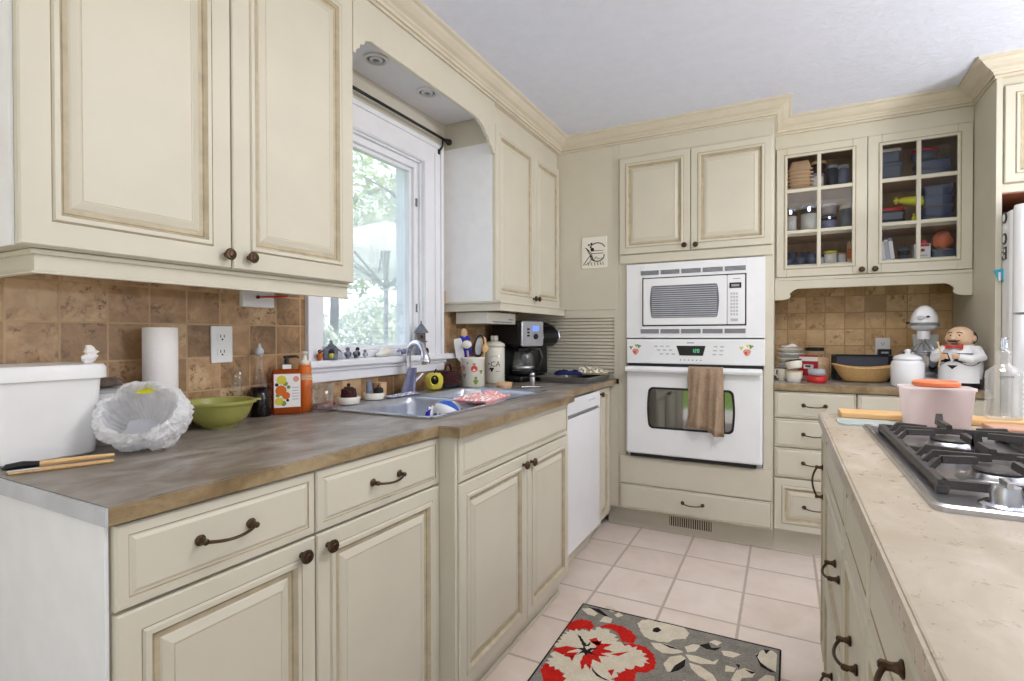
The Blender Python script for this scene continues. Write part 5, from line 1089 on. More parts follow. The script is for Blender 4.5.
# drawing on garage panel
dr = thing('art_tile', 'small white tile with black ink line drawing on the cream panel', 'picture', (-1.058, YT + 0.0025, 1.702), 0)
mb = MB(); mb.box(-0.083, -0.006, -0.098, 0.083, 0, 0.098, 'offwhite', 0.002); mb.build('plaque', dr)
mb = MB()
def ink(pts, r=0.002): mb.tube([(x, -0.0066, z) for x, z in pts], r, 'ink', 5)
ink([(-0.06, 0.035), (-0.04, 0.02), (-0.02, 0.0), (-0.01, -0.03), (-0.03, -0.06), (-0.06, -0.075)]); ink([(-0.05, 0.03), (-0.02, -0.02), (0.0, -0.05)], 0.003); ink([(-0.02, -0.01), (-0.05, -0.045), (-0.07, -0.075)])
ink([(0.02 + 0.05 * math.cos(a), 0.02 + 0.04 * math.sin(a)) for a in [0.3 + 2.4 * i / 12 for i in range(13)]], 0.003)
ink([(0.02 + 0.045 * math.cos(a), -0.02 + 0.035 * math.sin(a)) for a in [PI + 3.3 * i / 12 for i in range(13)]], 0.003); ink([(-0.02, 0.01), (0.02, 0.012), (0.06, 0.01)], 0.0015); ink([(-0.015, -0.005), (0.06, -0.006)], 0.002)
for x in (-0.04, -0.02, 0.0, 0.02, 0.04, 0.055): ink([(x, -0.06), (x + 0.006, -0.08)], 0.0018)
for x, z, r in ((-0.035, 0.05, 0.006), (-0.018, 0.056, 0.007), (-0.012, 0.02, 0.012), (-0.022, 0.035, 0.006)): mb.prism([(x + r * math.cos(a), z + r * math.sin(a)) for a in [2 * PI * i / 10 for i in range(10)]], 'y', -0.0075, -0.0061, 'ink')
for i in range(7): ink([(0.0 + i * 0.008, -0.03 + 0.006 * math.sin(i)), (0.006 + i * 0.008, -0.042)], 0.0012)
mb.build('ink_drawing', dr)

# ------------------------------------------------------------------ right counter things
BEFORE = set(bpy.data.objects)
def plate_stack():
    base = (0.038, 3.675)
    z = CT + 0.0005; hts = []
    for i, (r, h, kind) in enumerate(((0.08, 0.030, 'b'), (0.082, 0.03, 'b'), (0.084, 0.028, 'b'), (0.074, 0.028, 'b'), (0.082, 0.026, 'p'), (0.076, 0.024, 'p'))):
        lab = ('bottom', 'second from bottom', 'third from bottom', 'fourth from bottom', 'fifth from bottom', 'topmost')[i]
        lathe_thing('stacked_bowl', 'white ceramic bowl, %s in the stack beside the oven tower' % lab, 'bowl', (base[0] + 0.003 * math.sin(i * 2), base[1] + 0.003 * math.cos(i * 3), z), [('bowl', [(0.0, 0.0), (r * 0.55, 0.0), (r * 0.6, 0.004), (r * 0.92, h - 0.006), (r, h), (r * 0.98, h + 0.002), (r * 0.88, h - 0.002), (r * 0.55, 0.008), (0.0, 0.007)], 'offwhite' if i % 2 else 'white2', 30)], 'white bowls stacked on the back counter')
        z += h + 0.0035
    return z
zt = plate_stack()
mb = MB(); mb.ell((0, 0, 0.011), (0.045, 0.035, 0.012), 'paper', 16, 8, lambda p: Vector((p.x, p.y, max(0, p.z) * (1 + 0.3 * math.sin(p.x * 80)))))
tag(mb.build('folded_napkin', loc=(0.03, 3.655, zt)), 'crumpled white paper napkin on top of the bowl stack', 'napkin')
def mug(loc, lab, r, h, rot, tilt=None, band=None, grp='mugs in front of the bowl stack'):
    t = thing('coffee_mug', lab, 'mug', loc, tilt or rot, grp)
    q = MB(); q.lathe([(0.0, 0.0), (r * 0.8, 0.0), (r * 0.86, 0.004), (r, h * 0.5), (r, h), (r * 0.93, h), (r * 0.92, h * 0.5), (r * 0.75, 0.008), (0.0, 0.007)], 'offwhite', seg=26, cap0=False, cap1=False); q.build('cup', t)
    q = MB(); q.tube([(r * 0.96, 0, h * 0.82), (r * 1.45, 0, h * 0.8), (r * 1.55, 0, h * 0.5), (r * 0.95, 0, h * 0.22)], 0.005, 'offwhite', 8); q.build('handle', t)
    if band:
        q = MB(); q.lathe([(r * 1.005, h - 0.008), (r * 1.012, h - 0.004), (r * 1.005, h)], band, seg=26, cap0=False, cap1=False); q.build('rim_band', t)
    return t
mug((0.052, 3.452, CT + 0.0005), 'white mug with tan rim, lower of the two stacked mugs', 0.045, 0.062, 2.6, band='wicker')
mug((0.056, 3.452, CT + 0.073), 'white mug lying tilted on top of the lower mug', 0.044, 0.05, 0, tilt=(0.0, 0.22, 2.4), band='black')
mug((-0.005, 3.51, CT + 0.0005), 'small grey white mug nearest the oven tower', 0.031, 0.078, 3.6, band='black')
sj = thing('square_jar', 'square clear jar with maroon label and black lid behind the red lidded jar', 'jar', (0.160, 3.60, CT + 0.0005), -0.45)
mb = MB(); mb.loft([[(x, y, z) for x, y in rr2(h, h, 0.015)] for h, z in ((0.062, 0), (0.066, 0.005), (0.066, 0.16), (0.05, 0.174))], 'cabglass'); mb.build('jar_body', sj)
mb = MB(); mb.loft([[(x, y, z) for x, y in rr2(h, h, 0.014)] for h, z in ((0.06, 0.006), (0.062, 0.03), (0.062, 0.135))], 'peach'); mb.build('contents', sj)
mb = MB(); mb.box(-0.055, -0.0675, 0.03, 0.05, -0.0662, 0.15, 'redlab'); mb.box(-0.055, -0.0682, 0.115, 0.05, -0.0676, 0.14, 'offwhite'); mb.box(-0.03, -0.0682, 0.07, 0.025, -0.0676, 0.095, 'offwhite'); mb.box(-0.02, -0.0688, 0.08, 0.01, -0.0683, 0.09, 'ink'); mb.build('label', sj)
mb = MB(); mb.lathe([(0.05, 0.1745), (0.052, 0.178), (0.052, 0.192), (0.048, 0.195), (0, 0.195)], 'black', seg=26); mb.build('lid', sj)
lathe_thing('spice_jar', 'small glass jar standing upside down on its red lid', 'jar', (0.165, 3.44, CT + 0.0005), [('lid', [(0.0, 0.0), (0.048, 0.0), (0.05, 0.004), (0.05, 0.036), (0.0, 0.037)], 'red', 28), ('glass_body', [(0.0, 0.0375), (0.044, 0.0375), (0.046, 0.045), (0.046, 0.085), (0.04, 0.098), (0.0, 0.1)], 'cabglass', 28), ('contents', [(0.0, 0.04), (0.042, 0.04), (0.043, 0.075), (0.0, 0.075)], 'greyw', 24)])
# grey organiser box behind basket
og = thing('grey_organizer', 'dark grey open box standing behind the wicker basket', 'box', (0.415, 3.735, CT + 0.0005))
mb = MB(); mb.box(-0.155, -0.06, 0, 0.155, 0.06, 0.006, 'greyfab', 0.002); mb.box(-0.155, 0.052, 0.006, 0.155, 0.06, 0.15, 'greyfab', 0.002); mb.box(-0.155, -0.06, 0.006, -0.135, 0.0515, 0.145, 'blackm', 0.004); mb.box(0.135, -0.06, 0.006, 0.155, 0.0515, 0.145, 'blackm', 0.004); mb.box(-0.134, -0.06, 0.0065, 0.134, -0.052, 0.06, 'greyfab', 0.002); mb.build('box_body', og)
mb = MB(); mb.box(-0.134, 0.044, 0.1405, 0.134, 0.0515, 0.15, 'black', 0.001); mb.build('top_trim', og)
# wicker basket (oval, flared)
wb = thing('wicker_basket', 'shallow oval wicker basket on the back counter', 'basket', (0.408, 3.585, CT + 0.0005))
mb = MB()
def bask(t_, j, n=48):
    a = 2 * PI * j / n; k = 0.62 + 0.38 * (t_ ** 0.8); wv = 0.0022 * (1 if (j + int(t_ * 12)) % 2 else -1)
    return ((0.155 * k + wv) * math.cos(a), (0.085 * k + wv) * math.sin(a), 0.003 + t_ * (0.075 + 0.022 * abs(math.cos(a)) ** 2))
rings = [[bask(i / 12, j) for j in range(48)] for i in range(13)]
mb.loft(rings, 'wicker', cap1=False); mb.loft([[(x * 0.96, y * 0.95, z + 0.001) for x, y, z in r] for r in rings], 'wicker', cap1=False)
mb.build('woven_sides', wb, fixn=False)
mb = MB(); top = [bask(1.0, j) for j in range(48)]; mb.tube(top + [top[0], top[1]], 0.0045, 'wicker', 8)
mb.build('rolled_rim', wb)
# white canister
lathe_thing('sugar_canister', 'glossy white lidded canister in front of the stand mixer', 'canister', (0.572, 3.372, CT + 0.0005), [('body', [(0.0, 0.0), (0.068, 0.0), (0.072, 0.006), (0.072, 0.118), (0.066, 0.132), (0.058, 0.138), (0.0, 0.138)], 'white', 34), ('lid', [(0.0, 0.1385), (0.062, 0.1385), (0.064, 0.146), (0.055, 0.158), (0.030, 0.168), (0.012, 0.171), (0.010, 0.175), (0.014, 0.182), (0.013, 0.190), (0.006, 0.194), (0.0, 0.195)], 'white', 34)])
# stand mixer
sm = thing('stand_mixer', 'white stand mixer with steel bowl and wire whisk in the corner', 'mixer', (0.690, 3.62, CT + 0.0005), math.radians(-14))
mb = MB(); mb.loft([[(x, y, z) for x, y in rrect(-0.085, -0.155, 0.085, 0.145, 0.06)] for z in (0.0, 0.03)] + [[(x * 0.9, y * 0.93, 0.042) for x, y in rrect(-0.085, -0.155, 0.085, 0.145, 0.06)]], 'white')
mb.loft([[(x, y + cy_, z) for x, y in rrect(-hx, -hy, hx, hy, 0.04)] for hx, hy, cy_, z in ((0.062, 0.058, 0.085, 0.035), (0.055, 0.05, 0.09, 0.10), (0.055, 0.05, 0.085, 0.20), (0.06, 0.06, 0.07, 0.27))], 'white'); mb.build('stand', sm)
mb = MB(); rings = []
for i in range(17):
    t_ = i / 16; y = -0.15 + 0.31 * t_; e_ = math.sqrt(max(0.0, 1 - (2 * t_ - 1) ** 4)); 
    rings.append([(0.063 * e_ * math.cos(a), y, 0.325 + (0.105 if math.sin(a) > 0 else 0.040) * e_ * math.copysign(abs(math.sin(a)) ** (1.0 if math.sin(a) > 0 else 0.6), math.sin(a))) for a in [2 * PI * j / 28 for j in range(28)]])
mb.lathe([(0.028, 0.245), (0.03, 0.29)], 'white', (0, -0.085, 0), 20); mb.loft(rings, 'white'); mhd = mb.build('motor_head', sm)
mb = MB()
def head_e(y): t_ = (y + 0.15) / 0.31; return math.sqrt(max(0.0, 1 - (2 * t_ - 1) ** 4))
ys = [0.10 - 0.25 * (i / 14) ** 0.8 for i in range(15)]
loop = [(0.0642 * head_e(y) + 0.0006, y) for y in ys] + [(-0.0642 * head_e(y) - 0.0006, y) for y in ys[-2::-1]]
mb.loft([[(x, y - 0.0012, z) for x, y in loop] for z in (0.318, 0.334)], 'grey', closed=False, cap0=False, cap1=False)
mb.build('trim_band', mhd, fixn=False)
mb = MB(); mb.X = Matrix.Translation((0.0, -0.146, 0.362)) @ Matrix.Rotation(PI / 2 - 0.45, 4, 'X'); mb.ell((-0.008, 0, -0.001), (0.020, 0.010, 0.003), 'greyw', 16, 6); mb.ell((0.022, 0.004, -0.001), (0.009, 0.006, 0.003), 'ink', 12, 6); mb.build('oval_badge', mhd)
mb = MB(); mb.tube([(-0.062, -0.06, 0.335), (-0.078, -0.06, 0.335)], [0.006, 0.009], 'black', 10); mb.build('speed_knob', mhd)
mb = MB(); mb.lathe([(0.0, 0.044), (0.045, 0.044), (0.05, 0.05), (0.075, 0.07), (0.092, 0.12), (0.096, 0.175), (0.099, 0.178), (0.094, 0.179), (0.089, 0.12), (0.05, 0.06), (0.0, 0.056)], 'chrome', (0, -0.075, 0), 32, cap0=False, cap1=False); mb.tube([(0.09, -0.09, 0.16), (0.125, -0.10, 0.155), (0.125, -0.10, 0.10), (0.085, -0.09, 0.095)], 0.006, 'chrome', 8); mb.build('mixing_bowl', sm)
mb = MB(); mb.tube([(0, -0.085, 0.26), (0, -0.085, 0.225)], [0.010, 0.008], 'steel', 12)
for k in range(6):
    a = k * PI / 6
    pts = [(0.052 * math.sin(PI * u) * math.cos(a) * (1 if u < 0.5 else 1), -0.085 + 0.052 * math.sin(PI * u) * math.sin(a), 0.228 - 0.13 * (1 - abs(1 - 2 * u)) ** 0.9) for u in [i / 10 for i in range(6)]]
    q = [(0.05 * math.sin(PI * min(u, 1) / 1) * math.cos(a), -0.085 + 0.05 * math.sin(PI * u) * math.sin(a), 0.228 - 0.13 * u) for u in [i / 10 for i in range(11)]]
    p_ = [(-x, -0.17 - y, z) for x, y, z in q]
    q = [(0.055 * math.sin(PI * u ** 0.75) * math.cos(a), -0.085 + 0.055 * math.sin(PI * u ** 0.75) * math.sin(a), 0.228 - 0.13 * u) for u in [i / 10 for i in range(11)]]
    mb.tube(q, 0.0014, 'steel', 5); mb.tube([(-x, -0.17 - y, z) for x, y, z in q], 0.0014, 'steel', 5)
mb.build('wire_whisk', sm)
# chef figurine cookie jar
cf = thing('chef_figurine', 'round chef shaped ceramic figurine with white apron and bow tie', 'figurine', (0.788, 3.37, CT + 0.0005), math.radians(-36))
mb = MB(); mb.lathe([(0.0, 0.0), (0.072, 0.0), (0.078, 0.01), (0.082, 0.05), (0.088, 0.09), (0.088, 0.13), (0.078, 0.175), (0.062, 0.21), (0.045, 0.228), (0.0, 0.235)], 'white', seg=36, ms=['black', 'black', 'black', 'white', 'white', 'white', 'white', 'white', 'white'], sy=0.9)
mb.build('body', cf)
mb = MB(); mb.loft([[(0.0915 * k * math.cos(a) , 0.0835 * k * math.sin(a), z) for a in [-PI / 2 - 1.25 + 2.5 * j / 20 for j in range(21)]] for k, z in ((1.02, 0.032), (1.0, 0.05), (0.99, 0.10), (0.985, 0.132))], 'white', closed=False, cap0=False, cap1=False); mb.build('apron', cf, fixn=False)
mb = MB(); mb.loft([[(0.0905 * k * math.cos(a), 0.0825 * k * math.sin(a), z + (0.012 * math.cos(4 * (a + PI / 2)) if z < 0.14 else 0)) for a in [-PI / 2 - 1.5 + 3.0 * j / 24 for j in range(25)]] for k, z in ((1.0, 0.128), (0.985, 0.145), (0.915, 0.178))], 'black', closed=False, cap0=False, cap1=False)
mb.prism([(-0.022, 0.118), (0.022, 0.118), (0.0, 0.098)], 'y', -0.0835, -0.078, 'black'); mb.build('waistcoat', cf, fixn=False)
mb = MB(); mb.prism([(-0.018, 0.180), (0.018, 0.180), (0.0, 0.125)], 'y', -0.086, -0.074, 'white'); mb.build('shirt_front', cf)
mb = MB()
def headp(p): return Vector((p.x * (1.0 + 0.15 * max(0, 0.262 - p.z) / 0.05), p.y, p.z))
mb.ell((0.004, -0.018, 0.258), (0.056, 0.052, 0.052), 'skin', 26, 18, headp); mb.ell((0.0, -0.072, 0.25), (0.013, 0.014, 0.011), 'skin', 12, 8); mb.ell((0.06, -0.012, 0.25), (0.008, 0.012, 0.016), 'skin', 10, 8); mb.ell((-0.054, -0.012, 0.25), (0.008, 0.012, 0.016), 'skin', 10, 8)
hd_ = mb.build('head', cf)
mb = MB(); mb.ell((0.008, 0.016, 0.252), (0.054, 0.026, 0.040), 'ink', 20, 12); mb.ell((0.050, 0.002, 0.262), (0.012, 0.020, 0.022), 'ink', 14, 10); mb.build('hair', hd_)
mb = MB(); mb.tube([(-0.03, -0.058, 0.276), (-0.02, -0.066, 0.282), (-0.008, -0.068, 0.279)], 0.002, 'ink', 6); mb.tube([(0.012, -0.068, 0.279), (0.022, -0.065, 0.282), (0.032, -0.058, 0.276)], 0.002, 'ink', 6)
for s_ in (-1, 1): mb.ell((s_ * 0.018 + 0.003, -0.066, 0.266), (0.004, 0.003, 0.004), 'ink', 8, 6); mb.tube([(0.0, -0.076, 0.238), (s_ * 0.014, -0.075, 0.236), (s_ * 0.028, -0.068, 0.243)], [0.006, 0.005, 0.001], 'ink', 6)
mb.tube([(-0.010, -0.068, 0.225), (0.002, -0.070, 0.222), (0.014, -0.067, 0.226)], 0.002, 'darkred', 6); mb.build('face', hd_)
mb = MB(); mb.prism([(-0.034, 0.198), (-0.034, 0.222), (0, 0.212), (0.034, 0.222), (0.034, 0.198), (0, 0.208)], 'y', -0.074, -0.058, 'appler'); o = mb.build('bow_tie', cf); o['label'] = 'red bow tie'
for s_ in (-1, 1):
    mb = MB(); p = [(s_ * 0.062, -0.005, 0.195), (s_ * 0.092, -0.035, 0.160), (s_ * 0.075, -0.078, 0.150), (s_ * 0.035, -0.10, 0.160)]
    mb.tube(p, [0.026, 0.026, 0.022, 0.016], 'white', 14); a_ = mb.build('arm', cf)
    mb = MB(); mb.ell((s_ * 0.028, -0.103, 0.163), (0.014, 0.012, 0.013), 'skin', 12, 8)
    for k in range(4): mb.tube([(s_ * 0.026, -0.108 + k * 0.003, 0.172 - k * 0.006), (s_ * 0.014, -0.114 + k * 0.003, 0.171 - k * 0.006), (s_ * 0.010, -0.108 + k * 0.003, 0.169 - k * 0.006)], [0.004, 0.0035, 0.003], 'skin', 6)
    mb.build('hand', a_)
mb = MB(); mb.tube([(-0.045, -0.112, 0.11), (-0.03, -0.118, 0.165), (-0.05, -0.11, 0.235)], [0.003, 0.003, 0.004], 'wood', 8); mb.build('spoon', cf)

for o in [o for o in bpy.data.objects if o not in BEFORE and o.parent is None]:
    k = 0.963; o.location = (o.location.x * k, o.location.y * k, 0.925 + (o.location.z - CT) * k); o.scale = tuple(q * k for q in o.scale)
# ------------------------------------------------------------------ dishes behind the cabinet glass
GX, GY, GZ = -0.049, 3.48, 1.50
F0, F1, F2 = GZ + 0.0945, GZ + SH[0] + 0.0185, GZ + SH[1] + 0.0185
def gl(x): return GX + x
def jar_bail(x, y, z, r, h, lab, fill, grp='clip top jars in the glass cabinet'):
    t = lathe_thing('clip_top_jar', lab, 'jar', (x, y, z), [('glass_body', [(0.0, 0.0), (r * 0.95, 0.0), (r, 0.006), (r, h * 0.74), (r * 0.85, h * 0.82)], 'cabglass', 26), ('contents', [(0.0, 0.004), (r * 0.93, 0.004), (r * 0.94, h * 0.66), (0.0, h * 0.66)], fill, 24), ('glass_lid', [(r * 0.9, h * 0.84), (r * 0.95, h * 0.88), (r * 0.7, h * 0.96), (0.0, h)], 'clearpl', 24)], grp)
    q = MB(); q.tube([(r * 0.93 * math.cos(a), r * 0.93 * math.sin(a), h * 0.83) for a in [2 * PI * i / 20 for i in range(21)]], 0.003, 'chrome', 6); q.box(-0.008, -r - 0.006, h * 0.70, 0.008, -r * 0.9, h * 0.86, 'chrome', 0.002); q.build('wire_clip', t); return t
def tub(x, y, z, w, d, h, lab, body, lid, grp, n='food_container', rim=None):
    t = thing(n, lab, 'container', (x, y, z), 0, grp)
    q = MB(); q.loft([[(a, b, c) for a, b in rr2(w / 2 * k, d / 2 * k, 0.012)] for k, c in ((0.88, 0), (0.96, h * 0.75))], body); q.build('body', t)
    q = MB(); q.loft([[(a, b, c) for a, b in rr2(w / 2 * k, d / 2 * k, 0.012)] for k, c in ((0.96, h * 0.755), (1.0, h * 0.77), (1.0, h * 0.95), (0.92, h))], lid); q.build('lid', t); return t
yb = 3.64
# left door, top shelf
for i in range(6):
    mb = MB(); w = 0.066 - 0.002 * (i % 2); mb.loft([[(a, b, c) for a, b in rr2(w * k, 0.05 * k, 0.01)] for k, c in ((0.78, 0), (0.86, 0.013), (1.06, 0.0135), (1.06, 0.021))], 'peach')
    tag(mb.build('paper_tray', loc=(gl(0.130), yb - 0.02, F2 + i * 0.0216)), 'tan tray in the stack on the top left shelf, %s' % ('bottom', 'second from bottom', 'third from bottom', 'fourth from bottom', 'fifth from bottom', 'sixth, under the tan box')[i], 'tray', 'tan trays on the top left shelf')
mb = MB(); mb.loft([[(a, b, c) for a, b in rr2(0.058 * k, 0.045 * k, 0.01)] for k, c in ((0.98, 0), (1.0, 0.01), (0.80, 0.05))], 'peach'); tag(mb.build('tan_box', loc=(gl(0.13), yb - 0.02, F2 + 6 * 0.0216)), 'tapered tan box on top of the tan tray stack', 'box')
lathe_thing('purple_tumbler', 'dull purple tumbler left of the tan tray stack', 'tumbler', (gl(0.044), yb, F2), [('body', [(0.0, 0.0), (0.016, 0.0), (0.019, 0.11), (0.017, 0.11), (0.0, 0.01)], 'lav', 18)])
lathe_thing('patterned_tin', 'small white patterned tin on the top left shelf', 'tin', (gl(0.222), yb - 0.04, F2), [('body', [(0.0, 0.0), (0.033, 0.0), (0.033, 0.075), (0.0, 0.076)], 'paper', 22), ('lid', [(0.0, 0.0765), (0.0345, 0.0765), (0.0345, 0.092), (0.0, 0.094)], 'lav', 22)])
lathe_thing('preserve_jar', 'jar with dark red contents and yellow band on top of the white patterned tin', 'jar', (gl(0.228), yb - 0.04, F2 + 0.0945), [('body', [(0.0, 0.0), (0.038, 0.0), (0.04, 0.03), (0.04, 0.05), (0.0, 0.052)], 'darkred', 22), ('lid', [(0.0, 0.0525), (0.038, 0.0525), (0.038, 0.07), (0.0, 0.072)], 'wicker', 22)])
for k, (x, h, m_) in enumerate(((0.300, 0.125, 'greyfab'), (0.355, 0.115, 'lav'))):
    lathe_thing('dark_canister', ('dark grey canister in the middle of the top left shelf', 'purple grey canister at the right of the top left shelf')[k], 'canister', (gl(x), yb, F2), [('body', [(0.0, 0.0), (0.026, 0.0), (0.027, h), (0.0, h)], m_, 20), ('lid', [(0.0, h + 0.0005), (0.028, h + 0.0005), (0.028, h + 0.02), (0.0, h + 0.022)], 'greyw', 20)], 'canisters on the top left shelf')
# left door, middle shelf
jar_bail(gl(0.082), yb - 0.02, F1, 0.040, 0.178, 'clip top jar with white flour, leftmost on the middle shelf', 'offwhite'); jar_bail(gl(0.178), yb - 0.04, F1, 0.046, 0.182, 'clip top jar with white flour, second from left on the middle shelf', 'offwhite')
jar_bail(gl(0.282), yb - 0.02, F1, 0.044, 0.11, 'short clip top jar with dull grey contents on the middle shelf', 'lav')
lathe_thing('pink_jar', 'pinkish glass jar stacked on the short clip top jar', 'jar', (gl(0.282), yb - 0.02, F1 + 0.1105), [('body', [(0.0, 0.0), (0.038, 0.0), (0.040, 0.05), (0.0, 0.052)], 'tubpl', 22), ('lid', [(0.0, 0.0525), (0.038, 0.0525), (0.038, 0.066), (0.0, 0.068)], 'greyw', 22)])
lathe_thing('grey_canister', 'tall grey canister with white lid on the middle left shelf', 'canister', (gl(0.378), yb - 0.03, F1), [('body', [(0.0, 0.0), (0.042, 0.0), (0.043, 0.13), (0.0, 0.13)], 'grey', 26), ('lid', [(0.0, 0.1305), (0.045, 0.1305), (0.045, 0.148), (0.038, 0.156), (0.0, 0.158)], 'offwhite', 26)])
# left door, bottom shelf
for k, (x, y, r, h) in enumerate(((0.07, 3.60, 0.030, 0.05), (0.135, 3.61, 0.03, 0.055), (0.095, 3.70, 0.028, 0.10), (0.165, 3.71, 0.028, 0.10), (0.195, 3.60, 0.026, 0.075))):
    t = lathe_thing('glass_cup', ('low glass cup at the front left of the bottom shelf', 'low glass cup second from left at the front of the bottom shelf', 'tall glass standing behind the two low cups', 'tall glass farther right behind the low cups', 'straight glass left of the yellow lidded jar')[k], 'cup', (gl(x), y, F0), [('glass_body', [(0.0, 0.0), (r * 0.8, 0.0), (r, h), (r * 0.95, h), (r * 0.72, 0.008), (0.0, 0.007)], 'clearpl', 22)], 'glassware on the bottom left shelf')
    if k < 2: q = MB(); q.tube([(r * 0.9, 0, h * 0.85), (r * 1.5, 0, h * 0.75), (r * 1.4, 0, h * 0.35), (r * 0.85, 0, h * 0.25)], 0.003, 'clearpl', 6); q.build('handle', t)
lathe_thing('yellow_lid_jar', 'jar with bright yellow lid on the bottom left shelf', 'jar', (gl(0.29), 3.61, F0), [('body', [(0.0, 0.0), (0.034, 0.0), (0.035, 0.065), (0.0, 0.066)], 'offwhite', 24), ('lid', [(0.0, 0.0665), (0.036, 0.0665), (0.036, 0.082), (0.0, 0.083)], 'yellow', 24)])
lathe_thing('spice_tin', 'small silver tin between glass and yellow lidded jar', 'tin', (gl(0.240), 3.60, F0), [('body', [(0.0, 0.0), (0.018, 0.0), (0.018, 0.05), (0.0, 0.05)], 'greyw', 18), ('lid', [(0.0, 0.0505), (0.019, 0.0505), (0.019, 0.064), (0.0, 0.065)], 'blackm', 18)])
lathe_thing('white_jar', 'white round jar right of the yellow lidded jar', 'jar', (gl(0.350), 3.64, F0), [('body', [(0.0, 0.0), (0.022, 0.0), (0.022, 0.06), (0.0, 0.06)], 'white2', 20), ('lid', [(0.0, 0.0605), (0.023, 0.0605), (0.023, 0.072), (0.0, 0.073)], 'peach', 20)])
mb = MB(); mb.box(-0.013, -0.03, 0, 0.013, 0.03, 0.13, 'peach', 0.001); mb.box(-0.0132, -0.0305, 0.03, 0.0132, -0.029, 0.09, 'orangeb'); tag(mb.build('tea_box', loc=(gl(0.387), 3.63, F0)), 'narrow upright tan box at the right of the bottom left shelf', 'box')
# right door, top shelf
tub(gl(0.555), yb, F2, 0.155, 0.14, 0.105, 'large cloudy blue food container, lower one on the top right shelf', 'clearpl', 'clearpl', 'cloudy containers on the top right shelf'); tub(gl(0.560), yb, F2 + 0.1055, 0.13, 0.12, 0.078, 'smaller food container with pale lid on the large cloudy one', 'clearpl', 'offwhite', 'cloudy containers on the top right shelf')
tub(gl(0.765), yb, F2, 0.155, 0.14, 0.05, 'flat dark blue container at the bottom of the red lidded pile', 'blutub', 'greyfab', 'containers in the red lidded pile'); tub(gl(0.765), yb, F2 + 0.0505, 0.15, 0.14, 0.044, 'second flat container under the red lidded bowl', 'blutub', 'black', 'containers in the red lidded pile')
lathe_thing('lidded_bowl', 'cloudy round bowl with red lid on the top right shelf', 'bowl', (gl(0.735), yb, F2 + 0.095), [('bowl', [(0.0, 0.0), (0.045, 0.0), (0.062, 0.05), (0.0, 0.051)], 'clearpl', 26), ('lid', [(0.0, 0.0515), (0.065, 0.0515), (0.066, 0.062), (0.055, 0.068), (0.0, 0.069)], 'red', 26)])
# right door, middle shelf
for i in range(4): tub(gl(0.785), yb - 0.01, F1 + i * 0.0525, 0.13, 0.13, 0.052, 'blue plastic container in the right stack, %s' % ('lowest', 'second from bottom', 'third from bottom', 'topmost')[i], 'blutub', 'greyfab' if i % 2 else 'blutub', 'blue containers on the middle right shelf')
for i in range(2): tub(gl(0.585), yb, F1 + i * 0.0485, 0.12, 0.12, 0.048, 'dark lidded container %s the red lid on the middle right shelf' % ('at the bottom below', 'directly under')[i], 'clearpl', 'blackm', 'containers under the red lid')
mb = MB(); mb.loft([[(a, b, c) for a, b in rr2(0.055 * k, 0.05 * k, 0.012)] for k, c in ((1.0, 0), (1.0, 0.012), (0.9, 0.018))], 'red'); tag(mb.build('container_cover', loc=(gl(0.585), yb, F1 + 0.0975)), 'loose red lid lying under the yellow bottle', 'lid')
yl = thing('yellow_bottle', 'bright yellow squeeze bottle lying across the middle right shelf', 'bottle', (gl(0.690), yb - 0.035, F1 + 0.142), (0, 0.12, 0))
mb = MB(); mb.X = Matrix.Rotation(PI / 2, 4, 'Y'); mb.lathe([(0.0, -0.075), (0.012, -0.072), (0.02, -0.05), (0.026, 0.0), (0.026, 0.04), (0.014, 0.07), (0.0, 0.075)], 'yellowp', seg=18); mb.build('body', yl)
mb = MB(); mb.X = Matrix.Rotation(PI / 2, 4, 'Y'); mb.lathe([(0.009, -0.098), (0.010, -0.074), (0.004, -0.072)], 'yellowp', seg=12); mb.tube([(0.018, 0, -0.085), (-0.018, 0, -0.088)], 0.006, 'yellowp', 8); mb.build('cap', yl)
lathe_thing('yellow_tube', 'short yellow tube standing between the two container stacks', 'tube', (gl(0.680), yb - 0.06, F1), [('body', [(0.0, 0.0), (0.010, 0.0), (0.010, 0.05), (0.0, 0.051)], 'yellowp', 14), ('cap', [(0.0, 0.0515), (0.007, 0.0515), (0.006, 0.065), (0.0, 0.066)], 'yellow', 14)])
for k in range(2): lathe_thing('dark_jar', ('dark jar with white cap at the left of the middle right shelf, lower', 'dark jar with white cap stacked on the lower dark jar')[k], 'jar', (gl(0.495), yb - 0.01, F1 + k * 0.074), [('body', [(0.0, 0.0), (0.028, 0.0), (0.028, 0.05), (0.0, 0.05)], 'greyfab', 20), ('cap', [(0.0, 0.0505), (0.024, 0.0505), (0.022, 0.07), (0.0, 0.073)], 'offwhite', 20)], 'dark jars on the middle right shelf')
# right door, bottom shelf
for i in range(5):
    mb = MB(); mb.box(-0.009, -0.06, 0, 0.009, 0.06, 0.12 + 0.01 * math.sin(i * 2.1), 'white2' if i % 2 else 'lav', 0.001); mb.box(-0.0092, -0.061, 0.01, 0.0092, -0.0595, 0.11, 'greyw' if i % 2 else 'paper')
    tag(mb.build('recipe_booklet', loc=(gl(0.505 + i * 0.020), 3.62, F0 + 0.0012), rot=(0, -0.12, 0)), '%s leaning pale booklet on the bottom right shelf' % ('leftmost', 'second', 'middle', 'fourth', 'rightmost')[i], 'booklet', 'booklets on the bottom right shelf')
lathe_thing('glass_mug', 'clear mug with dark print beside the leaning booklets', 'mug', (gl(0.640), 3.60, F0), [('body', [(0.0, 0.0), (0.026, 0.0), (0.029, 0.075), (0.027, 0.075), (0.022, 0.008), (0.0, 0.007)], 'clearpl', 22), ('print_band', [(0.0283, 0.03), (0.0295, 0.055)], 'ink', 22)])
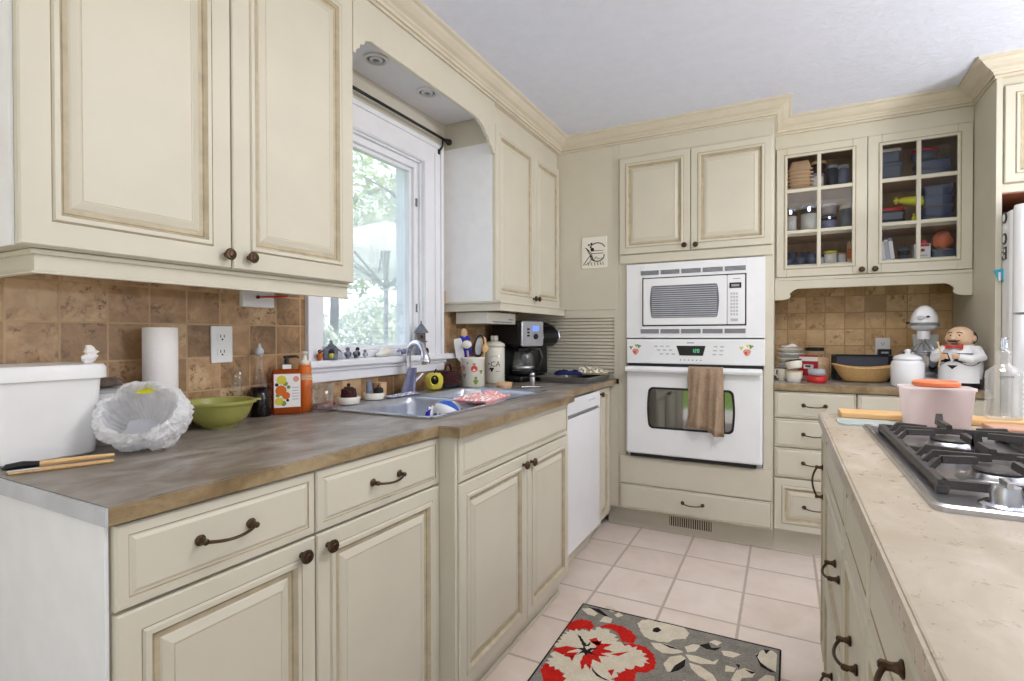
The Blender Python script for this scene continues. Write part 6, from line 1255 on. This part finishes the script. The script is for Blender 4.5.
bx = thing('baking_soda_box', 'white and red cardboard box on the bottom right shelf', 'box', (gl(0.718), 3.60, F0), 0.08)
mb = MB(); mb.box(-0.036, -0.02, 0, 0.036, 0.02, 0.088, 'white2', 0.001); mb.build('carton', bx)
mb = MB(); mb.box(-0.030, -0.0206, 0.072, 0.030, -0.0201, 0.086, 'red'); mb.prism([(0.011 * math.cos(a), 0.052 + 0.009 * math.sin(a)) for a in [2 * PI * i / 14 for i in range(14)]], 'y', -0.0206, -0.0201, 'red'); mb.box(-0.022, -0.0206, 0.022, 0.022, -0.0201, 0.026, 'inkg'); mb.build('printed_label', bx)
mb = MB(); mb.prism(rrect(-0.032, 0.0882, 0.02, 0.11, 0.008), 'y', -0.012, 0.012, 'red'); mb.build('red_top', bx)
random.seed(9); mb = MB(); mb.ell((0, 0, 0.05), (0.045, 0.04, 0.05), 'orange', 16, 10, lambda p: Vector((p.x * (1 + 0.15 * random.uniform(-1, 1)), p.y * (1 + 0.15 * random.uniform(-1, 1)), max(0, p.z + 0.008 * random.uniform(-1, 1))))); tag(mb.build('snack_packet', loc=(gl(0.815), 3.63, F0 + 0.056)), 'crumpled orange red packet at the right of the bottom right shelf', 'packet')
tub(gl(0.815), 3.63, F0, 0.11, 0.11, 0.055, 'low clear container under the orange red packet', 'clearpl', 'clearpl', 'containers in the red lidded pile')['group'] = 'low containers on the bottom right shelf'

# ------------------------------------------------------------------ island things
cb = thing('cutting_board', 'pale wooden cutting board behind the plastic tub on the island', 'board', (0.47, 2.055, CT + 0.0005))
mb = MB(); mb.box(-0.305, -0.055, 0, 0.40, 0.055, 0.018, 'wood', 0.004); mb.build('board', cb)
mb = MB(); mb.box(-0.18, -0.055, 0, 0.18, 0.055, 0.014, 'redwood', 0.003); tag(mb.build('serving_board', loc=(0.690, 1.925, CT + 0.0005)), 'reddish wooden board in front of the glass bottles', 'board')
mb = MB(); mb.loft([[(x, y, z) for x, y in rrect(-0.075, -0.058, 0.075, 0.058, 0.014)] for z in (0.0, 0.006)], 'blglass'); tag(mb.build('glass_board', loc=(0.222, 1.90, CT + 0.0005), bevel=0.001), 'pale blue glass board in front of the wooden board', 'board')
pl_ = thing('plastic_tub', 'cloudy white plastic tub between the cooktop and the pale board', 'tub', (0.395, 1.935, CT + 0.0008))
mb = MB(); rings = [[(x, y, z) for x, y in rr2(hx, hy, 0.018)] for hx, hy, z in ((0.070, 0.040, 0.0), (0.074, 0.043, 0.006), (0.083, 0.050, 0.108), (0.086, 0.053, 0.109), (0.086, 0.053, 0.117), (0.081, 0.048, 0.117), (0.072, 0.041, 0.008))]
mb.loft(rings, 'tubpl'); mb.build('body', pl_, fixn=False)
mb = MB(); mb.lathe([(0.0, 0.0), (0.053, 0.0), (0.057, 0.004), (0.057, 0.012), (0.052, 0.016), (0.048, 0.012), (0.0, 0.012)], 'orange', seg=36, cap0=False, cap1=False); tag(mb.build('container_cover', loc=(0.397, 1.94, CT + 0.1182)), 'round orange plastic lid lying on the cloudy tub', 'lid')
def bottle(loc, lab, top):
    t = thing('glass_bottle', lab, 'bottle', loc, 0, 'glass water bottles on the wooden board')
    q = MB(); prof = [(0.0, 0.0), (0.045, 0.0), (0.050, 0.006)]
    for i in range(7): z = 0.02 + i * 0.014; prof += [(0.050, z), (0.0475, z + 0.007)]
    prof += [(0.050, 0.125), (0.048, 0.14), (0.030, 0.155), (0.018, 0.165), (0.0165, 0.188), (0.019, 0.19), (0.019, 0.202), (0.016, 0.203)]
    q.lathe(prof, 'botglass', seg=30, cap0=False, cap1=False); q.build('glass_body', t, fixn=False)
    q = MB()
    for i in range(7): cyl_patch(q, 0.0506, -2.0 + i * 0.11, 0.128, [(-0.0018, -0.003), (0.0018, -0.003), (0.0018, 0.003), (-0.0018, 0.003)], 'grey')
    q.build('embossed_lettering', t, fixn=False)
    t.scale = (0.86, 0.86, 1.0)
    if top: q = MB(); q.lathe([(0.0, 0.200), (0.011, 0.2035), (0.012, 0.21), (0.010, 0.215), (0.009, 0.24), (0.0, 0.242)], 'chrome', seg=16); q.tube([(0.0, 0.0, 0.235), (0.012, -0.004, 0.243)], [0.006, 0.004], 'chrome', 8); q.build('pourer', t)
    return t
bottle((0.580, 2.055, CT + 0.0188), 'clear ribbed glass bottle with steel pourer right of the tub', True)
bottle((0.705, 2.055, CT + 0.0188), 'clear ribbed glass bottle at the right edge of the photo', False)

# towel on the oven handle
random.seed(8); ty = YT - 0.001; mb = MB(); rows = []
tx0, tx1 = -0.478, -0.295
n = 26
def tw_row(z, side, k):
    out = []
    for j in range(n):
        u = j / (n - 1); amp = 0.007 + 0.017 * k
        x = tx0 - 0.012 * k + (tx1 - tx0 + 0.02 * k) * u + 0.006 * math.sin(9 * u + 3 * k) * k
        off = amp * (math.sin(4.2 * PI * u + 0.8) + 0.5 * math.sin(8.6 * PI * u + 2 * k))
        out.append((x, ty + side(off), z + 0.022 * k * math.sin(4.2 * u + 0.6) * (1 if k > 0.8 else 0)))
    return out
for i in range(12): k = i / 11; rows.append(tw_row(0.985 - 0.30 * k, lambda o: -0.046 - 0.006 - 0.0 + 0.0 * o, k) if False else tw_row(0.990 - 0.345 * k, lambda o: -0.092 + min(o, 0.03), k))
front = rows[::-1]
R = front + [[(p[0], ty - 0.086, 1.0) for p in front[-1]], [(p[0], ty - 0.074, 1.006) for p in front[-1]], [(p[0], ty - 0.062, 1.003) for p in front[-1]]] + [[(p[0], ty - 0.056 + 0.004 * math.sin(7 * j / n), 0.99 - 0.05 * q) for j, p in enumerate(front[-1])] for q in range(6)]
th_ = 0.005
outer = R; inner = [[(x, y + th_, z) for x, y, z in r] for r in R]
V1 = [[mb.v(p) for p in r] for r in outer]
for i in range(len(V1) - 1):
    for j in range(n - 1): mb.f([V1[i][j], V1[i][j + 1], V1[i + 1][j + 1], V1[i + 1][j]], 'towel', True)
o = mb.build('dish_towel', fixn=False); sd = o.modifiers.new('thick', 'SOLIDIFY'); sd.thickness = 0.004; sd.offset = 0.0
tag(o, 'tan dish towel hanging over the oven door handle', 'towel')

# ------------------------------------------------------------------ rug
C00, C10, C01, C11 = (-0.762, 1.10), (-0.020, 1.10), (-0.776, 2.170), (-0.008, 2.186)   # near-left, near-right, far-left, far-right
def ragged(pts, amp, seed):
    rnd = random.Random(seed); out = []; n = len(pts)
    for i in range(n):
        (x0, y0), (x1, y1) = pts[i], pts[(i + 1) % n]; d = math.hypot(x1 - x0, y1 - y0) or 1; k = max(1, int(d / 0.011)); nx, ny = (y1 - y0) / d, -(x1 - x0) / d
        for j in range(k):
            t_ = j / k; a = amp * rnd.uniform(0.3, 1) * (1 if j % 2 else -0.4); out.append((x0 + (x1 - x0) * t_ + nx * a, y0 + (y1 - y0) * t_ + ny * a))
    return out
mb = MB(); rg_ = [C00, C10, C11, C01]
mb.prism(rg_, 'z', 0.001, 0.009, 'rug')
def bnd(a, b, w=0.006):
    a = Vector(a); b = Vector(b); mb.tube([(a.x, a.y, 0.0075), (b.x, b.y, 0.0075)], 0.0038, 'rugb', 6)
for a, b in ((C00, C10), (C10, C11), (C11, C01), (C01, C00)): bnd(a, b)
RUGPOLY = [('rugr', 1, [(-0.7753, 1.9533), (-0.7739, 2.0105), (-0.7411, 2.0507), (-0.6971, 2.0501), (-0.6742, 2.0165), (-0.6799, 1.9763), (-0.7022, 1.991), (-0.7225, 1.9673), (-0.7474, 1.9415)]), ('rugr', 1, [(-0.6604, 2.0303), (-0.625, 2.0711), (-0.581, 2.0757), (-0.5306, 2.0532), (-0.5025, 2.0191), (-0.5056, 1.9769), (-0.5255, 1.9726), (-0.5479, 1.9651), (-0.5745, 2.0135), (-0.6133, 2.0324), (-0.6449, 2.0249)]), ('rugr', 1, [(-0.5807, 1.9243), (-0.5102, 1.9745), (-0.4585, 1.9755), (-0.421, 1.9434), (-0.4034, 1.898), (-0.4019, 1.8555), (-0.423, 1.8227), (-0.4529, 1.809), (-0.4459, 1.7622), (-0.4347, 1.711), (-0.4581, 1.6695), (-0.4931, 1.696), (-0.5131, 1.7484), (-0.4868, 1.8462), (-0.5262, 1.9174)]), ('rugr', 1, [(-0.7566, 1.6725), (-0.7569, 1.721), (-0.7082, 1.706), (-0.6549, 1.6752), (-0.6143, 1.6334), (-0.5991, 1.5681), (-0.638, 1.5481), (-0.6818, 1.5835), (-0.7225, 1.6195)]), ('rugc', 2, [(-0.7697, 1.8407), (-0.7667, 1.9315), (-0.7335, 1.966), (-0.697, 1.9761), (-0.6769, 1.9908), (-0.6553, 2.0218), (-0.6147, 2.0185), (-0.5798, 1.9939), (-0.5439, 1.9511), (-0.4906, 1.959), (-0.4461, 1.9305), (-0.4241, 1.882), (-0.4483, 1.8486), (-0.4796, 1.8188), (-0.4953, 1.7871), (-0.5131, 1.7484), (-0.4931, 1.696), (-0.5135, 1.6123), (-0.556, 1.5764), (-0.6043, 1.5941), (-0.6564, 1.6536), (-0.6879, 1.6944), (-0.7327, 1.7019), (-0.7544, 1.7152), (-0.7572, 1.7794)]), ('rugr', 3, [(-0.7699, 1.8014), (-0.7262, 1.8434), (-0.6767, 1.8514), (-0.7051, 1.8176), (-0.7163, 1.7855), (-0.7497, 1.7927)]), ('rugr', 3, [(-0.7149, 1.8012), (-0.6711, 1.8275), (-0.6818, 1.7849), (-0.712, 1.7803)]), ('rugr', 3, [(-0.6662, 1.9203), (-0.6421, 1.9471), (-0.6195, 1.9181), (-0.5735, 1.9359), (-0.5968, 1.8906), (-0.5496, 1.8902), (-0.597, 1.8582), (-0.5589, 1.852), (-0.5981, 1.8391), (-0.5737, 1.8014), (-0.6114, 1.8104), (-0.5994, 1.7451), (-0.6258, 1.7745), (-0.6232, 1.7244), (-0.6476, 1.7774), (-0.6491, 1.8165), (-0.6305, 1.8542), (-0.6234, 1.8905)]), ('rugr', 3, [(-0.5642, 1.8696), (-0.5059, 1.9184), (-0.5341, 1.8721)]), ('rugr', 3, [(-0.5003, 1.7879), (-0.4788, 1.8158), (-0.4797, 1.7656), (-0.4925, 1.743)]), ('rugr', 3, [(-0.5449, 1.7732), (-0.5258, 1.7916), (-0.5236, 1.7511)]), ('rugr', 3, [(-0.6942, 1.7895), (-0.6776, 1.8018), (-0.6738, 1.7639)]), ('rugr', 3, [(-0.6568, 1.909), (-0.6171, 1.9375), (-0.6159, 1.9002)]), ('rugb', 4, [(-0.6651, 1.8612), (-0.7199, 1.9385), (-0.7, 1.9277), (-0.6599, 1.8834), (-0.6526, 1.9192), (-0.6468, 1.8706), (-0.6103, 1.8895), (-0.6364, 1.853), (-0.6008, 1.8377), (-0.6392, 1.8365), (-0.6409, 1.8171), (-0.6529, 1.8331), (-0.6743, 1.8072), (-0.6629, 1.8431), (-0.6943, 1.8462)]), ('rugb', 4, [(-0.6007, 1.7666), (-0.5808, 1.7463), (-0.5506, 1.729), (-0.5202, 1.7239), (-0.538, 1.7195), (-0.5696, 1.7273), (-0.5926, 1.7486)]), ('rugc', 5, [(-0.6637, 1.8697), (-0.6521, 1.8796), (-0.642, 1.8692), (-0.6495, 1.8538)]), ('rugc', 1, [(-0.7687, 2.127), (-0.7357, 2.1491), (-0.6934, 2.1209), (-0.6999, 2.0934), (-0.732, 2.0962)]), ('rugb', 2, [(-0.7492, 2.1524), (-0.6994, 2.1577), (-0.6497, 2.1217), (-0.6586, 2.1123), (-0.6962, 2.1293)]), ('rugc', 1, [(-0.6692, 2.0645), (-0.6619, 2.1154), (-0.6273, 2.1094), (-0.6231, 2.0721)]), ('rugc', 1, [(-0.6889, 2.1937), (-0.6591, 2.2039), (-0.6214, 2.1778), (-0.6491, 2.1586)]), ('rugc', 1, [(-0.6294, 2.1442), (-0.6169, 2.1702), (-0.5933, 2.1531), (-0.6121, 2.1291)]), ('rugc', 1, [(-0.528, 2.1212), (-0.514, 2.156), (-0.4854, 2.1778), (-0.4534, 2.1687), (-0.4194, 2.1909), (-0.3839, 2.1863), (-0.3532, 2.1819), (-0.3265, 2.1456), (-0.3331, 2.0962), (-0.3669, 2.0787), (-0.3908, 2.0421), (-0.4249, 2.0326), (-0.4525, 2.0305), (-0.4792, 2.0415), (-0.5036, 2.0758)]), ('rugb', 2, [(-0.4606, 2.1155), (-0.4457, 2.132), (-0.4282, 2.1147), (-0.4403, 2.0912), (-0.4593, 2.09)]), ('rugc', 1, [(-0.4484, 2.0124), (-0.3987, 2.03), (-0.352, 2.0227), (-0.3264, 2.0053), (-0.3587, 1.9774), (-0.3959, 1.9657), (-0.4277, 1.9836)]), ('rugb', 2, [(-0.4165, 2.0269), (-0.367, 2.0227), (-0.3359, 2.0156), (-0.3766, 2.01)]), ('rugc', 1, [(-0.3791, 1.9017), (-0.3663, 1.955), (-0.3307, 1.9844), (-0.3132, 1.9714), (-0.311, 1.9229), (-0.3308, 1.8753), (-0.3585, 1.8644)]), ('rugb', 2, [(-0.3127, 1.9681), (-0.3088, 1.9206), (-0.3297, 1.8792), (-0.3489, 1.8626), (-0.3409, 1.911)]), ('rugc', 1, [(-0.3285, 2.0425), (-0.3038, 2.075), (-0.2751, 2.0819), (-0.2878, 2.0328), (-0.3138, 2.0118)]), ('rugc', 1, [(-0.3182, 1.9964), (-0.2762, 2.0051), (-0.2235, 1.9962), (-0.2051, 2.0236), (-0.2129, 1.984), (-0.261, 1.9627), (-0.2988, 1.9645)]), ('rugc', 1, [(-0.2985, 1.9504), (-0.2593, 1.9496), (-0.2147, 1.9186), (-0.1931, 1.8816), (-0.2133, 1.8681), (-0.2557, 1.8893), (-0.2875, 1.9213)]), ('rugb', 2, [(-0.2815, 2.0786), (-0.2511, 2.1101), (-0.238, 2.0815), (-0.2037, 2.103), (-0.2223, 2.0703), (-0.2553, 2.0648)]), ('rugc', 1, [(-0.252, 2.1177), (-0.233, 2.1416), (-0.207, 2.1369), (-0.2195, 2.1066)]), ('rugc', 1, [(-0.2042, 2.0797), (-0.1723, 2.0923), (-0.1365, 2.0883), (-0.1599, 2.0542), (-0.1921, 2.0522)]), ('rugc', 1, [(-0.1804, 1.9955), (-0.1463, 1.9958), (-0.1513, 1.9679), (-0.1787, 1.9571)]), ('rugc', 1, [(-0.1451, 1.9795), (-0.1189, 2.01), (-0.0834, 1.9996), (-0.0921, 1.9656), (-0.1236, 1.9461), (-0.1316, 1.9134), (-0.1575, 1.9158)]), ('rugb', 2, [(-0.1499, 2.02), (-0.1347, 2.0208), (-0.1374, 1.9953)]), ('rugb', 2, [(-0.1201, 2.0008), (-0.0834, 1.9996), (-0.0947, 1.9838)]), ('rugc', 1, [(-0.0884, 2.1149), (-0.0688, 2.1533), (-0.0325, 2.1682), (-0.0187, 2.1509), (-0.0209, 2.0352), (-0.0479, 2.0518), (-0.0777, 2.0749)]), ('rugb', 2, [(-0.088, 2.1059), (-0.0766, 2.1398), (-0.0822, 2.0978), (-0.0704, 2.0698), (-0.0477, 2.045), (-0.0217, 2.0314), (-0.0387, 2.026), (-0.0695, 2.0441)]), ('rugb', 2, [(-0.0644, 2.1594), (-0.0416, 2.1673), (-0.0544, 2.1325)]), ('rugc', 1, [(-0.0748, 1.9585), (-0.0509, 2.0031), (-0.0256, 2.008), (-0.0205, 1.9398), (-0.0564, 1.9063)]), ('rugc', 1, [(-0.3234, 1.7836), (-0.2981, 1.8433), (-0.2608, 1.8312), (-0.2645, 1.7408), (-0.3011, 1.7079)]), ('rugr', 1, [(-0.1739, 1.8162), (-0.1285, 1.8691), (-0.0864, 1.847), (-0.0967, 1.7466), (-0.1499, 1.7321)]), ('rugc', 2, [(-0.1524, 1.8058), (-0.1182, 1.8377), (-0.1031, 1.7896), (-0.1365, 1.7589)])]
for i_, (m_, lvl, pts) in enumerate(RUGPOLY):
    if i_ == 4: pts = ragged(pts, 0.016, 3)
    elif i_ < 4: pts = ragged(pts, 0.004, i_)
    elif len(pts) > 8: pts = ragged(pts, 0.003, i_)
    mb.poly([(x, y, 0.0092 + 0.00025 * lvl) for x, y in pts], m_)
tag(mb.build('floor_rug', fixn=False), 'grey rug with a big red and cream flower on the tile floor', 'rug')

# ------------------------------------------------------------------ outside the window and behind the house
struct('ground', MB().box(-40, -60, -0.40, 0.3, 60, -0.25, 'lawn'), 'green lawn around the house', 'lawn')
struct('ground_bounce', MB().box(0.3, -60, -0.40, 40, 60, -0.245, 'patio').box(-1.7, -4.5, -0.40, 0.3, -1.0, -0.245, 'patio'), 'unseen pale slab added beside the lawn to bounce neutral light indoors', 'patio')  # pale ground out of view, added to bounce neutral light inside
um = thing('patio_umbrella', 'large white patio umbrella outside the kitchen window', 'umbrella', (-4.21, 4.855, -0.25))
mb = MB(); mb.tube([(0, 0, 0.0), (0, 0, 2.76)], 0.028, 'umet', 12); mb.lathe([(0.0, 0.0), (0.28, 0.0), (0.26, 0.06), (0.04, 0.1)], 'umet', seg=24); mb.build('pole', um)
mb = MB(); n8 = 8; zr, za, Rr = 2.36, 2.80, 1.38
rings = []
for k in range(7):
    u = k / 6; ring_pts = []
    for j in range(n8 * 4):
        a = 2 * PI * j / (n8 * 4); f_ = 1 - 0.05 * abs(math.sin(n8 / 2 * a)) * u; r = max(0.001, Rr * u * f_)
        ring_pts.append((r * math.cos(a), r * math.sin(a), za - (za - zr) * u ** 1.1 - 0.03 * math.sin(PI * u)))
    rings.append(ring_pts)
rings.append([(x, y, z - 0.13) for x, y, z in rings[-1]])
mb.loft(rings, 'canvas', cap0=True, cap1=False); mb.build('canopy', um, fixn=False)
for k in range(n8):
    a = 2 * PI * (k + 0.5) / n8 - PI / n8; mb = MB(); c_, s_ = math.cos(a), math.sin(a)
    mb.tube([(0.03 * c_, 0.03 * s_, za - 0.03), (Rr * 0.98 * c_, Rr * 0.98 * s_, zr - 0.02)], 0.012, 'umet', 6); mb.tube([(0.03 * c_, 0.03 * s_, 2.02), (Rr * 0.55 * c_, Rr * 0.55 * s_, zr + 0.17)], 0.012, 'umet', 6); mb.build('rib', um)
def foliage(mb, c, r, n, size, m, seed):
    rnd = random.Random(seed)
    for i in range(n):
        while True:
            p = Vector((rnd.uniform(-1, 1), rnd.uniform(-1, 1), rnd.uniform(-1, 1)))
            if 0.35 < p.length < 1: break
        q = Vector((c[0] + p.x * r[0], c[1] + p.y * r[1], c[2] + p.z * r[2])); s = size * rnd.uniform(0.6, 1.3)
        e = Matrix.Rotation(rnd.uniform(0, 6.3), 3, 'Z') @ Matrix.Rotation(rnd.uniform(0, 3.1), 3, 'X') @ Matrix.Rotation(rnd.uniform(0, 6.3), 3, 'Z')
        mb.poly([q + e @ Vector(v) * s for v in ((-1, 0, 0), (0, -0.45, 0.1), (1, 0, 0), (0, 0.45, 0.1))], m)
def tree(loc, lab, r, h, n, size, m, seed):
    t = thing('garden_tree', lab, 'tree', loc, 0, 'trees outside the window')
    q = MB(); q.tube([(0, 0, 0), (0.05, 0.03, h * 0.4), (0, 0, h * 0.95)], [0.16, 0.11, 0.04], 'bark', 8)
    rnd = random.Random(seed)
    for k in range(9): a = rnd.uniform(0, 6.3); z = h * rnd.uniform(0.4, 0.85); q.tube([(0, 0, z), (r * 0.4 * math.cos(a), r * 0.4 * math.sin(a), z + r * 0.25), (r * 0.85 * math.cos(a), r * 0.85 * math.sin(a), z + r * 0.35)], [0.05, 0.03, 0.01], 'bark', 6)
    q.build('trunk', t); q = MB(); foliage(q, (0, 0, h * 0.72), (r, r, r * 0.95), n, size, m, seed); q.build('crown', t, fixn=False)
tree((-9.9, 7.75, -0.25), 'leafy tree seen high through the left of the window', 1.6, 5.0, 2400, 0.12, 'leaf', 1)
tree((-7.6, 9.6, -0.25), 'pale tree seen through the right of the window', 1.4, 5.0, 1500, 0.12, 'leaf2', 2)
tree((-11.5, 11.0, -0.25), 'tall tree farther behind the umbrella', 2.4, 6.6, 2400, 0.15, 'leaf', 6)
def shrub(loc, lab, r, n, seed):
    t = thing('garden_shrub', lab, 'shrub', loc, 0, 'pale shrubs below the umbrella')
    q = MB(); q.tube([(0, 0, 0), (0, 0, r[2])], [0.05, 0.02], 'bark', 6)
    for k in range(5): q.tube([(0, 0, 0.1), (r[0] * 0.5 * math.cos(k * 1.3), r[1] * 0.5 * math.sin(k * 1.3), r[2] * 1.3)], [0.03, 0.01], 'bark', 6)
    q.build('stem', t); q = MB(); foliage(q, (0, 0, r[2] * 0.95), r, n, 0.075, 'leaf2', seed); q.build('leaves', t, fixn=False)
shrub((-6.7, 5.6, -0.25), 'pale rounded shrub, leftmost below the patio umbrella', (0.7, 0.72, 1.05), 3600, 3); shrub((-7.9, 5.9, -0.25), 'pale rounded shrub, farthest one below the patio umbrella', (0.8, 0.75, 1.15), 3600, 8); shrub((-6.3, 7.0, -0.25), 'pale rounded shrub in the middle below the patio umbrella', (0.75, 0.72, 1.1), 3600, 4); shrub((-5.7, 8.5, -0.25), 'pale rounded shrub, rightmost below the patio umbrella', (0.75, 0.78, 1.05), 2200, 5)

# ------------------------------------------------------------------ light
w = bpy.data.worlds.new('sky'); bpy.context.scene.world = w; w.use_nodes = True
nt = w.node_tree; nt.nodes.clear()
out = nt.nodes.new('ShaderNodeOutputWorld'); bg = nt.nodes.new('ShaderNodeBackground'); tc = nt.nodes.new('ShaderNodeTexCoord'); sx = nt.nodes.new('ShaderNodeSeparateXYZ'); rp = nt.nodes.new('ShaderNodeValToRGB')
nt.links.new(tc.outputs['Generated'], sx.inputs[0]); nt.links.new(sx.outputs[2], rp.inputs[0])
rp.color_ramp.elements[0].position = 0.0; rp.color_ramp.elements[0].color = (0.92, 0.95, 1.0, 1); rp.color_ramp.elements[1].position = 0.7; rp.color_ramp.elements[1].color = (0.62, 0.76, 1.0, 1)
mrx = nt.nodes.new('ShaderNodeMapRange'); nt.links.new(sx.outputs[0], mrx.inputs[0])
for i_, v_ in ((1, -0.15), (2, -0.75), (3, 0.85), (4, 3.2)): mrx.inputs[i_].default_value = v_
nt.links.new(rp.outputs[0], bg.inputs[0]); nt.links.new(mrx.outputs[0], bg.inputs[1]); nt.links.new(bg.outputs[0], out.inputs[0])
sl = bpy.data.lights.new('sun', 'SUN'); sl.energy = 8.0; sl.angle = 0.02; sl.color = (1.0, 0.96, 0.88)
so = bpy.data.objects.new('sun', sl); COL.objects.link(so); so.rotation_euler = Vector((-0.75, 0.10, -0.85)).to_track_quat('-Z', 'Y').to_euler()
def area(name, loc, size, power, col, target=None, sy=None):
    l = bpy.data.lights.new(name, 'AREA'); l.shape = 'RECTANGLE'; l.size = size; l.size_y = sy or size; l.energy = power; l.color = col
    o = bpy.data.objects.new(name, l); COL.objects.link(o); o.location = loc
    if target: o.rotation_euler = (Vector(target) - Vector(loc)).to_track_quat('-Z', 'Y').to_euler()
    return o
area('rear_fill', (0.6, -0.7, 2.38), 1.2, 4, (1.0, 0.95, 0.88))  # added fill light behind the camera, no fixture there
area('oven_wall_fill', (0.3, 1.5, 2.40), 0.7, 20, (1.0, 0.95, 0.91))  # fill added to brighten the oven wall, stands for no real lamp
area('ceiling_uplight_fill', (2.3, 2.0, 1.5), 0.5, 60, (0.95, 0.97, 1.0), (2.0, 2.0, 2.43))  # out-of-view upward light added to brighten the ceiling, without a fixture

# ------------------------------------------------------------------ camera
yaw, pitch, roll = 0.478588, 0.0100149, 0.001478
fwd = Vector((-math.sin(yaw), math.cos(yaw), 0)); right = Vector((math.cos(yaw), math.sin(yaw), 0)); down = Vector((0, 0, -1))
f2 = fwd * math.cos(pitch) + down * math.sin(pitch); d2 = down * math.cos(pitch) - fwd * math.sin(pitch)
r3 = right * math.cos(roll) + d2 * math.sin(roll); d3 = d2 * math.cos(roll) - right * math.sin(roll)
cd = bpy.data.cameras.new('camera'); cam = bpy.data.objects.new('camera', cd); COL.objects.link(cam)
cam.matrix_world = Matrix(((r3.x, -d3.x, -f2.x, 0.0), (r3.y, -d3.y, -f2.y, 0.0), (r3.z, -d3.z, -f2.z, 1.185), (0, 0, 0, 1)))
cd.sensor_width = 36.0; cd.lens = 524.16 / 1024 * 36.0; cd.clip_start = 0.02; cd.clip_end = 300
sc = bpy.context.scene; sc.camera = cam
vs_ = sc.view_settings; vs_.view_transform = 'Standard'; vs_.look = 'None'; vs_.gamma = 1.0; vs_.use_curve_mapping = False; vs_.exposure = 0.04
